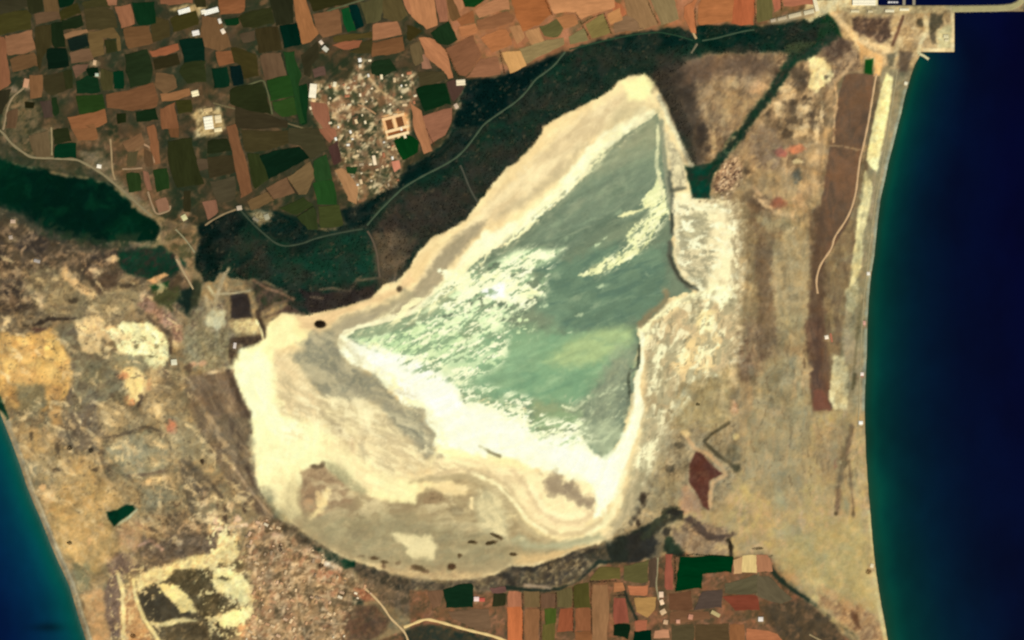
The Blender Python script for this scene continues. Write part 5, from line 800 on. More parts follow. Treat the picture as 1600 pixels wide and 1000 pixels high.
poly((196, 206, 160), [(905, 660), (930, 660), (965, 660), (972, 680), (950, 716), (928, 708), (910, 690)], soft=9, rough=9, op=.6)
spots((206, 192, 148), [(455, 530), (520, 510), (560, 540), (640, 600), (680, 660), (670, 700), (600, 640), (520, 625), (470, 580)], 9, .4, ang=-35, st=3, soft=.4, op=.75, edge=12)
spots((244, 230, 178), [(470, 590), (560, 620), (640, 660), (690, 700), (640, 740), (560, 740), (480, 700), (440, 640)], 9, .36, ang=-32, st=3, soft=.35, op=.8, edge=14)
spots((206, 186, 140), [(430, 600), (560, 640), (680, 700), (760, 740), (640, 760), (520, 720), (440, 680)], 6, .28, ang=-30, st=4, soft=.3, op=.55, edge=14)
spots((255, 244, 184), [(560, 520), (640, 560), (720, 610), (740, 700), (690, 720), (640, 640), (590, 590)], 7, .3, ang=-38, st=2.4, soft=.3, op=.8, edge=10)
spots((240, 222, 166), [(480, 730), (640, 760), (780, 760), (860, 800), (800, 870), (640, 890), (520, 850)], 12, .26, ang=-6, st=2.6, soft=.35, op=.55, edge=14)
spots((160, 152, 116), [(470, 780), (560, 800), (700, 820), (820, 830), (800, 880), (640, 890), (500, 840)], 10, .35, ang=8, st=2.6, soft=.35, op=.55, edge=14)
spots((255, 246, 186), [(990, 180), (1010, 190), (905, 290), (830, 360), (740, 430), (660, 500), (560, 524), (600, 490), (690, 440), (790, 360), (890, 270), (950, 210)], 6, .4, ang=38, st=3, soft=.3, op=.8, edge=6)
spots((150, 158, 124), [(1000, 205), (960, 245), (900, 300), (850, 348), (800, 390), (760, 400), (820, 350), (900, 280), (940, 238)], 5, .4, ang=38, st=3, soft=.2, op=.7, edge=5)
poly((255, 255, 226), [(548, 536), (600, 545), (650, 562), (705, 596), (722, 632), (700, 660), (670, 640), (636, 604), (590, 572), (556, 552)], soft=9, rough=8, rs=8, op=.9)
poly((255, 255, 216), [(690, 640), (740, 650), (800, 660), (840, 690), (900, 700), (940, 722), (965, 712), (985, 690), (975, 740), (950, 770), (930, 745), (880, 728), (820, 715), (760, 700), (700, 690)], soft=11, rough=9, rs=9, op=.75)
poly((158, 186, 138), [(700, 540), (800, 520), (870, 505), (840, 560), (800, 610), (740, 612), (690, 585)], soft=16, rough=12, op=.4)
poly((142, 158, 124), [(960, 240), (1030, 225), (1034, 262), (1000, 300), (940, 340), (860, 372), (830, 372), (880, 320)], soft=18, rough=12, op=.5, mix=[((126, 140, 112), 10, .35, 28, 3), ((166, 176, 138), 7, .22, 28, 2.5)])
RAFT2 = [(700, 440), (760, 405), (830, 385), (885, 388), (860, 420), (850, 470), (800, 500), (790, 560), (740, 600), (660, 590), (580, 540), (640, 500)]
spots((248, 250, 200), RAFT2, 5, .3, ang=22, st=3.2, soft=.16, edge=9)
spots((140, 166, 124), RAFT2, 5, .28, ang=22, st=3.2, soft=.16, edge=9, op=.85)
spots((244, 242, 188), [(905, 425), (960, 395), (1000, 350), (1040, 300), (1046, 336), (1020, 380), (980, 412), (930, 436)], 4, .4, ang=34, st=3, soft=.2, edge=6, op=.85)
spots((130, 146, 112), [(905, 425), (960, 395), (1000, 350), (1040, 300), (1046, 336), (1020, 380), (980, 412), (930, 436)], 4, .26, ang=34, st=3, soft=.16, edge=5, op=.85)
# mottled salt and mud flats on the eastern shore
EFLAT = [(1006, 520), (1046, 476), (1100, 455), (1156, 440), (1156, 500), (1152, 560), (1110, 600), (1060, 640), (1030, 720), (1000, 760), (985, 740), (1004, 680), (1010, 620)]
spots((255, 248, 196), EFLAT, 10, .34, ang=55, st=2, soft=.3, op=.85, edge=9)
spots((176, 166, 126), EFLAT, 9, .34, ang=60, st=1.8, soft=.28, op=.8, edge=9)
spots((134, 126, 94), EFLAT, 5, .14, ang=60, st=1.6, soft=.2, op=.6, edge=9)
NEFLAT = [(1056, 304), (1146, 316), (1156, 360), (1158, 440), (1152, 470), (1100, 468), (1080, 445), (1056, 410)]
spots((255, 250, 204), NEFLAT, 8, .38, ang=-20, st=1.8, soft=.3, edge=8, op=.9)
spots((160, 154, 120), [(1060, 318), (1110, 330), (1120, 400), (1100, 452), (1070, 430), (1058, 390)], 5, .4, ang=-28, st=2.2, soft=.25, edge=8, op=.75)
spots((150, 134, 98), [(1135, 320), (1170, 320), (1172, 560), (1130, 600), (1146, 480)], 6, .4, ang=84, st=2, soft=.25, edge=9, op=.7)
# the plain in long grey and sandy streaks, dark tufts in the western scrub
PL2 = [(1160, 330), (1270, 320), (1264, 640), (1310, 650), (1345, 660), (1352, 790), (1290, 780), (1200, 770), (1130, 730), (1150, 600)]
spots((140, 131, 98), PL2, 13, .34, ang=87, st=4, soft=.45, op=.5, edge=14)
spots((198, 174, 124), PL2, 11, .28, ang=86, st=3.5, soft=.45, op=.4, edge=14)
spots((116, 100, 72), PL2, 6, .12, ang=86, st=2.5, soft=.25, op=.5, edge=14)
P2((1020, 290), (118, 97, 71), ((570, 330), (650, 330), (640, 440), (655, 640), (665, 868), (600, 868), (585, 640)), soft=6, rough=9, rs=7, op=.8, mix=[((140, 118, 86), 7, .35, 86, 2.5)])
P2((1020, 290), (176, 154, 110), ((680, 330), (740, 260), (820, 230), (845, 420), (835, 700), (690, 700), (665, 560)), soft=9, rough=8, op=.6, mix=[((158, 142, 104), 10, .38, 89, 5)])
WL = [(0, 400), (280, 440), (300, 620), (400, 780), (380, 830), (230, 860), (60, 780), (0, 620)]
spots((236, 206, 146), WL, 12, .15, soft=.2, op=.7, ang=-40, st=1.6)
spots((90, 78, 58), WL, 5, .10, soft=.2, op=.6, ang=-40, st=1.5)
spots((208, 176, 122), [(0, 640), (200, 660), (330, 760), (200, 900), (130, 1000), (100, 880)], 6, .25, soft=.25, op=.6, ang=-60, st=2)
poly((5, 48, 29), [(166, 800), (184, 796), (198, 788), (208, 790), (212, 796), (203, 804), (188, 814), (178, 822), (170, 812)], soft=1.6, rough=1.2)
line((170, 165, 125), [(214, 796), (202, 808), (184, 820)], w=3, soft=1.4)
line((204, 182, 136), [(1150, 312), (1156, 350), (1158, 400), (1157, 450), (1152, 500), (1150, 560)], w=11, soft=7, rough=9, rs=8, op=.8, mix=[((160, 138, 98), 6, .4), ((244, 226, 174), 6, .3)])
line((190, 170, 124), [(1086, 306), (1110, 314), (1148, 318)], w=8, soft=5, rough=8, rs=7, op=.8, mix=[((130, 108, 80), 5, .4), ((240, 222, 170), 5, .35)])
poly((255, 242, 178), [(398, 690), (440, 684), (500, 678), (550, 700), (590, 730), (640, 752), (640, 776), (590, 776), (548, 752), (510, 716), (480, 722), (452, 756), (436, 790), (412, 772), (402, 740)], soft=13, rough=11, op=.7, mix=[((246, 224, 164), 9, .3, -30, 2)])
poly((156, 146, 106), [(452, 800), (500, 810), (560, 800), (640, 806), (720, 830), (790, 840), (840, 862), (790, 880), (700, 888), (620, 880), (540, 862), (480, 832)], soft=14, rough=12, op=.55, mix=[((176, 158, 114), 9, .4), ((140, 130, 96), 8, .25)])
poly((240, 222, 164), K(380, 670, (810, 565), (900, 570), (1010, 585), (1055, 640), (1030, 705), (920, 705), (870, 640)), soft=5, rough=6, op=.8)
for q_ in ((738, 847, 9, 4), (767, 848, 11, 4, 10), (776, 838, 12, 4, -25), (802, 866, 6, 3), (706, 885, 8, 6), (655, 888, 11, 5, -20), (600, 878, 8, 3, -10), (585, 872, 6, 3), (718, 868, 4, 4)):
    blob((92, 74, 48), *q_, rough=.5, hard=.4, op=.9)
spots((176, 146, 104), VILL_S, 14, .4, soft=.4, op=.7, edge=18)
spots((232, 198, 148), VILL_S, 7, .24, soft=.22, op=.8, edge=12)
spots((196, 138, 96), VILL_S, 10, .18, soft=.25, op=.5, edge=14)
spots((92, 78, 54), VILL_S, 9, .24, soft=.22, op=.75, edge=10)
spots((255, 234, 164), [(330, 800), (372, 836), (384, 880), (396, 940), (380, 1000), (330, 1000), (300, 900), (322, 850)], 6, .3, soft=.18, op=.85)
spots((244, 214, 146), [(170, 890), (230, 880), (260, 1010), (170, 1010)], 6, .22, soft=.2, op=.7)
spots((52, 60, 38), VILL_N, 15, .36, soft=.3, op=.85)
spots((140, 98, 66), VILL_N, 13, .22, soft=.25, op=.7)
spots((238, 212, 160), VILL_N, 9, .2, soft=.16, op=.85)
# browner, gappier wood
spots((58, 52, 42), WOODS, 20, .3, ang=25, st=2, soft=.4, op=.55)
spots((86, 76, 56), WOODS, 5, .07, soft=.15, op=.6)
# the drain to the lake head again, over the scrub, and dark reeds along it
line((36, 50, 38), [(1302, 56), (1262, 84), (1244, 90), (1230, 106), (1216, 132), (1200, 152), (1180, 176), (1162, 202), (1150, 218), (1130, 242), (1114, 264), (1100, 286)], w=10, soft=3.5, rough=5.5, rs=6, mix=[((18, 50, 34), 9, .4), ((60, 58, 44), 6, .2)])
poly((16, 54, 38), K(1020, 60, (170, 690), (215, 700), (260, 720), (320, 690), (300, 760), (310, 868), (215, 868), (200, 800)), soft=2.5, rough=2.5, mix=[((8, 60, 46), 8, .35), ((40, 46, 36), 8, .2)])
# village streets of bare earth
for q_ in (((400, 835), (430, 860), (452, 900), (470, 950), (478, 1010)), ((390, 880), (430, 876), (480, 882), (540, 910)), ((384, 930), (430, 918), (500, 930), (556, 940)), ((440, 830), (450, 856), (500, 872)), ((500, 862), (505, 900), (520, 960), (522, 1010)), ((400, 975), (450, 968), (540, 975)), ((424, 840), (470, 852)), ((455, 905), (510, 905), (560, 925))):
    line((206, 176, 130), q_, w=2.0, soft=1.6, rough=2.5, rs=5, op=.6)
for q_ in (((490, 150), (520, 170), (560, 176), (600, 170), (640, 140)), ((520, 130), (530, 160), (528, 190)), ((560, 120), (566, 160), (590, 200), (600, 240), (590, 290)), ((600, 125), (604, 160), (640, 165)), ((530, 200), (560, 210), (590, 205)), ((540, 230), (570, 240), (600, 236), (625, 250)), ((545, 270), (580, 270), (610, 280)), ((556, 160), (540, 200), (546, 250), (560, 300))):
    line((200, 172, 126), q_, w=1.6, soft=1.6, rough=2.6, rs=5, op=.55)
# worn earth round lone buildings
for x_, y_ in ((1357, 427), (1350, 505), (1347, 585), (1345, 660), (1415, 130), (1362, 885), (1291, 527), (1188, 967), (745, 936), (20, 346), (17, 371), (58, 408), (272, 566), (367, 540), (151, 117), (148, 98), (155, 260), (720, 131), (713, 166), (306, 52), (345, 40), (585, 250)):
    blob((176, 150, 108), x_ + 1, y_ + 2, 9, 7, op=.65, rough=.8, mix=[((140, 116, 82), 4, .4)])

# ---------------------------------------------------------------- materials
def new_mat(name):
    m = bpy.data.materials.new(name)
    m.use_nodes = True
    nt = m.node_tree
    for n in list(nt.nodes):
        if n.type != 'OUTPUT_MATERIAL': nt.nodes.remove(n)
    out = [n for n in nt.nodes if n.type == 'OUTPUT_MATERIAL'][0]
    p = nt.nodes.new('ShaderNodeBsdfPrincipled')
    nt.links.new(p.outputs[0], out.inputs[0])
    return m, nt, p

def grain(nt, p, src, scales, amp, bump=0.0, coord='Object', stretch=None, rand=False):
    """multiply a colour with layers of noise and roughen the normal"""
    tc = nt.nodes.new('ShaderNodeTexCoord')
    vec = tc.outputs[coord]
    if stretch:
        mp = nt.nodes.new('ShaderNodeMapping')
        mp.inputs['Scale'].default_value = stretch
        nt.links.new(vec, mp.inputs[0]); vec = mp.outputs[0]
    oi = None
    if rand:
        oi = nt.nodes.new('ShaderNodeObjectInfo')
        mu = nt.nodes.new('ShaderNodeMath'); mu.operation = 'MULTIPLY'; mu.inputs[1].default_value = 9000
        nt.links.new(oi.outputs['Random'], mu.inputs[0])
        ad = nt.nodes.new('ShaderNodeVectorMath'); ad.operation = 'ADD'
        nt.links.new(vec, ad.inputs[0]); nt.links.new(mu.outputs[0], ad.inputs[1]); vec = ad.outputs[0]
    col = src; last = None
    for sc, a in zip(scales, amp):
        nz = nt.nodes.new('ShaderNodeTexNoise')
        nz.inputs['Scale'].default_value = 1.0 / sc
        nz.inputs['Detail'].default_value = 3
        nt.links.new(vec, nz.inputs['Vector'])
        mr = nt.nodes.new('ShaderNodeMapRange')
        mr.inputs['From Min'].default_value = .25; mr.inputs['From Max'].default_value = .75
        mr.inputs['To Min'].default_value = 1 - a; mr.inputs['To Max'].default_value = 1 + a
        nt.links.new(nz.outputs['Fac'], mr.inputs['Value'])
        mx = nt.nodes.new('ShaderNodeVectorMath'); mx.operation = 'MULTIPLY'
        nt.links.new(col, mx.inputs[0]); nt.links.new(mr.outputs[0], mx.inputs[1])
        col = mx.outputs[0]; last = nz
    nt.links.new(col, p.inputs['Base Color'])
    if bump and last:
        b = nt.nodes.new('ShaderNodeBump'); b.inputs['Strength'].default_value = bump; b.inputs['Distance'].default_value = 1.0
        nt.links.new(last.outputs['Fac'], b.inputs['Height']); nt.links.new(b.outputs[0], p.inputs['Normal'])
    return col

def attr_mat(name, rough=.95, spec=0.0, scales=(60, 14), amp=(.06, .07), bump=.15, ior=1.4):
    m, nt, p = new_mat(name)
    a = nt.nodes.new('ShaderNodeAttribute'); a.attribute_name = 'tint'
    grain(nt, p, a.outputs['Color'], scales, amp, bump)
    p.inputs['Roughness'].default_value = rough
    p.inputs['Specular IOR Level'].default_value = spec
    p.inputs['IOR'].default_value = ior
    return m

def obj_mat(name, rough=.9, spec=0.0, scales=(40, 9), amp=(.06, .06), bump=.1, stretch=None, rand=True):
    """takes the object's own colour"""
    m, nt, p = new_mat(name)
    oi = nt.nodes.new('ShaderNodeObjectInfo')
    grain(nt, p, oi.outputs['Color'], scales, amp, bump, stretch=stretch, rand=rand)
    p.inputs['Roughness'].default_value = rough
    p.inputs['Specular IOR Level'].default_value = spec
    return m

def flat_mat(name, c, rough=.8, spec=.3, scales=(12, 3), amp=(.08, .06)):
    m, nt, p = new_mat(name)
    rgb = nt.nodes.new('ShaderNodeRGB'); rgb.outputs[0].default_value = (*alb(c), 1)
    grain(nt, p, rgb.outputs[0], scales, amp, .1)
    p.inputs['Roughness'].default_value = rough
    p.inputs['Specular IOR Level'].default_value = spec
    return m

MAT = dict(
    soil=attr_mat('sandy_soil'), salt=attr_mat('salt_crust', rough=.85, amp=(.03, .03), bump=.05),
    brine=attr_mat('shallow_brine', rough=.5, spec=.1, amp=(.03, .04), bump=.03), canopy=attr_mat('tree_canopy', amp=(.10, .12), bump=.4),
    reeds=attr_mat('reed_marsh', amp=(.08, .08), bump=.2), sea=attr_mat('sea_water', rough=.25, spec=.12, scales=(300, 60), amp=(.05, .03), bump=.02, ior=1.33),
    crop=obj_mat('crop_rows', scales=(170, 60, 15), amp=(.12, .13, .12), stretch=(.22, 1.0, 1.0)),
    roof=obj_mat('roof_cladding', rough=.7, scales=(9, 2), amp=(.07, .05)), wall=flat_mat('rendered_wall', (196, 180, 150)),
    leaf=obj_mat('shrub_leaves', scales=(7, 2), amp=(.2, .15), bump=.4), bark=flat_mat('bark', (92, 74, 56)),
    track=obj_mat('worn_track', scales=(40, 8), amp=(.10, .08), rand=False), rock=flat_mat('armour_stone', (176, 164, 130)),
    glass=flat_mat('dark_glazing', (48, 56, 60), rough=.2, spec=.5), steel=flat_mat('painted_steel', (150, 150, 146), rough=.5), hull=flat_mat('ship_hull', (70, 74, 86), rough=.5),
)

def link(name, me, parent=None, kind=None):
    o = bpy.data.objects.new(name, me)
    COL.objects.link(o)
    if parent is not None: o.parent = parent
    if kind: o['kind'] = kind
    return o

def tag(o, label, cat, group=None):
    o['label'] = label; o['category'] = cat
    if group: o['group'] = group
    return o

def quick_mesh(name, verts, faces, mats, tint=None, idx=None, smooth=False):
    me = bpy.data.meshes.new(name)
    verts = np.asarray(verts, dtype=np.float32)
    if isinstance(faces, np.ndarray):
        n, k = faces.shape
        me.vertices.add(len(verts)); me.vertices.foreach_set('co', verts.ravel())
        me.loops.add(n * k); me.loops.foreach_set('vertex_index', faces.astype(np.int32).ravel())
        me.polygons.add(n); me.polygons.foreach_set('loop_start', np.arange(0, n * k, k, dtype=np.int32))
        me.update(calc_edges=True)
    else:
        me.from_pydata([tuple(map(float, v)) for v in verts], [], faces)
        me.update()
    for m in mats: me.materials.append(m)
    if idx is not None: me.polygons.foreach_set('material_index', np.asarray(idx, dtype=np.int32))
    if tint is not None:
        at = me.attributes.new('tint', 'FLOAT_COLOR', 'POINT')
        c = np.ones((len(verts), 4), dtype=np.float32); c[:, :3] = tint
        at.data.foreach_set('color', c.ravel())
    if smooth: me.polygons.foreach_set('use_smooth', np.ones(len(me.polygons), dtype=bool))
    me.validate()
    return me

# ---------------------------------------------------------------- roads and tracks (laid out first: the wood opens along them)
ROADS = [
    ('road', 2.8, (72, 86, 64), [(886, 78), (880, 84), (868, 100), (860, 107), (848, 116), (836, 124), (828, 136), (818, 148), (805, 160), (790, 170), (770, 184), (756, 194), (750, 202), (740, 216), (726, 234), (712, 247), (692, 259), (672, 269), (655, 278), (640, 287), (630, 293), (616, 306), (604, 318), (592, 330), (580, 344), (571, 355)]),
    ('road', 2.6, (64, 74, 56), [(570, 357), (545, 361), (524, 365), (506, 369), (488, 374), (474, 380), (460, 383), (444, 385), (430, 380), (418, 370), (404, 358), (388, 342), (374, 326)]),
    ('track', 2.6, (78, 78, 64), [(718, 255), (726, 274), (732, 290), (740, 306), (748, 319)]),
    ('track', 2.8, (98, 84, 66), [(572, 358), (580, 370), (586, 385), (590, 402), (591, 418), (594, 436)]),
    ('track', 3.0, (120, 112, 86), [(1091, 65), (1086, 74), (1078, 86)]),
    ('track', 2.4, (66, 84, 62), [(1094, 64), (1118, 60), (1140, 54), (1165, 48), (1182, 46)]),
    ('track', 2.0, (44, 70, 48), [(886, 78), (910, 72), (930, 67), (955, 61), (990, 54), (1030, 50), (1060, 56), (1086, 64)]),
    ('track', 3.2, (196, 166, 116), [(1090, 64), (1084, 54), (1080, 42), (1077, 30)]),
    ('track', 3.6, (140, 126, 92), [(-160, 170), (-30, 190), (4, 206), (12, 218), (22, 228), (36, 238), (48, 246), (80, 247), (120, 249), (136, 257), (152, 266), (166, 276), (182, 290), (200, 304), (212, 316), (224, 327), (240, 340)]),
    ('track', 3.0, (150, 130, 96), [(4, 206), (8, 188), (12, 166), (20, 150), (32, 142), (42, 132), (44, 122)]),
    ('track', 2.4, (158, 140, 100), [(80, 196), (81, 220), (81, 246)]),
    ('track', 2.6, (165, 140, 100), [(172, 214), (174, 236), (175, 262), (178, 278), (182, 284)]),
    ('track', 2.6, (176, 140, 104), [(222, 222), (230, 230), (238, 230), (240, 244), (242, 258)]),
    ('track', 2.8, (160, 134, 100), [(230, 296), (236, 316), (244, 336), (256, 332), (268, 328), (264, 318)]),
    ('track', 2.4, (160, 132, 98), [(188, 264), (206, 264), (226, 262)]),
    ('track', 3.0, (206, 170, 124), [(1370, 112), (1366, 134), (1361, 165), (1357, 190), (1352, 214), (1348, 232), (1344, 246), (1341, 268), (1338, 296), (1335, 310), (1331, 324), (1325, 338), (1318, 350), (1310, 361), (1303, 372), (1300, 387), (1291, 400), (1283, 411), (1278, 424), (1275, 440), (1278, 462)]),
    ('track', 3.0, (212, 180, 128), [(566, 916), (580, 928), (590, 938), (600, 950), (610, 966), (626, 981), (634, 990), (640, 1010)]),
    ('road', 4.0, (232, 200, 134), [(628, 981), (640, 977), (654, 971), (666, 967), (684, 971), (702, 976), (722, 982), (746, 988), (764, 992), (782, 998), (810, 1010)]),
    ('road', 2.0, (160, 148, 110), [(1402, 108), (1396, 150), (1389, 190), (1382, 235), (1374, 280), (1367, 320), (1361, 360), (1356, 410), (1350, 460), (1346, 520), (1344, 570), (1342, 640), (1340, 670)]),
    ('track', 2.2, (150, 142, 106), [(306, 398), (300, 388), (288, 372), (272, 356)]),
    ('road', 2.6, (150, 128, 92), [(372, 326), (350, 334), (330, 345), (318, 354)]),
    ('track', 2.4, (178, 140, 98), [(556, 162), (572, 168), (590, 180)]),
    ('track', 2.2, (92, 98, 66), [(495, 25), (515, 16), (540, 8), (565, 0), (600, -12)]),
    ('track', 2.4, (112, 100, 68), [(330, 160), (360, 168), (400, 178), (440, 190), (480, 202)]),
    ('track', 2.2, (100, 100, 66), [(370, 138), (395, 130), (412, 124), (420, 150), (426, 182)]),
    ('track', 2.4, (160, 140, 100), [(1318, 352 + 700), (1300, 1010), (1262, 990)]),
    ('track', 2.4, (120, 104, 72), [(1210, 866), (1186, 880), (1183, 920), (1182, 940)]),
    ('track', 2.4, (150, 140, 104), [(1028, 868), (1027, 890), (1025, 915), (1030, 940)]),
    ('track', 2.6, (180, 158, 116), [(274, 402), (286, 424), (300, 448), (304, 456)]),
]

# ---------------------------------------------------------------- heights and kinds of ground
SEA_D = np.full(GX.shape, -1e9)
for pl in (EAST_SEA, HARBOUR, NORTH_SEA, WEST_SEA):
    SEA_D = np.maximum(SEA_D, sdf(GX, GY, pl))
NEAR = (GX > -200) & (GX < 1800) & (GY > -200) & (GY < 1200)
flat_d, brine_d, wood_d, marsh_d = [sdf(GX, GY, p) for p in (LAKE_FLAT, LAKE_WATER, WOODS, MARSH)]
farm_d = np.maximum(sdf(GX, GY, FARM_N), sdf(GX, GY, FARM_S))
road_d = np.full(GX.shape, 1e9)
for nm, w, c, pts in ROADS[:8]:
    sl = box_of(pts, 14)
    road_d[sl] = np.minimum(road_d[sl], seg_dist(GX[sl], GY[sl], pts, False) - w / 2)
# natural unevenness of the soil and salt colour itself: many sizes at once, and bands that follow the lake's old shorelines
def rough_noise(s):
    w1 = fbm(GX / 38, GY / 38, s, 3); w2 = fbm(GX / 38, GY / 38, s + 9, 3)
    u, v = GX + 16 * w1, GY + 16 * w2
    return (.55 * fbm(u / 30, v / 30, s + 1, 2) + .5 * fbm(u / 13, v / 13, s + 2, 2) + .42 * fbm(u / 6.2, v / 6.2, s + 3, 2) + .3 * fbm(GX / 3.1, GY / 3.1, s + 4, 2))
amp = np.full(GX.shape, .23)
amp = np.where(farm_d > 0, .10, amp)
amp = amp * (1 - sstep(-3, 3, wood_d)) + .16 * sstep(-3, 3, wood_d)
amp = amp * (1 - sstep(-3, 3, marsh_d)) + .12 * sstep(-3, 3, marsh_d)
fl = sstep(-4, 4, flat_d)
amp = amp * (1 - fl) + .055 * fl
plain = sdf(GX, GY, PLAIN); amp = np.where(plain > 0, .09, amp)
tan_plain = sdf(GX, GY, [(1240, 640), (1350, 640), (1390, 1010), (1290, 960), (1150, 860), (1060, 800), (1150, 640)])
amp = amp * (1 - .5 * sstep(-15, 15, tan_plain))
RGB *= 1 + (amp * rough_noise(700))[..., None]
tone = (.09 * rough_noise(760) * (1 - .93 * fl))[..., None]          # warmer here, greyer there
RGB *= 1 + tone * np.array([.55, 0.0, -.8])
wob = 7 * fbm(GX / 60, GY / 60, 801, 3)
band = .5 * fbm((flat_d + wob) / 7.5, (GX + GY) / 150, 802, 3) + .5 * fbm((flat_d + wob) / 3.2, (GX - GY) / 70, 803, 2)
band *= sstep(2, 10, flat_d) * (1 - sstep(-2, 6, brine_d)) * sstep(0, 22, np.maximum(GY - 560, 560 - GX * .75 + 0))
RGB *= 1 + .05 * band[..., None] * np.array([.9, 1.0, 1.25])
ca_, sa_ = math.cos(math.radians(24)), math.sin(math.radians(24))
us, vs_ = GX * ca_ - GY * sa_, GX * sa_ + GY * ca_
wind = fbm(us / 40 + .6 * fbm(GX / 25, GY / 25, 811, 2), vs_ / 6, 810, 4)
RGB *= 1 + (.045 * wind * sstep(-2, 4, brine_d))[..., None]
streak = sstep(.30, .62, fbm(us / 22 + .8 * fbm(GX / 20, GY / 20, 821, 2), vs_ / 4.2, 820, 4)) * sstep(4, 14, brine_d) * .16
RGB[:] = RGB * (1 - streak[..., None]) + np.array([186, 204, 156]) * streak[..., None]
lift = (.055 * fl * sstep(170, 225, RGB[..., 1]))[..., None]
RGB[:] = np.clip(RGB * (1 + lift), 0, 255)

HGT[:] = 3.2 + 1.2 * fbm(GX / 160, GY / 160, 5, 3)
HGT += np.where(farm_d > 0, 0, sstep(0, 8, -farm_d) * 0.8 * fbm(GX / 7, GY / 7, 9, 3))
k = sstep(-10, 6, flat_d); HGT[:] = HGT * (1 - k) + (1.1 + 0.15 * fbm(GX / 14, GY / 14, 11, 3)) * k
k = sstep(-4, 3, brine_d); HGT[:] = HGT * (1 - k) + 0.6 * k
k = sstep(-2, 4, marsh_d); HGT[:] = HGT * (1 - k) + (2.2 + .5 * fbm(GX / 4, GY / 4, 12, 2)) * k
canopy = sstep(-1, 3, wood_d) * sstep(1.0, 4.0, road_d)
HGT += canopy * (3.4 + 2.0 * fbm(GX / 4.2, GY / 4.2, 21, 3) + 1.6 * fbm(GX / 30, GY / 30, 22, 2))
dune = np.maximum(sdf(GX, GY, [(200, 900), (330, 830), (380, 850), (400, 930), (380, 1010), (250, 1010)]), -20)
HGT += sstep(-8, 10, dune) * (2.2 + 2.2 * fbm(GX / 11, GY / 11, 23, 3))
HGT[:] = np.where(SEA_D > 0, -np.minimum(9.0, 0.05 + SEA_D * 0.5), np.minimum(HGT, 0.15 - SEA_D * 0.35))
# quays and made ground stand sheer above the harbour
quay = sdf(GX, GY, [(1300, -20), (1369, -20), (1371, 9), (1490, 9), (1490, 80), (1440, 80), (1400, 100), (1300, 60)])
HGT[:] = np.where(quay > -0.5, 2.6, HGT)

def hz(px, py):
    i = min(max(int(np.searchsorted(gx, px)) - 1, 0), NX - 2); j = min(max(int(np.searchsorted(gy, py)) - 1, 0), NY - 2)
    u = (px - gx[i]) / (gx[i + 1] - gx[i]); v = (py - gy[j]) / (gy[j + 1] - gy[j])
    return (HGT[j, i] * (1 - u) + HGT[j, i + 1] * u) * (1 - v) + (HGT[j + 1, i] * (1 - u) + HGT[j + 1, i + 1] * u) * v

kind_v = np.zeros(GX.shape, int)
def fc(a): return (a[:-1, :-1] + a[1:, :-1] + a[:-1, 1:] + a[1:, 1:]) / 4
cls = np.zeros((NY - 1, NX - 1), int)
cls[fc(flat_d) > 0] = 1
cls[fc(brine_d) > 0] = 2
cls[fc(wood_d) > 0] = 3
cls[fc(marsh_d) > 0] = 4
VID = np.arange(NX * NY).reshape(NY, NX)
QUADS = np.stack([VID[1:, :-1], VID[1:, 1:], VID[:-1, 1:], VID[:-1, :-1]], -1)
CO = np.stack([wx(GX), wy(GY), HGT], -1).reshape(-1, 3)
TINT = alb(RGB).reshape(-1, 3)

def sheet(name, mask, mat, kind):
    f = QUADS[mask].reshape(-1, 4)
    u, inv = np.unique(f, return_inverse=True)
    me = quick_mesh(name, CO[u], inv.reshape(-1, 4), [mat], tint=TINT[u], smooth=True)
    return link(name, me, kind=kind)

sheet('ground', cls == 0, MAT['soil'], 'structure')
sheet('salt_flat', cls == 1, MAT['salt'], 'structure')
sheet('salt_lake', cls == 2, MAT['brine'], 'structure')
sheet('woodland', cls == 3, MAT['canopy'], 'stuff')
sheet('marsh', cls == 4, MAT['reeds'], 'structure')

# ---------------------------------------------------------------- the sea
def ramp(d, stops):
    xs = [s[0] for s in stops]
    return np.stack([np.interp(d, xs, [s[1][i] for s in stops]) for i in range(3)], -1)

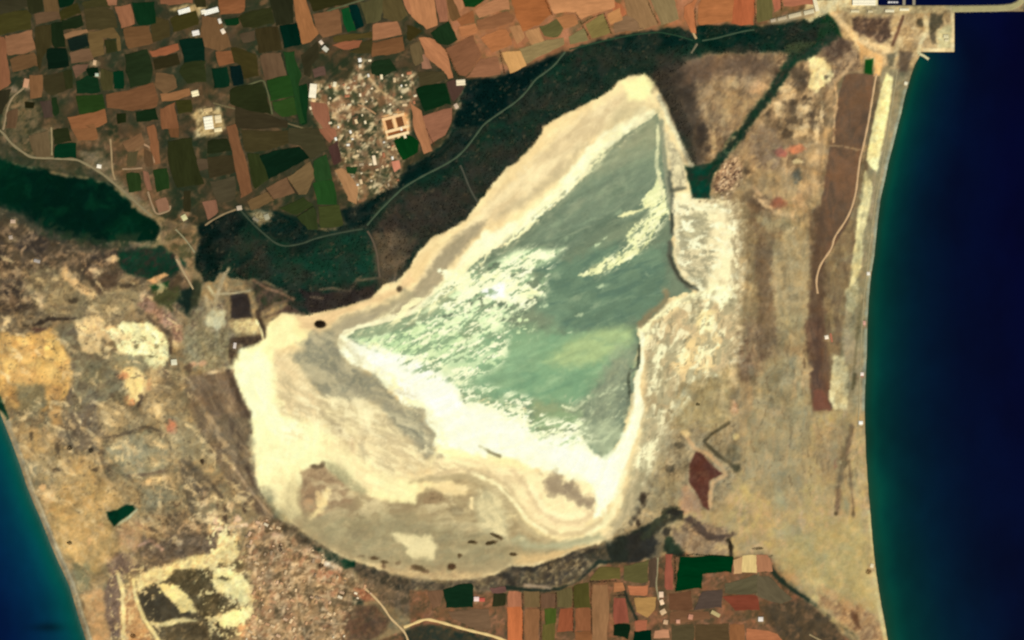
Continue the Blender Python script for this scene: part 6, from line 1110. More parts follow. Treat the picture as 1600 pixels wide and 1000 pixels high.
def sea_sheet(xs, ys, which):
    X, Y = np.meshgrid(xs, ys)
    wob = 5 * fbm(X / 45, Y / 45, 40, 3)
    if which == 'east':
        d = seg_dist(X, Y, EAST_COAST[4:], False)
        d = d * np.interp(Y, [60, 200, 500, 600, 700, 950], [1.75, 1.5, 1.05, 1.0, .92, .76])
        d = d + np.minimum(d, 20) / 20 * wob
        c = ramp(d, [(0, (34, 62, 44)), (5, (16, 62, 48)), (14, (6, 64, 54)), (27, (2, 51, 50)), (47, (0, 40, 47)), (75, (0, 30, 46)), (105, (0, 23, 44)), (150, (0, 15, 40)), (200, (0, 13, 41)), (260, (0, 10, 40)), (500, (0, 9, 38))])
        c = c * (1 + .16 * fbm(X / 70, Y / 110, 47, 4)[..., None] * np.array([1, 1.2, 1.0]))
        hb = (Y < 12)
        c[hb] = (3, 14, 46)
        S = np.maximum(np.maximum(sdf(X, Y, EAST_SEA), sdf(X, Y, HARBOUR)), sdf(X, Y, NORTH_SEA))
    else:
        d = seg_dist(X, Y, WEST_COAST, False)
        d = d + np.minimum(d, 20) / 20 * wob
        c = ramp(d, [(0, (64, 96, 84)), (5, (20, 78, 68)), (13, (2, 78, 74)), (26, (0, 68, 76)), (44, (0, 52, 72)), (75, (0, 38, 68)), (110, (0, 26, 60)), (160, (0, 18, 54)), (400, (0, 10, 46))])
        c = c * (1 + .12 * fbm(X / 50, Y / 80, 48, 4)[..., None])
        k_ = np.exp(-(((X - 75) / 26) ** 2 + ((Y - 980) / 7) ** 2))[..., None]
        c = c * (1 - .35 * k_)
        S = sdf(X, Y, WEST_SEA)
    ny, nx = X.shape
    V = np.arange(nx * ny).reshape(ny, nx)
    q = np.stack([V[1:, :-1], V[1:, 1:], V[:-1, 1:], V[:-1, :-1]], -1)
    keep = np.maximum(np.maximum(S[:-1, :-1], S[1:, :-1]), np.maximum(S[:-1, 1:], S[1:, 1:])) > -6
    f = q[keep].reshape(-1, 4)
    u, inv = np.unique(f, return_inverse=True)
    P = np.stack([wx(X), wy(Y), np.zeros_like(X)], -1).reshape(-1, 3)
    me = quick_mesh('sea', P[u], inv.reshape(-1, 4), [MAT['sea']], tint=np.clip(alb(c) - np.array([.0008, .0016, .0026]), 0.0002, 1).reshape(-1, 3)[u], smooth=True)
    return link('sea', me, kind='structure')

sea_sheet(np.concatenate([np.arange(1320, 1640, 4), [1680, 1740, 1850, 2000, 2400, 3400, 6000, 10600]]),
          np.concatenate([[-9600, -3000, -800, -300, -100], np.arange(-40, 1060, 4), [1100, 1200, 1400, 2000, 3400, 6000, 10600]]), 'east')
sea_sheet(np.concatenate([[-9000, -3000, -1000, -400, -200, -120, -60], np.arange(-40, 200, 4), [230, 300, 500, 1000, 1100]]),
          np.concatenate([[-1400, -600, -100, 200, 400, 500], np.arange(540, 1060, 4), [1100, 1200, 1400, 2000, 3400, 6000, 10600]]), 'west')

# ---------------------------------------------------------------- roads
def ribbon(name, w, c, pts):
    P = []
    for a, b in zip(pts[:-1], pts[1:]):
        n = max(1, int(math.hypot(b[0] - a[0], b[1] - a[1]) / 3.0))
        for i in range(n): P.append((a[0] + (b[0] - a[0]) * i / n, a[1] + (b[1] - a[1]) * i / n))
    P.append(pts[-1])
    P = [(np.mean([q[0] for q in P[max(0, i - 2):i + 3]]), np.mean([q[1] for q in P[max(0, i - 2):i + 3]])) for i in range(len(P))]
    v = []; f = []
    for i, (x, y) in enumerate(P):
        a = P[max(i - 1, 0)]; b = P[min(i + 1, len(P) - 1)]
        L = math.hypot(b[0] - a[0], b[1] - a[1]) + 1e-9
        nx, ny = -(b[1] - a[1]) / L, (b[0] - a[0]) / L
        ww = w * (0.46 + 0.07 * math.sin(i * .9) + .05 * rng.random())
        hs = [hz(x + nx * s * ww, y + ny * s * ww) for s in (-1, 0, 1)]
        z = max(hs) + .35
        for s, dz in ((-1.15, -1.2), (-1, 0), (0, .12), (1, 0), (1.15, -1.2)):
            v.append((wx(x + nx * s * ww), wy(y + ny * s * ww), z + dz))
        if i:
            o = 5 * i
            for k_ in range(4): f.append((o - 5 + k_, o - 4 + k_, o + 1 + k_, o + k_))
    me = quick_mesh(name, v, f, [MAT['track']], smooth=True)
    me.flip_normals() if me.polygons[1].normal.z < 0 else None
    o = link(name, me, kind='structure')
    o.color = (*alb(c), 1)
    return o
for r in ROADS: ribbon(*r)

# ---------------------------------------------------------------- fields: one raised bed of crop or tilled soil each
FIELDS = []
def F(tx, ty, c, *zs):
    r, g, b = c
    if g > r: c = (r * .96, g * .80, b * .62)
    elif g > r * .9: c = (r * .92, g * .86, b * .76)
    elif r > 178: c = (r * .93, g * .99, b * .93)
    else: c = (r * .865, g * (.95 if r > 1.6 * g else .90), b * .90)
    FIELDS.append((tuple(c), T(tx, ty, *zs)))
A = (0, 0); B = (320, 0); C = (640, 0); D = (960, 0); E = (0, 200); G = (320, 200); S1 = (640, 800); S2 = (960, 800)
F(*A, (60, 60, 44), (-100, -60), (205, -30), (225, 55), (0, 108), (-100, 130))
F(*A, (70, 70, 36), (-100, 145), (0, 122), (200, 76), (238, 120), (228, 228), (0, 268), (-100, 290))
F(*A, (44, 54, 38), (215, -30), (325, -40), (338, 85), (262, 106), (240, 100))
F(*A, (115, 85, 52), (342, -20), (438, -30), (455, 95), (350, 90))
F(*A, (10, 48, 34), (450, -30), (600, -50), (558, 30), (470, 58))
F(*A, (60, 68, 38), (475, 82), (605, 24), (635, 100), (480, 152))
F(*A, (112, 82, 56), (272, 112), (455, 92), (470, 148), (290, 192))
F(*A, (27, 48, 32), (398, 196), (486, 180), (508, 366), (422, 376))
F(*A, (30, 50, 33), (492, 162), (638, 122), (652, 198), (502, 234))
F(*A, (72, 68, 44), (656, 68), (800, 52), (878, 82), (914, 212), (682, 226))
F(*A, (70, 70, 42), (640, 24), (820, -10), (848, 55), (818, 48), (662, 58))
F(*A, (176, 116, 82), (832, -30), (918, -50), (914, 34), (852, 44))
F(*A, (166, 106, 72), (902, 62), (1018, 42), (1048, 188), (952, 218))
F(*A, (15, 58, 38), (1032, 26), (1200, 18), (1213, 178), (1082, 194))
F(*A, (74, 68, 42), (1212, 132), (1318, 160), (1328, 278), (1200, 322), (1190, 205))
F(*A, (62, 68, 38), (1335, 146), (1528, 84), (1548, 190), (1362, 246))
F(*A, (126, 86, 52), (962, 226), (1158, 208), (1188, 338), (1002, 382))
F(*A, (124, 95, 56), (704, 254), (888, 222), (938, 300), (946, 396), (922, 400), (912, 306), (812, 300), (822, 424), (722, 456), (702, 332))
F(*A, (48, 60, 38), (822, 314), (898, 314), (912, 392), (832, 412))
F(*A, (22, 42, 42), (528, 308), (668, 268), (692, 352), (552, 392))
F(*A, (160, 114, 76), (508, 266), (678, 228), (688, 254), (522, 298))
F(*A, (130, 94, 66), (548, 418), (698, 384), (726, 468), (562, 498))
F(*A, (166, 112, 76), (42, 286), (242, 244), (268, 388), (62, 436))
F(*A, (152, 96, 64), (-100, 300), (36, 292), (66, 520), (86, 640), (-60, 740))
F(*A, (120, 84, 52), (82, 460), (266, 408), (286, 508), (102, 556))
F(*A, (66, 62, 38), (274, 212), (392, 194), (412, 330), (356, 400), (304, 548), (284, 400))
F(*A, (13, 38, 30), (372, 388), (516, 382), (540, 518), (384, 546))
F(*A, (142, 96, 60), (232, 594), (328, 592), (322, 758), (236, 772))
F(*A, (62, 60, 40), (344, 592), (496, 564), (516, 698), (402, 738), (348, 700))
F(*A, (44, 56, 36), (504, 554), (564, 544), (576, 676), (524, 688))
F(*A, (124, 88, 66), (566, 522), (686, 502), (664, 548), (592, 604))
F(*A, (12, 42, 28), (672, 548), (756, 538), (766, 592), (692, 598))
F(*A, (20, 60, 42), (604, 642), (690, 602), (766, 614), (786, 716), (612, 728))
F(*A, (38, 72, 36), (594, 752), (796, 738), (816, 848), (622, 886))
F(*A, (74, 74, 46), (784, 534), (876, 562), (876, 686), (802, 698))
F(*A, (8, 60, 42), (892, 564), (966, 562), (972, 688), (902, 690))
F(*A, (36, 58, 40), (978, 434), (1148, 394), (1186, 550), (1166, 646), (1022, 686), (988, 562))
F(*A, (168, 92, 62), (1168, 402), (1378, 344), (1392, 392), (1192, 446))
F(*A, (50, 54, 38), (1204, 462), (1388, 414), (1406, 498), (1224, 536))
F(*A, (10, 44, 38), (1402, 316), (1576, 294), (1596, 466), (1442, 478))
F(*A, (46, 62, 40), (1444, 492), (1598, 482), (1600, 636), (1464, 648), (1400, 562))
F(*A, (132, 86, 54), (842, 742), (1198, 654), (1236, 780), (1226, 836), (1062, 858), (844, 846))
F(*A, (162, 96, 62), (534, 922), (816, 852), (826, 958), (720, 1000), (564, 1010))
F(*A, (22, 50, 32), (1064, 872), (1208, 844), (1226, 928), (1074, 946))
F(*A, (30, 46, 26), (922, 890), (982, 886), (986, 948), (924, 958))
F(*A, (58, 68, 38), (1374, 794), (1486, 782), (1496, 876), (1394, 886))
F(*A, (146, 92, 58), (1254, 862), (1362, 806), (1388, 1000), (1264, 1010))
F(*A, (168, 112, 70), (1264, 734), (1478, 694), (1488, 742), (1272, 794))
F(*A, (124, 90, 58), (1224, 564), (1352, 582), (1376, 676), (1282, 724), (1206, 656))
F(*A, (50, 50, 36), (-60, 740), (84, 694), (56, 786), (10, 880), (-60, 900))
F(*A, (110, 80, 54), (64, 880), (146, 854), (126, 1000), (56, 1000))
F(*A, (34, 40, 24), (194, 804), (266, 812), (258, 848), (204, 846))
F(*A, (30, 58, 36), (404, 774), (438, 764), (456, 880), (422, 904))
F(*A, (86, 66, 54), (324, 794), (396, 784), (414, 904), (354, 914))
F(*A, (152, 92, 66), (1254, -20), (1496, -30), (1496, 22), (1330, 34), (1258, 30))
F(*A, (50, 56, 38), (1514, -30), (1598, -40), (1600, 56), (1534, 58))
F(*B, (152, 88, 56), (112, -20), (318, -40), (308, 88), (132, 112))
F(*B, (14, 60, 36), (152, 154), (256, 134), (266, 182), (172, 193))
F(*B, (48, 60, 38), (264, 132), (516, 52), (536, 178), (384, 206), (304, 204))
F(*B, (42, 52, 40), (512, -20), (676, -40), (696, 176), (562, 196))
F(*B, (4, 42, 36), (584, 212), (718, 192), (746, 346), (624, 376))
F(*B, (178, 114, 68), (694, -30), (786, -40), (846, 200), (884, 258), (818, 326), (764, 346), (724, 180))
F(*B, (142, 96, 62), (854, 112), (1046, 74), (1074, 246), (932, 286), (884, 228))
F(*B, (48, 55, 32), (796, -40), (1190, -60), (1196, -6), (1056, 36), (852, 82))
F(*B, (16, 84, 50), (1064, 82), (1126, 60), (1174, 232), (1112, 246))
F(*B, (4, 44, 48), (1134, 54), (1196, 44), (1244, 206), (1184, 230))
F(*B, (96, 86, 52), (1214, 22), (1386, -20), (1366, 156), (1264, 186))
F(*B, (84, 76, 42), (1004, 288), (1296, 246), (1296, 296), (1012, 328))
F(*B, (172, 96, 68), (1004, 348), (1226, 312), (1206, 366), (1092, 382))
F(*B, (178, 110, 78), (1314, 194), (1496, 174), (1534, 268), (1314, 316))
F(*B, (132, 86, 52), (1314, 334), (1536, 292), (1554, 396), (1304, 446))
F(*B, (96, 88, 58), (1394, 2), (1526, -20), (1584, 108), (1528, 164), (1404, 136))
F(*B, (192, 120, 86), (1534, -30), (1640, -40), (1640, 130), (1590, 96))
F(*B, (116, 86, 60), (434, 432), (588, 414), (636, 586), (474, 616))
F(*B, (36, 82, 40), (494, 632), (666, 594), (696, 748), (524, 786))
F(*B, (46, 86, 44), (524, 802), (686, 764), (714, 896), (604, 916), (544, 866))
F(*B, (32, 76, 44), (614, 414), (696, 404), (754, 600), (726, 660), (784, 956), (742, 966), (692, 700))
F(*B, (15, 58, 34), (732, 672), (800, 656), (800, 956), (764, 966))
F(*B, (130, 92, 58), (-20, 132), (106, 144), (156, 250), (196, 356), (104, 396), (-40, 350))
F(*B, (152, 90, 58), (84, 414), (206, 404), (226, 488), (114, 516))
F(*B, (12, 54, 42), (64, 542), (176, 534), (196, 676), (84, 686))
F(*B, (10, 36, 42), (194, 522), (276, 514), (296, 646), (222, 666))
F(*B, (40, 54, 34), (200, 700), (446, 644), (476, 730), (514, 884), (360, 860), (204, 806))
F(*B, (62, 66, 40), (214, 374), (396, 424), (424, 584), (314, 606), (294, 510), (236, 486))
F(*B, (58, 60, 42), (394, 234), (566, 214), (594, 388), (424, 416))
F(*B, (96, 76, 54), (274, 274), (384, 244), (384, 318), (302, 338))
F(*B, (54, 54, 38), (764, 432), (886, 324), (896, 448), (842, 498), (828, 596), (784, 576))
F(*B, (110, 80, 66), (846, 536), (926, 514), (936, 576), (854, 596))
F(*B, (28, 56, 38), (1304, 494), (1436, 464), (1494, 548), (1384, 596), (1304, 572))
F(*B, (168, 100, 76), (834, 806), (956, 824), (984, 1000), (924, 1000), (854, 900))
F(*B, (62, 58, 42), (240, 830), (430, 884), (540, 918), (640, 952), (640, 1000), (240, 1000))
F(*B, (70, 66, 40), (1214, 332), (1304, 304), (1296, 416), (1116, 398), (1180, 380))
F(*C, (192, 122, 84), (2, -20), (178, -40), (222, 188), (132, 216), (24, 122))
F(*C, (176, 112, 80), (188, -20), (268, -40), (296, 158), (232, 166))
F(*C, (126, 88, 52), (288, -20), (336, -40), (396, 146), (336, 170))
F(*C, (186, 120, 86), (344, -20), (404, -40), (426, 58), (392, 88))
F(*C, (18, 74, 36), (408, -20), (650, -60), (500, 46), (434, 46))
F(*C, (192, 124, 88), (514, 78), (680, -10), (768, -30), (776, 66), (544, 130))
F(*C, (168, 96, 60), (374, 154), (496, 90), (511, 176), (414, 196))
F(*C, (194, 118, 78), (388, 214), (506, 194), (516, 258), (404, 286))
F(*C, (156, 100, 64), (524, 164), (756, 90), (816, 132), (796, 178), (544, 236))
F(*C, (28, 60, 40), (174, 252), (306, 166), (376, 308), (300, 341), (224, 328))
F(*C, (180, 102, 60), (784, -20), (1048, -40), (1104, 108), (1000, 186), (884, 236), (836, 130))
F(*C, (206, 134, 92), (1076, -20), (1596, -60), (1596, 58), (1334, 146), (1294, 92), (1134, 106))
F(*C, (182, 114, 74), (1124, 144), (1286, 114), (1316, 188), (1212, 226), (1160, 150))
F(*C, (104, 104, 66), (1014, 212), (1146, 156), (1194, 228), (1148, 286), (1054, 278))
F(*C, (192, 132, 90), (904, 244), (1006, 216), (1046, 308), (964, 356))
F(*C, (184, 110, 70), (568, 292), (756, 224), (804, 348), (648, 406))
F(*C, (188, 126, 86), (774, 218), (856, 204), (894, 288), (834, 344))
F(*C, (150, 96, 64), (284, 384), (496, 284), (556, 440), (440, 596), (392, 586))
F(*C, (166, 108, 74), (564, 462), (688, 444), (714, 576), (448, 602))
F(*C, (222, 156, 100), (724, 412), (856, 394), (904, 506), (784, 566))
F(*C, (166, 136, 88), (860, 376), (1194, 296), (1202, 346), (918, 494))
F(*C, (150, 130, 82), (1254, 294), (1366, 226), (1394, 318), (1262, 346))
F(*C, (140, 130, 82), (1376, 194), (1506, 116), (1564, 256), (1424, 300))
F(*C, (204, 134, 86), (1546, 112), (1640, 60), (1660, 150), (1566, 182))
F(*C, (192, 120, 84), (84, 294), (168, 294), (262, 372), (344, 596), (304, 604), (134, 430))
F(*C, (58, 60, 34), (-20, 200), (96, 244), (0, 312), (-20, 300))
F(*C, (120, 96, 62), (4, 364), (88, 324), (106, 476), (44, 516))
F(*C, (176, 120, 90), (92, 434), (136, 434), (174, 534), (104, 536))
F(*C, (80, 68, 42), (66, 564), (264, 554), (276, 616), (84, 676))
F(*C, (14, 54, 33), (54, 694), (276, 646), (320, 806), (124, 860))
F(*C, (168, 108, 78), (106, 912), (334, 846), (326, 958), (280, 1050), (170, 1120), (136, 1000))
F(*C, (182, 116, 82), (4, 818), (86, 874), (124, 1000), (170, 1180), (110, 1200), (40, 1020))
F(*C, (92, 64, 52), (296, 644), (348, 626), (424, 690), (340, 796))
F(*D, (190, 106, 70), (-10, 4), (56, 34), (94, 100), (0, 154))
F(*D, (166, 122, 80), (66, -20), (246, -40), (334, 190), (182, 234), (104, 120))
F(*D, (152, 112, 78), (4, 158), (90, 130), (168, 156), (224, 228), (4, 256))
F(*D, (160, 130, 86), (280, -20), (446, -40), (504, 148), (374, 194))
F(*D, (200, 116, 76), (544, 60), (646, -20), (610, 78), (632, 256), (596, 250), (544, 130))
F(*D, (180, 106, 66), (656, 62), (694, -30), (936, -40), (916, 166), (662, 186))
F(*D, (186, 96, 62), (944, -30), (1084, -40), (1086, 186), (992, 190), (922, 172))
F(*D, (84, 100, 52), (764, 128), (832, 102), (894, 140), (896, 160), (768, 168))
F(*D, (116, 102, 58), (1116, -30), (1236, -40), (1228, 146), (1122, 180))
F(*D, (192, 108, 82), (1244, -30), (1296, -40), (1296, 66), (1252, 94))
F(*D, (190, 112, 86), (1322, -40), (1538, -60), (1538, 30), (1322, 42))
F(*E, (8, 58, 40), (434, 144), (588, 114), (592, 232), (424, 228))
F(*E, (40, 55, 36), (424, 24), (528, 4), (556, 100), (434, 128))
F(*E, (156, 96, 62), (554, 2), (736, -30), (756, 88), (614, 98))
F(*E, (116, 92, 62), (226, 62), (376, 24), (394, 216), (284, 222))
F(*E, (40, 70, 40), (994, 352), (1088, 352), (1106, 476), (1014, 496))
F(*E, (34, 68, 38), (1194, 332), (1296, 314), (1316, 466), (1224, 496))
F(*E, (45, 58, 36), (1314, 114), (1496, 84), (1526, 240), (1590, 432), (1384, 464), (1334, 330))
F(*E, (150, 90, 60), (1154, 6), (1208, -20), (1256, 276), (1214, 284), (1184, 150))
F(*E, (142, 100, 66), (956, 114), (1096, 36), (1116, 126), (994, 176))
F(*E, (150, 100, 74), (1114, 334), (1158, 342), (1186, 476), (1154, 476))
F(*E, (166, 116, 86), (1224, 572), (1296, 544), (1324, 636), (1252, 656))
F(*E, (50, 50, 32), (1434, 504), (1486, 498), (1482, 656), (1432, 656))
F(*E, (96, 82, 52), (1004, 202), (1078, 184), (1058, 296), (994, 296))
F(*E, (124, 80, 48), (1324, 4), (1396, -10), (1398, 66), (1342, 66))
F(*E, (96, 76, 54), (1508, 254), (1640, 236), (1640, 316), (1516, 326))
F(*E, (104, 76, 50), (1124, 164), (1178, 194), (1196, 296), (1144, 296))
F(*G, (136, 88, 56), (174, 2), (246, -20), (374, 494), (284, 546), (244, 330))
F(*G, (70, 66, 42), (284, 24), (640, 24), (650, 120), (400, 184), (318, 182))
F(*G, (74, 66, 42), (656, 4), (884, 4), (954, 156), (830, 236), (756, 130), (660, 118))
F(*G, (13, 44, 33), (434, 214), (738, 144), (816, 228), (504, 394), (466, 308))
F(*G, (48, 66, 40), (326, 206), (416, 212), (494, 398), (392, 470))
F(*G, (132, 94, 64), (486, 474), (634, 396), (696, 508), (544, 556))
F(*G, (130, 100, 64), (646, 386), (826, 268), (854, 348), (796, 516), (744, 514))
F(*G, (120, 90, 56), (336, 572), (476, 494), (536, 562), (364, 634))
F(*G, (40, 84, 52), (856, 262), (946, 206), (996, 396), (866, 416))
F(*G, (36, 86, 46), (854, 434), (998, 412), (1034, 596), (884, 596))
F(*G, (64, 84, 52), (884, 614), (1044, 610), (1074, 762), (904, 782))
F(*G, (50, 72, 44), (586, 622), (766, 546), (842, 598), (724, 674))
F(*G, (50, 72, 46), (730, 688), (854, 614), (882, 782), (806, 782))
F(*G, (36, 50, 33), (24, 104), (166, 84), (196, 176), (24, 196))
F(*G, (62, 58, 40), (24, 234), (216, 224), (236, 346), (44, 396))
F(*G, (84, 72, 50), (46, 424), (236, 384), (236, 556), (108, 590))
F(*G, (86, 56, 48), (966, 152), (1036, 106), (1056, 256), (1004, 286))
F(*G, (172, 102, 76), (894, 4), (1016, 4), (1026, 58), (974, 106))
F(*G, (182, 126, 88), (1024, 334), (1078, 314), (1194, 450), (1186, 590), (1124, 556))
F(*G, (8, 66, 30), (1474, 104), (1598, 64), (1660, 110), (1650, 190), (1546, 254))
F(*G, (214, 130, 106), (1464, 274), (1516, 264), (1526, 316), (1484, 344))
F(*G, (34, 78, 48), (1114, 304), (1196, 304), (1178, 356), (1124, 346))
F(*G, (152, 102, 76), (-20, 574), (76, 562), (96, 646), (22, 710))
F(*S1, (182, 110, 82), (774, 624), (868, 628), (872, 738), (774, 742))
F(*S1, (206, 110, 68), (768, 752), (876, 746), (876, 1040), (764, 1040))
F(*S1, (134, 104, 66), (892, 624), (1006, 628), (1006, 738), (892, 742))
F(*S1, (166, 110, 70), (904, 762), (1012, 758), (1008, 1040), (904, 1040))
F(*S1, (130, 92, 66), (1034, 634), (1136, 642), (1136, 738), (1034, 738))
F(*S1, (74, 106, 52), (1052, 762), (1136, 758), (1136, 858), (1060, 876))
F(*S1, (104, 100, 56), (1044, 890), (1136, 872), (1130, 1040), (1044, 1040))
F(*S1, (116, 98, 60), (1154, 624), (1266, 594), (1266, 738), (1162, 738))
F(*S1, (166, 84, 56), (1174, 757), (1266, 752), (1266, 918), (1154, 928))
F(*S1, (84, 84, 44), (1284, 574), (1396, 552), (1411, 738), (1294, 738))
F(*S1, (166, 96, 64), (1304, 757), (1406, 752), (1416, 928), (1294, 928))
F(*S1, (156, 92, 58), (1292, 942), (1412, 938), (1418, 1040), (1292, 1040))
F(*S1, (166, 116, 76), (1434, 574), (1546, 574), (1546, 1040), (1424, 1040))
F(*S1, (18, 54, 40), (274, 604), (392, 566), (484, 556), (496, 736), (294, 738))
F(*S1, (136, 96, 68), (134, 624), (266, 612), (226, 716), (184, 752))
F(*S1, (132, 98, 70), (304, 776), (616, 764), (634, 916), (560, 926), (344, 840))
F(*S1, (50, 62, 46), (664, 644), (756, 644), (746, 728), (654, 738))
F(*S1, (130, 88, 76), (624, 594), (736, 584), (746, 618), (644, 636))
F(*S1, (110, 106, 62), (1484, 434), (1640, 432), (1640, 518), (1410, 526))
F(*S2, (0, 62, 34), (520, 352), (926, 344), (914, 468), (690, 482), (684, 588), (484, 618), (500, 480))
F(*S2, (168, 86, 68), (394, 342), (448, 342), (452, 606), (402, 606))
F(*S2, (100, 100, 64), (84, 424), (264, 384), (256, 546), (84, 538))
F(*S2, (96, 74, 56), (274, 392), (324, 354), (318, 576), (272, 584))
F(*S2, (216, 160, 116), (932, 374), (996, 344), (988, 466), (932, 472))
F(*S2, (236, 192, 134), (1002, 342), (1108, 342), (1108, 468), (1000, 464))
F(*S2, (182, 118, 88), (1116, 342), (1196, 347), (1236, 462), (1116, 468))
F(*S2, (105, 92, 64), (864, 562), (1106, 494), (1106, 636), (864, 636))
F(*S2, (110, 94, 68), (1124, 504), (1206, 504), (1390, 676), (1300, 712), (1122, 648))
F(*S2, (96, 76, 64), (694, 622), (836, 602), (836, 738), (624, 756))
F(*S2, (142, 66, 48), (846, 662), (1106, 652), (1126, 764), (944, 766))
F(*S2, (186, 116, 78), (2, 562), (66, 562), (76, 616), (2, 626))
F(*S2, (192, 112, 78), (112, 582), (260, 582), (256, 646), (132, 646))
F(*S2, (190, 136, 84), (154, 672), (316, 664), (306, 756), (252, 814), (174, 776))
F(*S2, (166, 84, 66), (2, 672), (86, 672), (116, 856), (2, 866))
F(*S2, (14, 44, 30), (2, 882), (126, 884), (108, 990), (2, 958))
F(*S2, (0, 44, 32), (156, 942), (276, 934), (276, 1040), (146, 1040))
F(*S2, (120, 78, 52), (436, 642), (596, 624), (606, 756), (440, 766))
F(*S2, (136, 92, 62), (444, 784), (736, 774), (746, 836), (444, 866))
F(*S2, (166, 100, 64), (894, 882), (1008, 880), (1008, 1040), (904, 1040))
F(*S2, (186, 110, 76), (1042, 914), (1266, 952), (1330, 1040), (1042, 1040))
F(*S2, (96, 80, 52), (454, 892), (616, 884), (616, 1040), (454, 1040))
F(*S2, (100, 76, 48), (634, 882), (886, 874), (890, 1040), (634, 1040))
F(*S2, (210, 140, 108), (324, 924), (416, 914), (426, 976), (314, 976))
F(*S2, (182, 102, 76), (164, 852), (256, 844), (246, 916), (172, 926))

def colour_name(c):
    r, g, b = c
    L = .3 * r + .59 * g + .11 * b
    if g >= r * 1.18:
        if b > g * .95: return 'near-black blue-green'
        if L < 33: return 'very dark green'
        return 'dark green' if L < 48 else 'bright green'
    if g >= r * .94:
        return 'dark olive-green' if L < 48 else ('olive-green' if L < 80 else 'pale olive')
    q = r / max(g, 1)
    if q < 1.14: return 'dark brown-olive' if L < 60 else ('olive-brown' if L < 92 else 'pale straw-tan')
    if L < 70: return 'dark red-brown'
    if q > 1.72: return 'brick-red'
    if L > 150: return 'pale apricot'
    if L > 122: return 'salmon-pink' if b > .66 * g else 'orange-tan'
    if L > 98: return 'terracotta' if q > 1.5 else 'tan'
    return 'rust-brown' if q > 1.5 else 'mid-brown'

def area_of(p):
    return abs(sum(p[i][0] * p[(i + 1) % len(p)][1] - p[(i + 1) % len(p)][0] * p[i][1] for i in range(len(p)))) / 2

LANDMARK = [((330, 17), 'the long white roof at the top'), ((324, 196), 'the cream-white works'), ((617, 195), 'the building with three courtyards'),
            ((305, 146), 'the cream depot'), ((100, 300), 'the dark green marsh'), ((760, 160), 'the dark wood'), ((530, 100), 'the northern village'),
            ((720, 129), 'the white barn at the wood edge'), ((850, 910), 'the south shore drain'), ((660, 968), 'the pale bent road'), ((1240, 24), 'the long pale sheds'),
            ((306, 52), 'the small white shed'), ((1088, 64), 'the track fork in the wood'), ((20, 150), 'the pale western track'), ((430, 345), 'the grey farmyard'), ((1188, 968), 'the white cottage'),
            ((700, 936), 'the red-roofed barn'), ((1033, 932), 'the string of pale yards'), ((210, 270), 'the winding farm tracks')]
info = []
for c, p in FIELDS:
    cx = sum(q[0] for q in p) / len(p); cy = sum(q[1] for q in p) / len(p)
    a = area_of(p)
    best = max(((math.hypot(p[(i + 1) % len(p)][0] - p[i][0], p[(i + 1) % len(p)][1] - p[i][1]), i) for i in range(len(p))))
    i = best[1]; ang = math.atan2(-(p[(i + 1) % len(p)][1] - p[i][1]), p[(i + 1) % len(p)][0] - p[i][0])
    ca, sa = math.cos(ang), math.sin(ang)
    us = [(q[0] * ca - q[1] * sa) for q in p]; vs = [(q[0] * sa + q[1] * ca) for q in p]
    du, dv = max(us) - min(us), max(vs) - min(vs)
    ratio = max(du, dv) / max(min(du, dv), .1)
    fill = a / max(du * dv, 1)
    shape = 'strip' if ratio > 2.3 else ('squarish field' if ratio < 1.3 and fill > .75 else ('field' if fill > .72 else 'irregular field'))
    size = 'large' if a > 1500 else ('small' if a < 380 else '')
    info.append(dict(c=c, p=p, cx=cx, cy=cy, a=a, ang=ang, name=colour_name(c), shape=shape, size=size))

def around(k_, dx, dy):
    """the neighbour met in a direction"""
    s = info[k_]; r = math.sqrt(s['a']) / 2; best = None
    for j, o in enumerate(info):
        if j == k_: continue
        ex, ey = o['cx'] - s['cx'], o['cy'] - s['cy']
        al = ex * dx + ey * dy; ac = abs(ex * dy - ey * dx)
        if al > r * .6 and ac < al * .55 and al < r + math.sqrt(o['a']) / 2 + 16:
            if best is None or al < best[0]: best = (al, j)
    return best[1] if best else None

cands = []
for k_, s in enumerate(info):
    head = ' '.join(x for x in (s['size'], s['name'], s['shape']) if x)
    nb = {d: around(k_, *v) for d, v in dict(left=(-1, 0), right=(1, 0), above=(0, -1), below=(0, 1)).items()}
    words = {'left': 'east of', 'right': 'west of', 'above': 'south of', 'below': 'north of'}
    rel = [f"{words[d]} {'an' if info[j]['name'][0] in 'aeio' else 'a'} {info[j]['name']} one" for d, j in nb.items() if j is not None]
    lm = sorted(LANDMARK, key=lambda q: math.hypot(q[0][0] - s['cx'], q[0][1] - s['cy']))
    near = lm[0]; dx, dy = s['cx'] - near[0][0], s['cy'] - near[0][1]
    dist = math.hypot(dx, dy)
    side = ('east of' if dx > 0 else 'west of') if abs(dx) > abs(dy) else ('south of' if dy > 0 else 'north of')
    lmk = (f"just {side} " if dist < 70 else f"well {side} ") + near[1]
    opts = [f"{head} {r1} and {r2}, {lmk}" for i_, r1 in enumerate(rel) for r2 in rel[i_ + 1:]] + [f"{head} {r}, {lmk}" for r in rel] + [f"{head} {lmk}"]
    opts = [o for o in opts if len(o.split()) <= 16] + [f"{head} {r1} and {r2}" for i_, r1 in enumerate(rel) for r2 in rel[i_ + 1:]]
    cands.append([o for o in opts if 4 <= len(o.split()) <= 16])
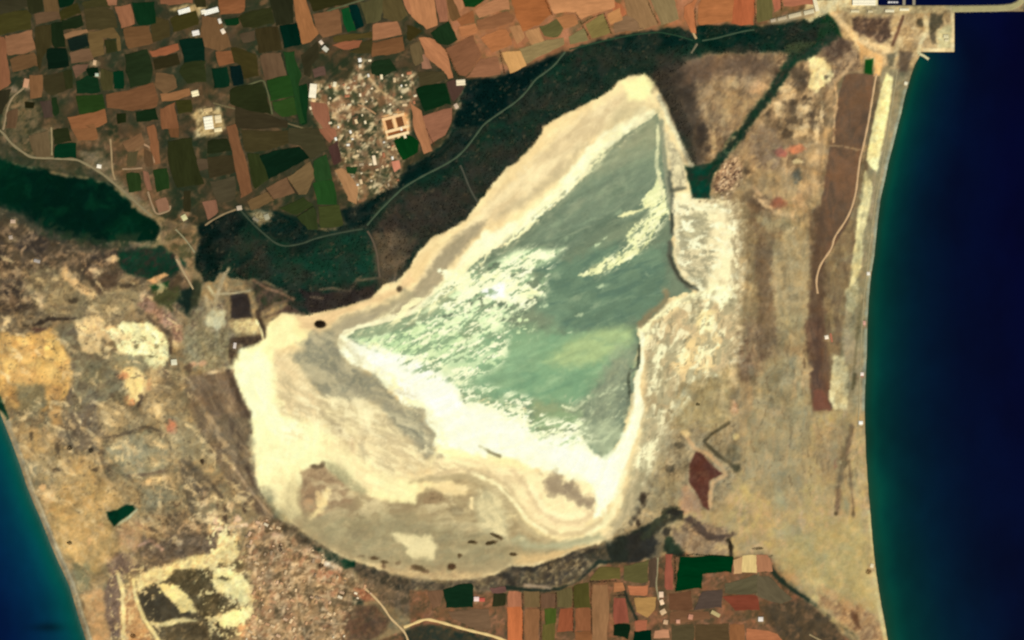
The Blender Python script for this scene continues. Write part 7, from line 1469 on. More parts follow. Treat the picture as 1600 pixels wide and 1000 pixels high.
# a label is taken only where no other field could claim it
count = {}
for L_ in cands:
    for o in set(L_): count[o] = count.get(o, 0) + 1
FIELD_LABEL = []
for k_, L_ in enumerate(cands):
    ok = [o for o in L_ if count[o] == 1]
    FIELD_LABEL.append(ok[0] if ok else L_[-1])
dupl = {}
for k_, l in enumerate(FIELD_LABEL): dupl.setdefault(l, []).append(k_)
for l, ks in dupl.items():
    if len(ks) > 1:
        ks = sorted(ks, key=lambda q: info[q]['cx'])
        for n_, q in enumerate(ks):
            FIELD_LABEL[q] = ('westernmost ' if n_ == 0 else ('easternmost ' if n_ == len(ks) - 1 else 'middle ')) + ' '.join(l.split()[:14])

for k_, s in enumerate(info):
    p = s['p']
    if sum(p[i][0] * p[(i + 1) % len(p)][1] - p[(i + 1) % len(p)][0] * p[i][1] for i in range(len(p))) > 0: p = p[::-1]
    cx, cy, ang = s['cx'], s['cy'], s['ang']
    ca, sa = math.cos(ang), math.sin(ang)
    # resample the outline, let it wander a little
    Q = []
    for i in range(len(p)):
        a, b = p[i], p[(i + 1) % len(p)]
        L_ = math.hypot(b[0] - a[0], b[1] - a[1]); n = max(1, int(L_ / 6))
        for j in range(n):
            t = j / n
            Q.append((a[0] + (b[0] - a[0]) * t + rng.uniform(-.7, .7) + 1.1 * math.sin(k_ * 2.1 + j * .45), a[1] + (b[1] - a[1]) * t + rng.uniform(-.7, .7) + 1.1 * math.cos(k_ * 1.3 + j * .5)))
    ground_z = max(hz(q[0], q[1]) for q in Q + [(cx, cy)])
    tall = 1.6 if s['c'][1] > s['c'][0] else .7
    rings = []; tip = .55 * rng.random()
    for sh, z in ((-1.5, -2.5), (-1.25, tall * .7), (-.4, tall + tip)):
        ring = []
        for x, y in Q:
            dx, dy = cx - x, cy - y; d = math.hypot(dx, dy) + 1e-6
            x2, y2 = x + dx / d * sh, y + dy / d * sh
            X, Y = (x2 - cx) * M, -(y2 - cy) * M
            ring.append((X * ca + Y * sa, -X * sa + Y * ca, z + .15 * rng.random()))
        rings.append(ring)
    n = len(Q); v = rings[0] + rings[1] + rings[2]
    f = [(r * n + i, r * n + (i + 1) % n, (r + 1) * n + (i + 1) % n, (r + 1) * n + i) for r in range(2) for i in range(n)] + [tuple(range(2 * n, 3 * n))]
    o = link('farm_plot', quick_mesh('farm_plot', v, f, [MAT['crop']]))
    o.location = (wx(cx), wy(cy), ground_z + .1); o.rotation_euler.z = ang
    o.color = (*alb(s['c']), 1)
    tag(o, FIELD_LABEL[k_], 'farm field', 'fields of the northern farmland' if cy < 600 else 'fields of the southern farmland')

# ---------------------------------------------------------------- buildings
def box_part(name, parent, w, d, h, mat, col=None, at=(0, 0, 0), yaw=0.0, bevel=.25):
    bm = bmesh.new()
    bmesh.ops.create_cube(bm, size=1.0)
    for v in bm.verts: v.co = (v.co.x * w, v.co.y * d, (v.co.z + .5) * h)
    if bevel: bmesh.ops.bevel(bm, geom=bm.edges[:], offset=min(bevel, h * .2, w * .1, d * .1), segments=1, affect='EDGES')
    me = bpy.data.meshes.new(name); bm.to_mesh(me); bm.free(); me.materials.append(mat)
    o = link(name, me, parent); o.location = at; o.rotation_euler.z = yaw
    if col is not None: o.color = (*alb(col), 1)
    return o

def gable_part(name, parent, w, d, h, mat, col, at=(0, 0, 0), yaw=0.0, eave=.6, t=.4):
    """pitched roof with a thickness, ridge along x"""
    W, Dp = w / 2 + eave, d / 2 + eave
    pr = [(-Dp, 0), (0, h), (Dp, 0), (Dp, -t), (0, h - t), (-Dp, -t)]
    v = [(-W, a, b) for a, b in pr] + [(W, a, b) for a, b in pr]
    f = [(i, (i + 1) % 6, 6 + (i + 1) % 6, 6 + i) for i in range(6)] + [(0, 5, 4, 1), (1, 4, 3, 2), (6, 7, 10, 11), (7, 8, 9, 10)]
    me = quick_mesh(name, v, f, [mat])
    bm = bmesh.new(); bm.from_mesh(me); bmesh.ops.recalc_face_normals(bm, faces=bm.faces); bm.to_mesh(me); bm.free()
    o = link(name, me, parent); o.location = at; o.rotation_euler.z = yaw; o.color = (*alb(col), 1)
    return o

def root_at(name, px, py, ang, label, cat, group=None):
    o = bpy.data.objects.new(name, None); COL.objects.link(o); o.empty_display_size = 10
    o.location = (wx(px), wy(py), hz(px, py) - .3); o.rotation_euler.z = math.radians(ang)
    return tag(o, label, cat, group)

def shed(name, px, py, w, d, ang, col, label, cat='warehouse', h=7.0, bays=3, group=None):
    """a big farm or port shed: walls, one pitched roof per bay, roof lights and doors"""
    w *= M; d *= M
    r = root_at(name, px, py, ang, label, cat, group)
    box_part('wall', r, w - 1.0, d - 1.0, h, MAT['wall'])
    bd = d / bays
    for b in range(bays):
        y = -d / 2 + bd * (b + .5)
        rf = gable_part('roof', r, w - .4, bd - .9, min(2.2, bd * .16), MAT['roof'], col, at=(0, y, h + .45), eave=.35)
        if w > 40:
            for q in range(2):
                box_part('roof_vent', rf, 4.0, 1.6, .9, MAT['steel'], at=(-w * .25 + q * w * .5, 0, min(2.2, bd * .16) - .35), bevel=.1)
    for q in range(2):
        box_part('door', r, 5.0, .35, 4.5, MAT['steel'], at=(-w * .2 + q * w * .4, -d / 2 + .42, .1), bevel=.05)
    return r

WHITE = (250, 246, 226); CREAMR = (238, 216, 166)
shed('greenhouse', 288, 17, 19, 7.5, 16, WHITE, 'bright white greenhouse roof west of the longest white roof in the northern fields', 'greenhouse', bays=3)
shed('greenhouse', 330, 17.5, 23, 8, 16, WHITE, 'longest bright white greenhouse roof among the northern fields', 'greenhouse', bays=3)
shed('greenhouse', 318, 18.5, 7, 7, 16, (246, 236, 205), 'small square white roof touching the end of the longest greenhouse', 'greenhouse', bays=2)
shed('farm_shed', 306, 51.5, 11, 8, 12, (240, 232, 216), 'small white farm shed in dark fields south of the white greenhouses', 'shed', bays=2)
shed('depot', 305, 146, 11, 9, 14, (252, 236, 186), 'cream roofed depot beside the yellow earth yard and orange field', 'depot', bays=2)
shed('works_hall', 326, 192, 14, 20, 8, (255, 246, 214), 'biggest white hall of the works in the middle of the northern fields', 'factory', bays=4, group='halls of the cream works')
shed('works_hall', 341, 186, 10, 12, 8, CREAMR, 'cream hall on the east side of the white works', 'factory', bays=2, group='halls of the cream works')
shed('works_hall', 325, 172, 14, 6, 8, (206, 176, 122), 'low sandy hall on the north edge of the white works', 'factory', bays=1, group='halls of the cream works')
shed('works_hall', 341, 203, 12, 6, 8, (244, 224, 170), 'pale hall at the southern corner of the white works', 'factory', bays=1, group='halls of the cream works')
shed('farm_shed', 343.5, 33, 4.5, 8, 20, (232, 222, 200), 'narrow pale shed just below the longest greenhouse', 'shed', bays=1)
shed('farm_shed', 348.5, 49, 6, 8, 30, (240, 222, 192), 'pale shed on the rust-coloured plot below the longest greenhouse', 'shed', bays=1)
shed('barn', 720, 129, 14, 9, 4, (244, 226, 186), 'white barn where salmon field meets the dark wood', 'barn', bays=2)
shed('barn', 713, 166, 6, 8, 30, (206, 180, 150), 'small pale barn on the wood edge south of the white barn', 'barn', bays=1)
shed('long_house', 489, 142, 11, 22, -6, (252, 240, 206), 'tall white hall on the north-west corner of the northern village', 'hall', bays=2)
shed('long_house', 585, 250.5, 5, 15, 10, (250, 226, 184), 'narrow white hall standing upright in the southern part of northern village', 'hall', bays=1)
shed('house_block', 523, 132, 5, 8, -10, (240, 226, 186), 'pale block east of the white hall on the village edge', 'block', bays=1)
shed('house_block', 508.5, 76.5, 9, 7, -40, (206, 200, 176), 'grey-white block beside dark plot north of the village', 'block', bays=1)
shed('house_block', 502, 66.5, 5, 7, 40, (236, 214, 184), 'small white block at the tip of the orange field', 'block', bays=1)
shed('house_block', 562.5, 94, 5, 6, 10, (250, 246, 230), 'bright white block alone at the top of the northern village', 'block', bays=1)
shed('house_block', 563, 103, 4.5, 5, 0, (232, 216, 180), 'cream block just below the bright white block at village top', 'block', bays=1)
shed('farmhouse', 155, 260, 7, 6, -10, (250, 240, 214), 'bright white farmhouse north of the dark green marsh', 'farmhouse', bays=1)
shed('farmhouse', 148, 98, 5, 8, -8, (216, 180, 136), 'pale farmhouse between a mauve plot and a brown plot in the north-west fields', 'farmhouse', bays=1)
shed('farmhouse', 151.5, 117, 5.5, 5, 0, (196, 204, 176), 'pale grey-green farmhouse beside small very dark green plot', 'farmhouse', bays=1)
shed('farmhouse', 288, 340, 8, 9, 30, (214, 206, 150), 'pale yellow-green farmhouse south of the tall dark plot by the isthmus', 'farmhouse', bays=1)
shed('farmhouse', 41, 130, 8, 14, -12, (200, 150, 112), 'pinkish farm building on the pale western track', 'farmhouse', bays=1)
shed('farmhouse', 20.5, 346, 8, 6, 0, (196, 168, 138), 'pale hut in scrub south of the dark green marsh, northern of two', 'hut', bays=1)
shed('farmhouse', 17, 371, 6, 6, 10, (178, 160, 138), 'pale hut in scrub south of the dark green marsh, southern of two', 'hut', bays=1)
shed('farmhouse', 58, 408, 10, 5, -15, (170, 160, 148), 'grey-white shed in brown scrub north of the orange dunes', 'shed', bays=1)
shed('farmhouse', 374, 325, 8, 7, 10, (196, 178, 150), 'pale house at the corner where the tracks meet the dark copse', 'house', bays=1)
shed('farmhouse', 417, 339, 8, 9, 20, (166, 160, 130), 'grey barn in the farmyard on the north edge of the dark wood', 'barn', bays=1)
shed('farmhouse', 400, 343, 10, 5, -30, (140, 130, 104), 'low grey barn west of the other barn in the wood-edge farmyard', 'barn', bays=1)
shed('farmhouse', 1188.5, 967.5, 7.5, 7, 0, (232, 222, 206), 'white cottage among dark scrub in the south-east fields', 'cottage', bays=1)
shed('farmhouse', 744.5, 936, 8, 7, 0, (244, 214, 200), 'white barn with pink end in the fields south of the lake', 'barn', bays=1)
shed('farmhouse', 753, 937, 9, 6, 0, (196, 92, 74), 'red roofed barn beside the white barn south of the lake', 'barn', bays=1)
shed('farmhouse', 1033, 929, 7, 9, 0, (238, 206, 170), 'pale yard building, northernmost in the string of yards', 'farm building', bays=1, group='string of pale yards')
shed('farmhouse', 1034, 941, 6, 8, 20, (250, 214, 170), 'cream yard building, second from north in the string of yards', 'farm building', bays=1, group='string of pale yards')
shed('farmhouse', 1036, 956, 9, 8, 30, (214, 180, 136), 'tan yard building, third from north in the string of yards', 'farm building', bays=1, group='string of pale yards')
shed('farmhouse', 1040, 972, 7, 7, -10, (206, 168, 128), 'sandy yard building, southernmost in the string of yards', 'farm building', bays=1, group='string of pale yards')
shed('farmhouse', 1118, 959, 15, 6, -28, (190, 170, 116), 'straw coloured long shed slanting across the south-east fields', 'shed', bays=1)
shed('farmhouse', 1059.5, 971, 6, 6, 0, (214, 156, 124), 'small pinkish shed east of the string of pale yards', 'shed', bays=1)
shed('farmhouse', 1079, 964, 7, 8, -10, (200, 140, 110), 'salmon roofed shed between pinkish shed and straw coloured long shed', 'shed', bays=1)
shed('farmhouse', 272, 566, 9, 9, 5, (226, 220, 184), 'white shed at the foot of the bright yellow salt pans', 'shed', bays=1)
shed('farmhouse', 367, 540, 4.5, 9, -8, (220, 206, 190), 'small white hut on the dark patch by the western lake shore', 'hut', bays=1)

# the building with three courtyards: a frame of wings, each a part
cb = root_at('courtyard_building', 618, 197, 15, 'orange-cream building framing three brown courtyards beside a bright green field', 'school')
BW, BD, WG = 36 * M, 34 * M, 4.4 * M
for y, col in ((BD / 2 - WG / 2, (250, 206, 146)), (-BD * .16, (252, 216, 158)), (-BD / 2 + WG / 2, (255, 224, 168))):
    wg = box_part('wing', cb, BW, WG, 6.5, MAT['roof'], col, at=(0, y, 0))
    for q in range(6): box_part('window', wg, 3.0, .3, 1.6, MAT['glass'], at=(-BW * .4 + q * BW * .16, -WG / 2 - .1, 3.2), bevel=.03)
y0_, y1_ = -BD * .16 + WG / 2, BD / 2 - WG
for x, col in ((-BW / 2 + WG / 2, (240, 186, 126)), (0, (250, 206, 146)), (BW / 2 - WG / 2, (232, 176, 116))):
    box_part('wing', cb, WG, y1_ - y0_ - .1, 6.2, MAT['roof'], col, at=(x, (y0_ + y1_) / 2, 0))
for s_ in (-1, 1):
    box_part('courtyard', cb, BW / 2 - WG * 1.5 - 1, y1_ - y0_ - 1, .9, MAT['track'], (120, 76, 44), at=(s_ * BW / 4, (y0_ + y1_) / 2, 0))
    box_part('wing', cb, WG * .7, BD * .34 - WG - .1, 6.0, MAT['roof'], (240, 190, 130), at=(s_ * (BW / 2 - WG * .35), -BD * .33, 0))
box_part('courtyard', cb, BW - WG * 1.5, BD * .34 - WG - 1, .9, MAT['track'], (142, 84, 44), at=(0, -BD * .33, 0))

# ---------------------------------------------------------------- port
shed('port_warehouse', 1350, 2, 36, 13, 0, (250, 240, 206), 'large cream port warehouse at the harbour basin corner', 'warehouse', h=10, bays=3)
for q, (x, y, w, d, c, lb) in enumerate([
        (1208, 32, 8, 5, (186, 168, 138), 'grey-tan shed at the west end of the row along the port road'),
        (1222, 29, 14, 5, (190, 172, 136), 'long tan shed, second from the west in the port road row'),
        (1242, 24, 20, 6.5, (206, 190, 150), 'longest pale shed in the row along the port road'),
        (1264, 19, 16, 6.5, (214, 200, 160), 'pale shed at the east end of the row along the port road'),
        (1275, 8, 6, 20, (240, 226, 184), 'upright cream shed beside the road north of the port trees')]):
    shed('road_shed', x, y, w, d, 14, c, lb, 'shed', bays=1, group='sheds along the port road')
for x, y, w, d, c, lb in [(1336, 17.5, 13, 4, (220, 205, 160), 'cream quay shed below the big port warehouse'),
        (1360, 18, 8, 4, (206, 190, 146), 'tan quay shed south-east of the big port warehouse'),
        (1390, 17, 14, 4.5, (232, 220, 180), 'white quay shed south of the moored ship'),
        (1413, 15, 15, 4, (244, 232, 190), 'bright cream quay shed near the two finger piers'),
        (1478, 57, 8, 6, (220, 208, 160), 'pale shed near the seaward edge of the sandy platform'),
        (1479, 63, 6, 4, (226, 212, 164), 'small pale shed south of another on the sandy platform')]:
    shed('quay_shed', x, y, w, d, 0, c, lb, 'shed', bays=1, h=5)

def rock_bank(name, pts, w, top, label, cat, crest, seed):
    """breakwater: a crest slab with broken stone on both slopes"""
    r_ = random.Random(seed)
    root = root_at(name, pts[0][0], pts[0][1], 0, label, cat); root.location.z = 0
    ox, oy = wx(pts[0][0]), wy(pts[0][1])
    P = []
    for a, b in zip(pts[:-1], pts[1:]):
        n = max(1, int(math.hypot(b[0] - a[0], b[1] - a[1]) / 2))
        P += [(a[0] + (b[0] - a[0]) * i / n, a[1] + (b[1] - a[1]) * i / n) for i in range(n)]
    P.append(pts[-1])
    v = []; f = []
    for i, (x, y) in enumerate(P):
        a = P[max(0, i - 1)]; b = P[min(len(P) - 1, i + 1)]
        L_ = math.hypot(b[0] - a[0], b[1] - a[1]); nx, ny = -(b[1] - a[1]) / L_, (b[0] - a[0]) / L_
        for s, z in ((-.62, -4), (-.36, top), (.36, top), (.62, -4)):
            v.append((wx(x + nx * w * s) - ox, wy(y + ny * w * s) - oy, z + (.3 * r_.random() if z > 0 else 0)))
        if i: f += [(4 * i - 4 + q, 4 * i - 3 + q, 4 * i + 1 + q, 4 * i + q) for q in range(3)]
    f += [(0, 1, 2, 3), tuple(4 * (len(P) - 1) + q for q in (3, 2, 1, 0))]
    me = quick_mesh('crest', v, f, [MAT['track']])
    bm = bmesh.new(); bm.from_mesh(me); bmesh.ops.recalc_face_normals(bm, faces=bm.faces); bm.to_mesh(me); bm.free()
    o = link('crest', me, root); o.color = (*alb(crest), 1)
    v = []; f = []
    for i, (x, y) in enumerate(P):
        a = P[max(0, i - 1)]; b = P[min(len(P) - 1, i + 1)]
        L_ = math.hypot(b[0] - a[0], b[1] - a[1]); nx, ny = -(b[1] - a[1]) / L_, (b[0] - a[0]) / L_
        for s in (-1, 1):
            for q in range(3):
                k_ = s * w * (.40 + .07 * q) ; sz = r_.uniform(1.6, 3.2)
                cx_, cy_, cz_ = wx(x + nx * k_ + r_.uniform(-.5, .5)) - ox, wy(y + ny * k_ + r_.uniform(-.5, .5)) - oy, top - 1.2 - q * 1.4
                b0 = len(v)
                for dx, dy, dz in ((1, 0, 0), (-1, 0, 0), (0, 1, 0), (0, -1, 0), (0, 0, 1), (0, 0, -1)):
                    g = sz * r_.uniform(.7, 1.2); v.append((cx_ + dx * g, cy_ + dy * g, cz_ + dz * g))
                f += [(b0 + i_, b0 + j_, b0 + k2) for i_, j_, k2 in ((0, 2, 4), (2, 1, 4), (1, 3, 4), (3, 0, 4), (2, 0, 5), (1, 2, 5), (3, 1, 5), (0, 3, 5))]
    o = link('armour_stone', quick_mesh('armour_stone', v, f, [MAT['rock']]), root); o['kind'] = 'stuff'
    return root
rock_bank('breakwater', [(1488, 14), (1530, 13.4), (1560, 12.8), (1580, 11), (1592, 6), (1601, -4), (1606, -30)], 10, 4.5, 'long straight breakwater running east from the sandy platform and hooking north', 'breakwater', (170, 160, 112), 3)
rock_bank('groyne', [(1437, 84), (1443, 87), (1451, 92.5)], 4.5, 2.5, 'short pale stone groyne at the north end of the beach', 'groyne', (206, 198, 150), 4)
for x, lb in ((1412.5, 'grey finger pier nearer the moored ship'), (1428, 'grey finger pier further from the moored ship')):
    r = root_at('pier', x, 4, 0, lb + ' in the harbour basin', 'pier', 'finger piers in the harbour'); r.location.z = 0
    box_part('deck', r, 4.5 * M, 22 * M, 1.0, MAT['roof'], (150, 140, 116), at=(0, 7 * M, 1.6))
    for q in range(8): box_part('pile', r, 1.4, 1.4, 6, MAT['rock'], at=((-1) ** q * 1.6 * M, (-3 + (q // 2) * 6) * M, -4.2), bevel=.1)
# moored ship
sh = root_at('cargo_ship', 1395.5, 3.6, 0, 'white and grey cargo ship moored along the harbour quay', 'ship'); sh.location.z = -1.5
L_, Bm = 19 * M, 3.6 * M
sec = [(-.5, .75), (-.46, .95), (-.2, 1), (.25, 1), (.38, .8), (.46, .4), (.5, .04)]
v = []; f = []
for a, b in sec:
    for s, z in ((-b, 6.0), (-b * .8, 0), (b * .8, 0), (b, 6.0)): v.append((a * L_, s * Bm / 2, z + (1.2 if a > .3 and z > 1 else 0)))
for i in range(len(sec) - 1): f += [(4 * i + q, 4 * i + q + 1, 4 * i + 5 + q, 4 * i + 4 + q) for q in range(3)] + [(4 * i + 3, 4 * i, 4 * i + 4, 4 * i + 7)]
f += [(3, 2, 1, 0)]
link('hull', quick_mesh('hull', v, f, [MAT['hull']]), sh)
dk = box_part('deckhouse', sh, 3.2 * M, 2.7 * M, 10, MAT['roof'], (236, 234, 226), at=(-L_ * .36, 0, 5.9))
box_part('funnel', dk, 4, 4, 5, MAT['steel'], at=(-3, 0, 9.8))
for q in range(3): box_part('hatch_cover', sh, 3.4 * M, 2.5 * M, 1.4, MAT['roof'], (214, 210, 200), at=(-L_ * .14 + q * 4.3 * M, 0, 5.9))

# ---------------------------------------------------------------- beach huts along the eastern shore
def beach_bar(px, py, w, d, ang, col, side, label):
    r = root_at('beach_house', px, py, ang, label, 'beach house', 'beach houses on the eastern shore')
    box_part('wall', r, w * M - 1, d * M - 1, 3.6, MAT['wall'])
    rf = gable_part('roof', r, w * M, d * M, 2.0, MAT['roof'], col, at=(0, 0, 4.0))
    box_part('terrace', r, w * M * .8, d * M * .5, 1.0, MAT['roof'], side, at=(0, -d * M * .72, 0))
    return r
beach_bar(1357, 427.5, 5, 5, 4, (240, 232, 210), (190, 180, 140), 'white beach house on the shore level with the winding track fork')
beach_bar(1350.5, 504.5, 4, 6, 4, (214, 164, 140), (170, 140, 110), 'pinkish beach house on the shore, second down from the white one')
beach_bar(1347, 584.5, 5, 5, 0, (244, 226, 206), (176, 120, 96), 'white beach house with reddish terrace on the shore')
beach_bar(1345, 660.5, 6, 5, 0, (255, 250, 234), (206, 190, 150), 'brightest white beach house on the shore, below the salt strip end')
beach_bar(1415.5, 130, 5, 4.5, -15, (236, 226, 190), (200, 184, 140), 'pale beach house on the shore nearest the stone groyne')
beach_bar(1362.5, 884, 5, 6, -10, (232, 214, 170), (200, 170, 120), 'cream beach house on the southern shore by a brown patch')
hl = root_at('farm_compound', 1291.5, 527, 10, 'white farmhouse in the dark heath between beach and lake', 'farmhouse')
box_part('wall', hl, 5.2 * M, 5.4 * M, 4, MAT['wall']); gable_part('roof', hl, 5.5 * M, 5.7 * M, 2.6, MAT['roof'], (252, 236, 206), at=(0, 0, 4.4))
box_part('shed', hl, 3 * M, 14 * M, 2.6, MAT['roof'], (178, 112, 84), at=(7 * M, -2 * M, 0))

# ---------------------------------------------------------------- village houses
def house_meshes(kind_, w, d):
    """one mesh of walls and one of roof, in metres"""
    bm = bmesh.new(); bmesh.ops.create_cube(bm, size=1)
    for v in bm.verts: v.co = (v.co.x * w, v.co.y * d, (v.co.z + .5) * 5.6)
    mw = bpy.data.meshes.new('wall'); bm.to_mesh(mw); bm.free(); mw.materials.append(MAT['wall'])
    W, Dp = w / 2 + .5, d / 2 + .5
    if kind_ == 'gable':
        v = [(-W, -Dp, 5.5), (W, -Dp, 5.5), (W, Dp, 5.5), (-W, Dp, 5.5), (-W, 0, 7.6), (W, 0, 7.6)]
        f = [(0, 1, 5, 4), (2, 3, 4, 5), (0, 4, 3), (1, 2, 5), (3, 2, 1, 0)]
    elif kind_ == 'hip':
        v = [(-W, -Dp, 5.5), (W, -Dp, 5.5), (W, Dp, 5.5), (-W, Dp, 5.5), (-W * .45, 0, 7.8), (W * .45, 0, 7.8)]
        f = [(0, 1, 5, 4), (2, 3, 4, 5), (0, 4, 3), (1, 2, 5), (3, 2, 1, 0)]
    else:
        v = []; f = []
        for r_, z in ((1, 5.5), (1, 6.4), (.94, 6.4), (.94, 5.9)):
            v += [(-W * r_, -Dp * r_, z), (W * r_, -Dp * r_, z), (W * r_, Dp * r_, z), (-W * r_, Dp * r_, z)]
        for k_ in range(3): f += [(4 * k_ + i, 4 * k_ + (i + 1) % 4, 4 * k_ + 4 + (i + 1) % 4, 4 * k_ + 4 + i) for i in range(4)]
        f += [(12, 13, 14, 15)]
    return mw, quick_mesh('roof', v, f, [MAT['roof']])
PROTO = {(k_, i): house_meshes(k_, w, d) for k_ in ('gable', 'hip', 'flat') for i, (w, d) in enumerate(((14, 11), (22, 14), (33, 18)))}
ROOFS_N = [((244, 224, 180), 'cream'), ((224, 194, 146), 'sandy'), ((255, 248, 226), 'white'), ((186, 120, 84), 'terracotta'), ((168, 148, 116), 'grey-tan')]
ROOFS_S = [((226, 194, 146), 'sandy'), ((206, 160, 116), 'light terracotta'), ((244, 224, 184), 'cream'), ((160, 136, 106), 'grey-tan'), ((216, 178, 138), 'pale apricot')]
BUILT = [(o.location.x, o.location.y) for o in COL.objects if o.type == 'EMPTY']
PLOTS = [s['p'] for s in info]
def village(poly_, n, roofs, where, group, seed, tilt, gap):
    r_ = random.Random(seed); placed = []
    xs = [p[0] for p in poly_]; ys = [p[1] for p in poly_]
    x0, x1, y0, y1 = min(xs), max(xs), min(ys), min(max(ys), 1000)
    tries = 0
    while len(placed) < n and tries < 9000:
        tries += 1
        x, y = r_.uniform(x0, x1), r_.uniform(y0, y1)
        P = np.array([[x]]), np.array([[y]])
        if not inside(*P, poly_)[0, 0]: continue
        if any(inside(*P, q)[0, 0] for q in PLOTS if abs(q[0][0] - x) < 90): continue
        if any(math.hypot(x - h_[0], y - h_[1]) < gap for h_ in placed): continue
        if any(math.hypot(wx(x) - a, wy(y) - b) < 8 * M for a, b in BUILT): continue
        placed.append((x, y, r_.choices((0, 1, 2), (4, 4, 3))[0], r_.choices(('gable', 'hip', 'flat'), (4, 3, 3))[0], *r_.choices(roofs, (5, 4, 2, 2, 2))[0]))
    words = []
    for x, y, size, kind_, c, cn in placed:
        sz = ('small', 'mid-sized', 'larger')[size]; rk = {'gable': 'pitched', 'hip': 'hipped', 'flat': 'flat'}[kind_]
        u, v = (x - x0) / (x1 - x0), (y - y0) / (y1 - y0)
        ns = 'northern' if v < .25 else ('upper middle' if v < .5 else ('lower middle' if v < .75 else 'southern'))
        ew = 'west' if u < .36 else ('east' if u > .64 else 'centre')
        nb = sorted(placed, key=lambda q: math.hypot(q[0] - x, q[1] - y))[1]
        side = ('east' if nb[0] > x else 'west') if abs(nb[0] - x) > abs(nb[1] - y) else ('south' if nb[1] > y else 'north')
        base = f"{sz} {rk}-roofed {cn} house, {ns} {ew} of {where}"
        nb2 = sorted(placed, key=lambda q: math.hypot(q[0] - x, q[1] - y))[2]
        words.append((base, f"{sz} {rk}-roofed {cn} house, {ns} {ew} of {where}, {nb[5]} roof {side}", f"{sz} {rk}-roofed {cn} house, {ns} {ew} of {where}, between {nb[5]} and {nb2[5]} roofs"))
    n1 = {}
    for w_ in words:
        for q in w_: n1[q] = n1.get(q, 0) + 1
    final = [next((q for q in w_ if n1[q] == 1), w_[0]) for w_ in words]
    for i, l in enumerate(list(final)):
        same = [j for j in range(len(final)) if final[j] == l]
        if len(same) > 1:
            for n_, j in enumerate(sorted(same, key=lambda j: placed[j][1])):
                final[j] = ('northernmost ' if n_ == 0 else ('southernmost ' if n_ == len(same) - 1 else 'middle ')) + l
    for (x, y, size, kind_, c, cn), lb in zip(placed, final):
        h = root_at('house', x, y, tilt + r_.choice((0, 90)) + r_.uniform(-9, 9), lb, 'house', group)
        mw, mr = PROTO[(kind_, size)]
        link('wall', mw, h)
        rf = link('roof', mr, h)
        g = r_.uniform(.9, 1.05); rf.color = (*alb([min(255, q * g) for q in c]), 1)
village(VILL_N, 66, ROOFS_N, 'the northern village', 'houses of the northern village', 3, 12, 6.6)
village(VILL_S, 78, ROOFS_S, 'the southern village', 'houses of the southern village', 4, -20, 6.2)

# ---------------------------------------------------------------- shrub clumps standing alone, each with stems and a crown
def leaf_mesh(seed, n, rx, ry, h):
    r_ = random.Random(seed); v = []; f = []
    for _ in range(n):
        t = r_.random() ** .5; a = r_.uniform(0, 2 * math.pi)
        cx_, cy_ = rx * t * math.cos(a), ry * t * math.sin(a); cz_ = h * (.35 + .65 * r_.random() * (1 - .5 * t * t))
        s = r_.uniform(.8, 1.7); b0 = len(v)
        for dx, dy, dz in ((1, 0, 0), (-1, 0, 0), (0, 1, 0), (0, -1, 0), (0, 0, .8), (0, 0, -.8)):
            g = s * r_.uniform(.7, 1.3); v.append((cx_ + dx * g, cy_ + dy * g, max(.2, cz_ + dz * g)))
        f += [(b0 + i_, b0 + j_, b0 + k2) for i_, j_, k2 in ((0, 2, 4), (2, 1, 4), (1, 3, 4), (3, 0, 4), (2, 0, 5), (1, 2, 5), (3, 1, 5), (0, 3, 5))]
    return quick_mesh('crown', v, f, [MAT['leaf']])
def thicket(px, py, rx, ry, ang, col, label, h=5.0):
    r = root_at('thicket', px, py, ang, label, 'thicket', 'lone thickets')
    o = link('crown', leaf_mesh(int(px * 7 + py), int(60 + rx * ry * 10), rx * M, ry * M, h), r); o.color = (*alb(col), 1)
    r_ = random.Random(int(px)); v = []; f = []
    for _ in range(9):
        x, y = r_.uniform(-.6, .6) * rx * M, r_.uniform(-.6, .6) * ry * M; b0 = len(v)
        for z, q in ((-.5, .45), (h * .6, .2)):
            v += [(x + q, y, z), (x, y + q, z), (x - q, y, z), (x, y - q, z)]
        f += [(b0 + i, b0 + (i + 1) % 4, b0 + 4 + (i + 1) % 4, b0 + 4 + i) for i in range(4)]
    link('stem', quick_mesh('stem', v, f, [MAT['bark']]), r)
thicket(500.5, 506.5, 8.5, 5.5, 0, (44, 34, 24), 'near-black thicket on the pink-sand northern shore of the salt lake', 7)
thicket(108.5, 848, 4, 3, 0, (54, 44, 22), 'dark thicket alone on the orange flat near the western beach')
thicket(208, 993.5, 4.5, 4, 0, (78, 52, 34), 'dark brown thicket on the orange sand at the bottom edge')
thicket(109, 700, 4, 4, 0, (56, 50, 38), 'dark thicket in grey scrub inland of the western beach, western of two')
thicket(142, 704, 3.5, 4, 0, (62, 54, 40), 'dark thicket in grey scrub inland of the western beach, eastern of two')
thicket(737, 847, 6, 2.2, 0, (92, 76, 46), 'western olive thicket on the tan southern lake floor')
thicket(766, 848.5, 7, 2.6, 8, (70, 58, 34), 'dark thicket with pale rim on the tan southern lake floor')
thicket(774, 837, 9, 2.2, -25, (104, 88, 56), 'slanting thicket just above the pale-rimmed one on the lake floor')
thicket(801, 866, 5, 2.4, 0, (112, 92, 58), 'brown thicket east of the others on the southern lake floor')
thicket(706, 885, 6, 4, 0, (116, 84, 58), 'reddish brown thicket near the southern lake shore')
thicket(1090.5, 632, 3.5, 2.5, 0, (92, 82, 52), 'dark thicket on the tan flats north of the red-brown pond')
thicket(1357, 893, 4.5, 4, 0, (118, 86, 50), 'brown thicket at the southern beach by the cream beach house', 3)
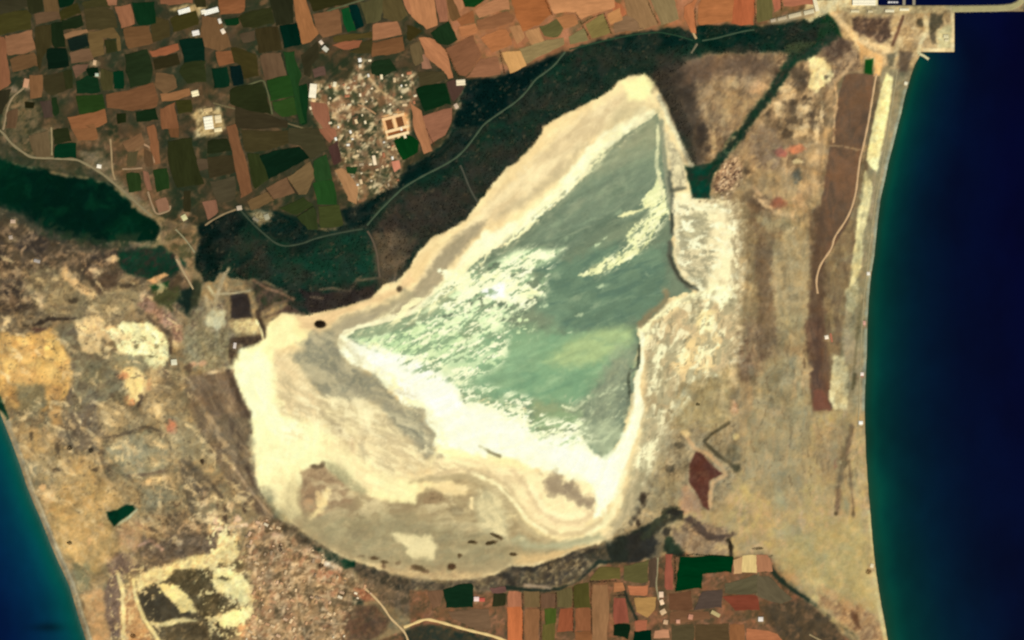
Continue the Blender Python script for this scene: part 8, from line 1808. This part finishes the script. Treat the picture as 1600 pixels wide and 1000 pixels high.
thicket(1184, 857, 9, 2.2, 3, (96, 80, 52), 'dark hedge-like thicket above the pale apricot plots')
thicket(1141, 853, 3, 8, 0, (58, 48, 32), 'upright dark thicket east of the big dark green plot')
thicket(316, 721, 3, 4, 0, (92, 72, 50), 'small dark thicket in the scrub south-west of the lake')
thicket(502, 883, 4, 3.5, 0, (92, 72, 48), 'dark thicket among the yards at the edge of the southern village')
thicket(438, 856, 3, 7, 0, (74, 58, 44), 'tall dark thicket between houses on the north side of southern village')

# ---------------------------------------------------------------- hedgerows on the field boundaries
def hedge(pts, w, col, label, h=4.5):
    pts = [(a, b) for a, b in pts]
    cx, cy = sum(p[0] for p in pts) / len(pts), sum(p[1] for p in pts) / len(pts)
    r = root_at('hedgerow', cx, cy, 0, label, 'hedgerow', 'hedgerows on field boundaries')
    r_ = random.Random(int(cx * 3 + cy)); v = []; f = []; sv = []; sf = []
    for a, b in zip(pts[:-1], pts[1:]):
        L_ = math.hypot(b[0] - a[0], b[1] - a[1])
        for i in range(int(L_ * 2.2)):
            t = r_.random(); x = (a[0] + (b[0] - a[0]) * t - cx) * M + r_.uniform(-.5, .5) * w * M; y = -(a[1] + (b[1] - a[1]) * t - cy) * M + r_.uniform(-.5, .5) * w * M
            z = h * r_.uniform(.3, 1); s = r_.uniform(1.6, 3.2); b0 = len(v)
            for dx, dy, dz in ((1, 0, 0), (-1, 0, 0), (0, 1, 0), (0, -1, 0), (0, 0, .8), (0, 0, -.8)):
                g = s * r_.uniform(.7, 1.3); v.append((x + dx * g, y + dy * g, max(.1, z + dz * g)))
            f += [(b0 + i_, b0 + j_, b0 + k2) for i_, j_, k2 in ((0, 2, 4), (2, 1, 4), (1, 3, 4), (3, 0, 4), (2, 0, 5), (1, 2, 5), (3, 1, 5), (0, 3, 5))]
            if i % 5 == 0:
                b1 = len(sv)
                for zz, q in ((-.5, .3), (z, .15)): sv += [(x + q, y, zz), (x, y + q, zz), (x - q, y, zz), (x, y - q, zz)]
                sf += [(b1 + k_, b1 + (k_ + 1) % 4, b1 + 4 + (k_ + 1) % 4, b1 + 4 + k_) for k_ in range(4)]
    o = link('foliage', quick_mesh('foliage', v, f, [MAT['leaf']]), r); o.color = (*alb(col), 1)
    link('stem', quick_mesh('stem', sv, sf, [MAT['bark']]), r)
for pts, w_, c_, lb in [
    (T(640, 0, (1056, -10), (1112, 118)), 2.2, (96, 58, 32), 'brown hedgerow between the big rust field and the large apricot field'),
    (T(640, 0, (1296, 96), (1345, 190), (1415, 310)), 2.4, (92, 72, 40), 'dark hedgerow on the west side of the square olive field'),
    (T(640, 0, (1518, 108), (1575, 262)), 2.4, (84, 70, 40), 'dark hedgerow on the east side of the square olive field'),
    (T(640, 0, (1345, 190), (1420, 140), (1518, 106)), 1.8, (100, 84, 48), 'olive hedgerow along the top of the square olive field'),
    (T(640, 0, (275, 378), (330, 480), (388, 604)), 2.6, (84, 66, 34), 'dark hedgerow slanting west of the large brown field by the wood'),
    (T(640, 0, (704, 392), (720, 470), (742, 574)), 2.0, (96, 62, 38), 'short dark hedgerow west of the pale apricot field'),
    (T(640, 200, (130, 0), (160, 70), (196, 140)), 1.8, (112, 76, 50), 'thin brown hedgerow dividing the salmon fields beside the courtyard building'),
    (T(960, 0, (252, -10), (300, 100), (352, 200)), 2.2, (106, 80, 50), 'brown hedgerow between olive-brown and tan fields by the north wood edge'),
    (T(960, 0, (634, 60), (628, 140), (642, 280)), 2.2, (96, 66, 40), 'dark hedgerow east of the orange track to the fork'),
    (T(960, 0, (1094, -20), (1098, 90), (1104, 196)), 2.6, (72, 48, 32), 'straight dark hedgerow east of the brick-red northern field'),
    (T(960, 0, (1304, -20), (1306, 80)), 2.2, (84, 60, 40), 'short dark hedgerow among the red plots above the long pale sheds'),
    (T(320, 200, (640, 386), (724, 520)), 1.8, (78, 56, 40), 'dark hedgerow between the two eastern brown wedges'),
    (T(320, 200, (476, 478), (544, 566)), 1.8, (80, 60, 40), 'dark hedgerow between the two western brown wedges'),
    (T(640, 800, (884, 620), (886, 1000)), 2.0, (96, 66, 36), 'first upright hedgerow east of the long orange southern field'),
    (T(640, 800, (1020, 625), (1026, 1000)), 2.2, (96, 64, 36), 'second upright hedgerow east of the long orange southern field'),
    (T(640, 800, (1146, 630), (1142, 760)), 2.0, (72, 50, 34), 'third upright hedgerow east of the long orange southern field'),
    (T(640, 800, (1278, 585), (1280, 940)), 2.0, (84, 60, 38), 'upright hedgerow west of the dark olive southern field'),
    (T(640, 800, (1418, 545), (1422, 950)), 2.0, (82, 60, 36), 'upright hedgerow east of the dark olive southern field'),
    (T(640, 800, (1398, 540), (1500, 545), (1610, 535)), 2.6, (56, 48, 34), 'dark hedgerow along the bottom of the pale olive southern fields'),
    (T(960, 800, (-10, 655), (85, 650)), 2.4, (72, 56, 48), 'dark hedgerow under the small orange plot west of the slanting drain'),
    (T(960, 800, (470, 350), (475, 480), (480, 620)), 2.6, (22, 46, 30), 'dark green hedgerow on the west edge of the big dark green field'),
    (T(960, 800, (480, 345), (620, 330), (760, 340), (920, 350)), 2.4, (32, 44, 30), 'dark hedgerow along the top of the big dark green field')]:
    hedge(pts, w_, c_, lb)

# ---------------------------------------------------------------- tree crowns over the woodland (past counting)
r_ = np.random.default_rng(5)
N = 9000
px = r_.uniform(300, 1320, N * 6); py = r_.uniform(15, 520, N * 6)
ii = np.clip(np.searchsorted(gx, px) - 1, 0, NX - 1); jj = np.clip(np.searchsorted(gy, py) - 1, 0, NY - 1)
ok = (wood_d[jj, ii] > 1.5) & (road_d[jj, ii] > 3.0) & (r_.random(N * 6) < .3 + .9 * (fbm(px / 13, py / 13, 77, 3) > 0))
px, py, ii, jj = px[ok][:N], py[ok][:N], ii[ok][:N], jj[ok][:N]
n = len(px)
ICO = np.array([(1, 0, 0), (.31, .95, 0), (-.81, .59, 0), (-.81, -.59, 0), (.31, -.95, 0), (0, 0, 1), (0, 0, -.6)], float)
TRI = np.array([(0, 1, 5), (1, 2, 5), (2, 3, 5), (3, 4, 5), (4, 0, 5), (1, 0, 6), (2, 1, 6), (3, 2, 6), (4, 3, 6), (0, 4, 6)])
rad = r_.uniform(2.5, 6.0, n)
V = ICO[None] * rad[:, None, None] * r_.uniform(.75, 1.25, (n, 7, 1)) * np.array([1, 1, .8])
V += np.stack([wx(px), wy(py), HGT[jj, ii] + rad * .25], -1)[:, None, :]
Fc = (TRI[None] + 7 * np.arange(n)[:, None, None]).reshape(-1, 3)
Tn = np.repeat((RGB[jj, ii] * r_.uniform(.8, 1.3, (n, 1)))[:, None, :], 7, 1)
link('tree_crowns', quick_mesh('tree_crowns', V.reshape(-1, 3), Fc, [MAT['canopy']], tint=alb(Tn).reshape(-1, 3)), kind='stuff')
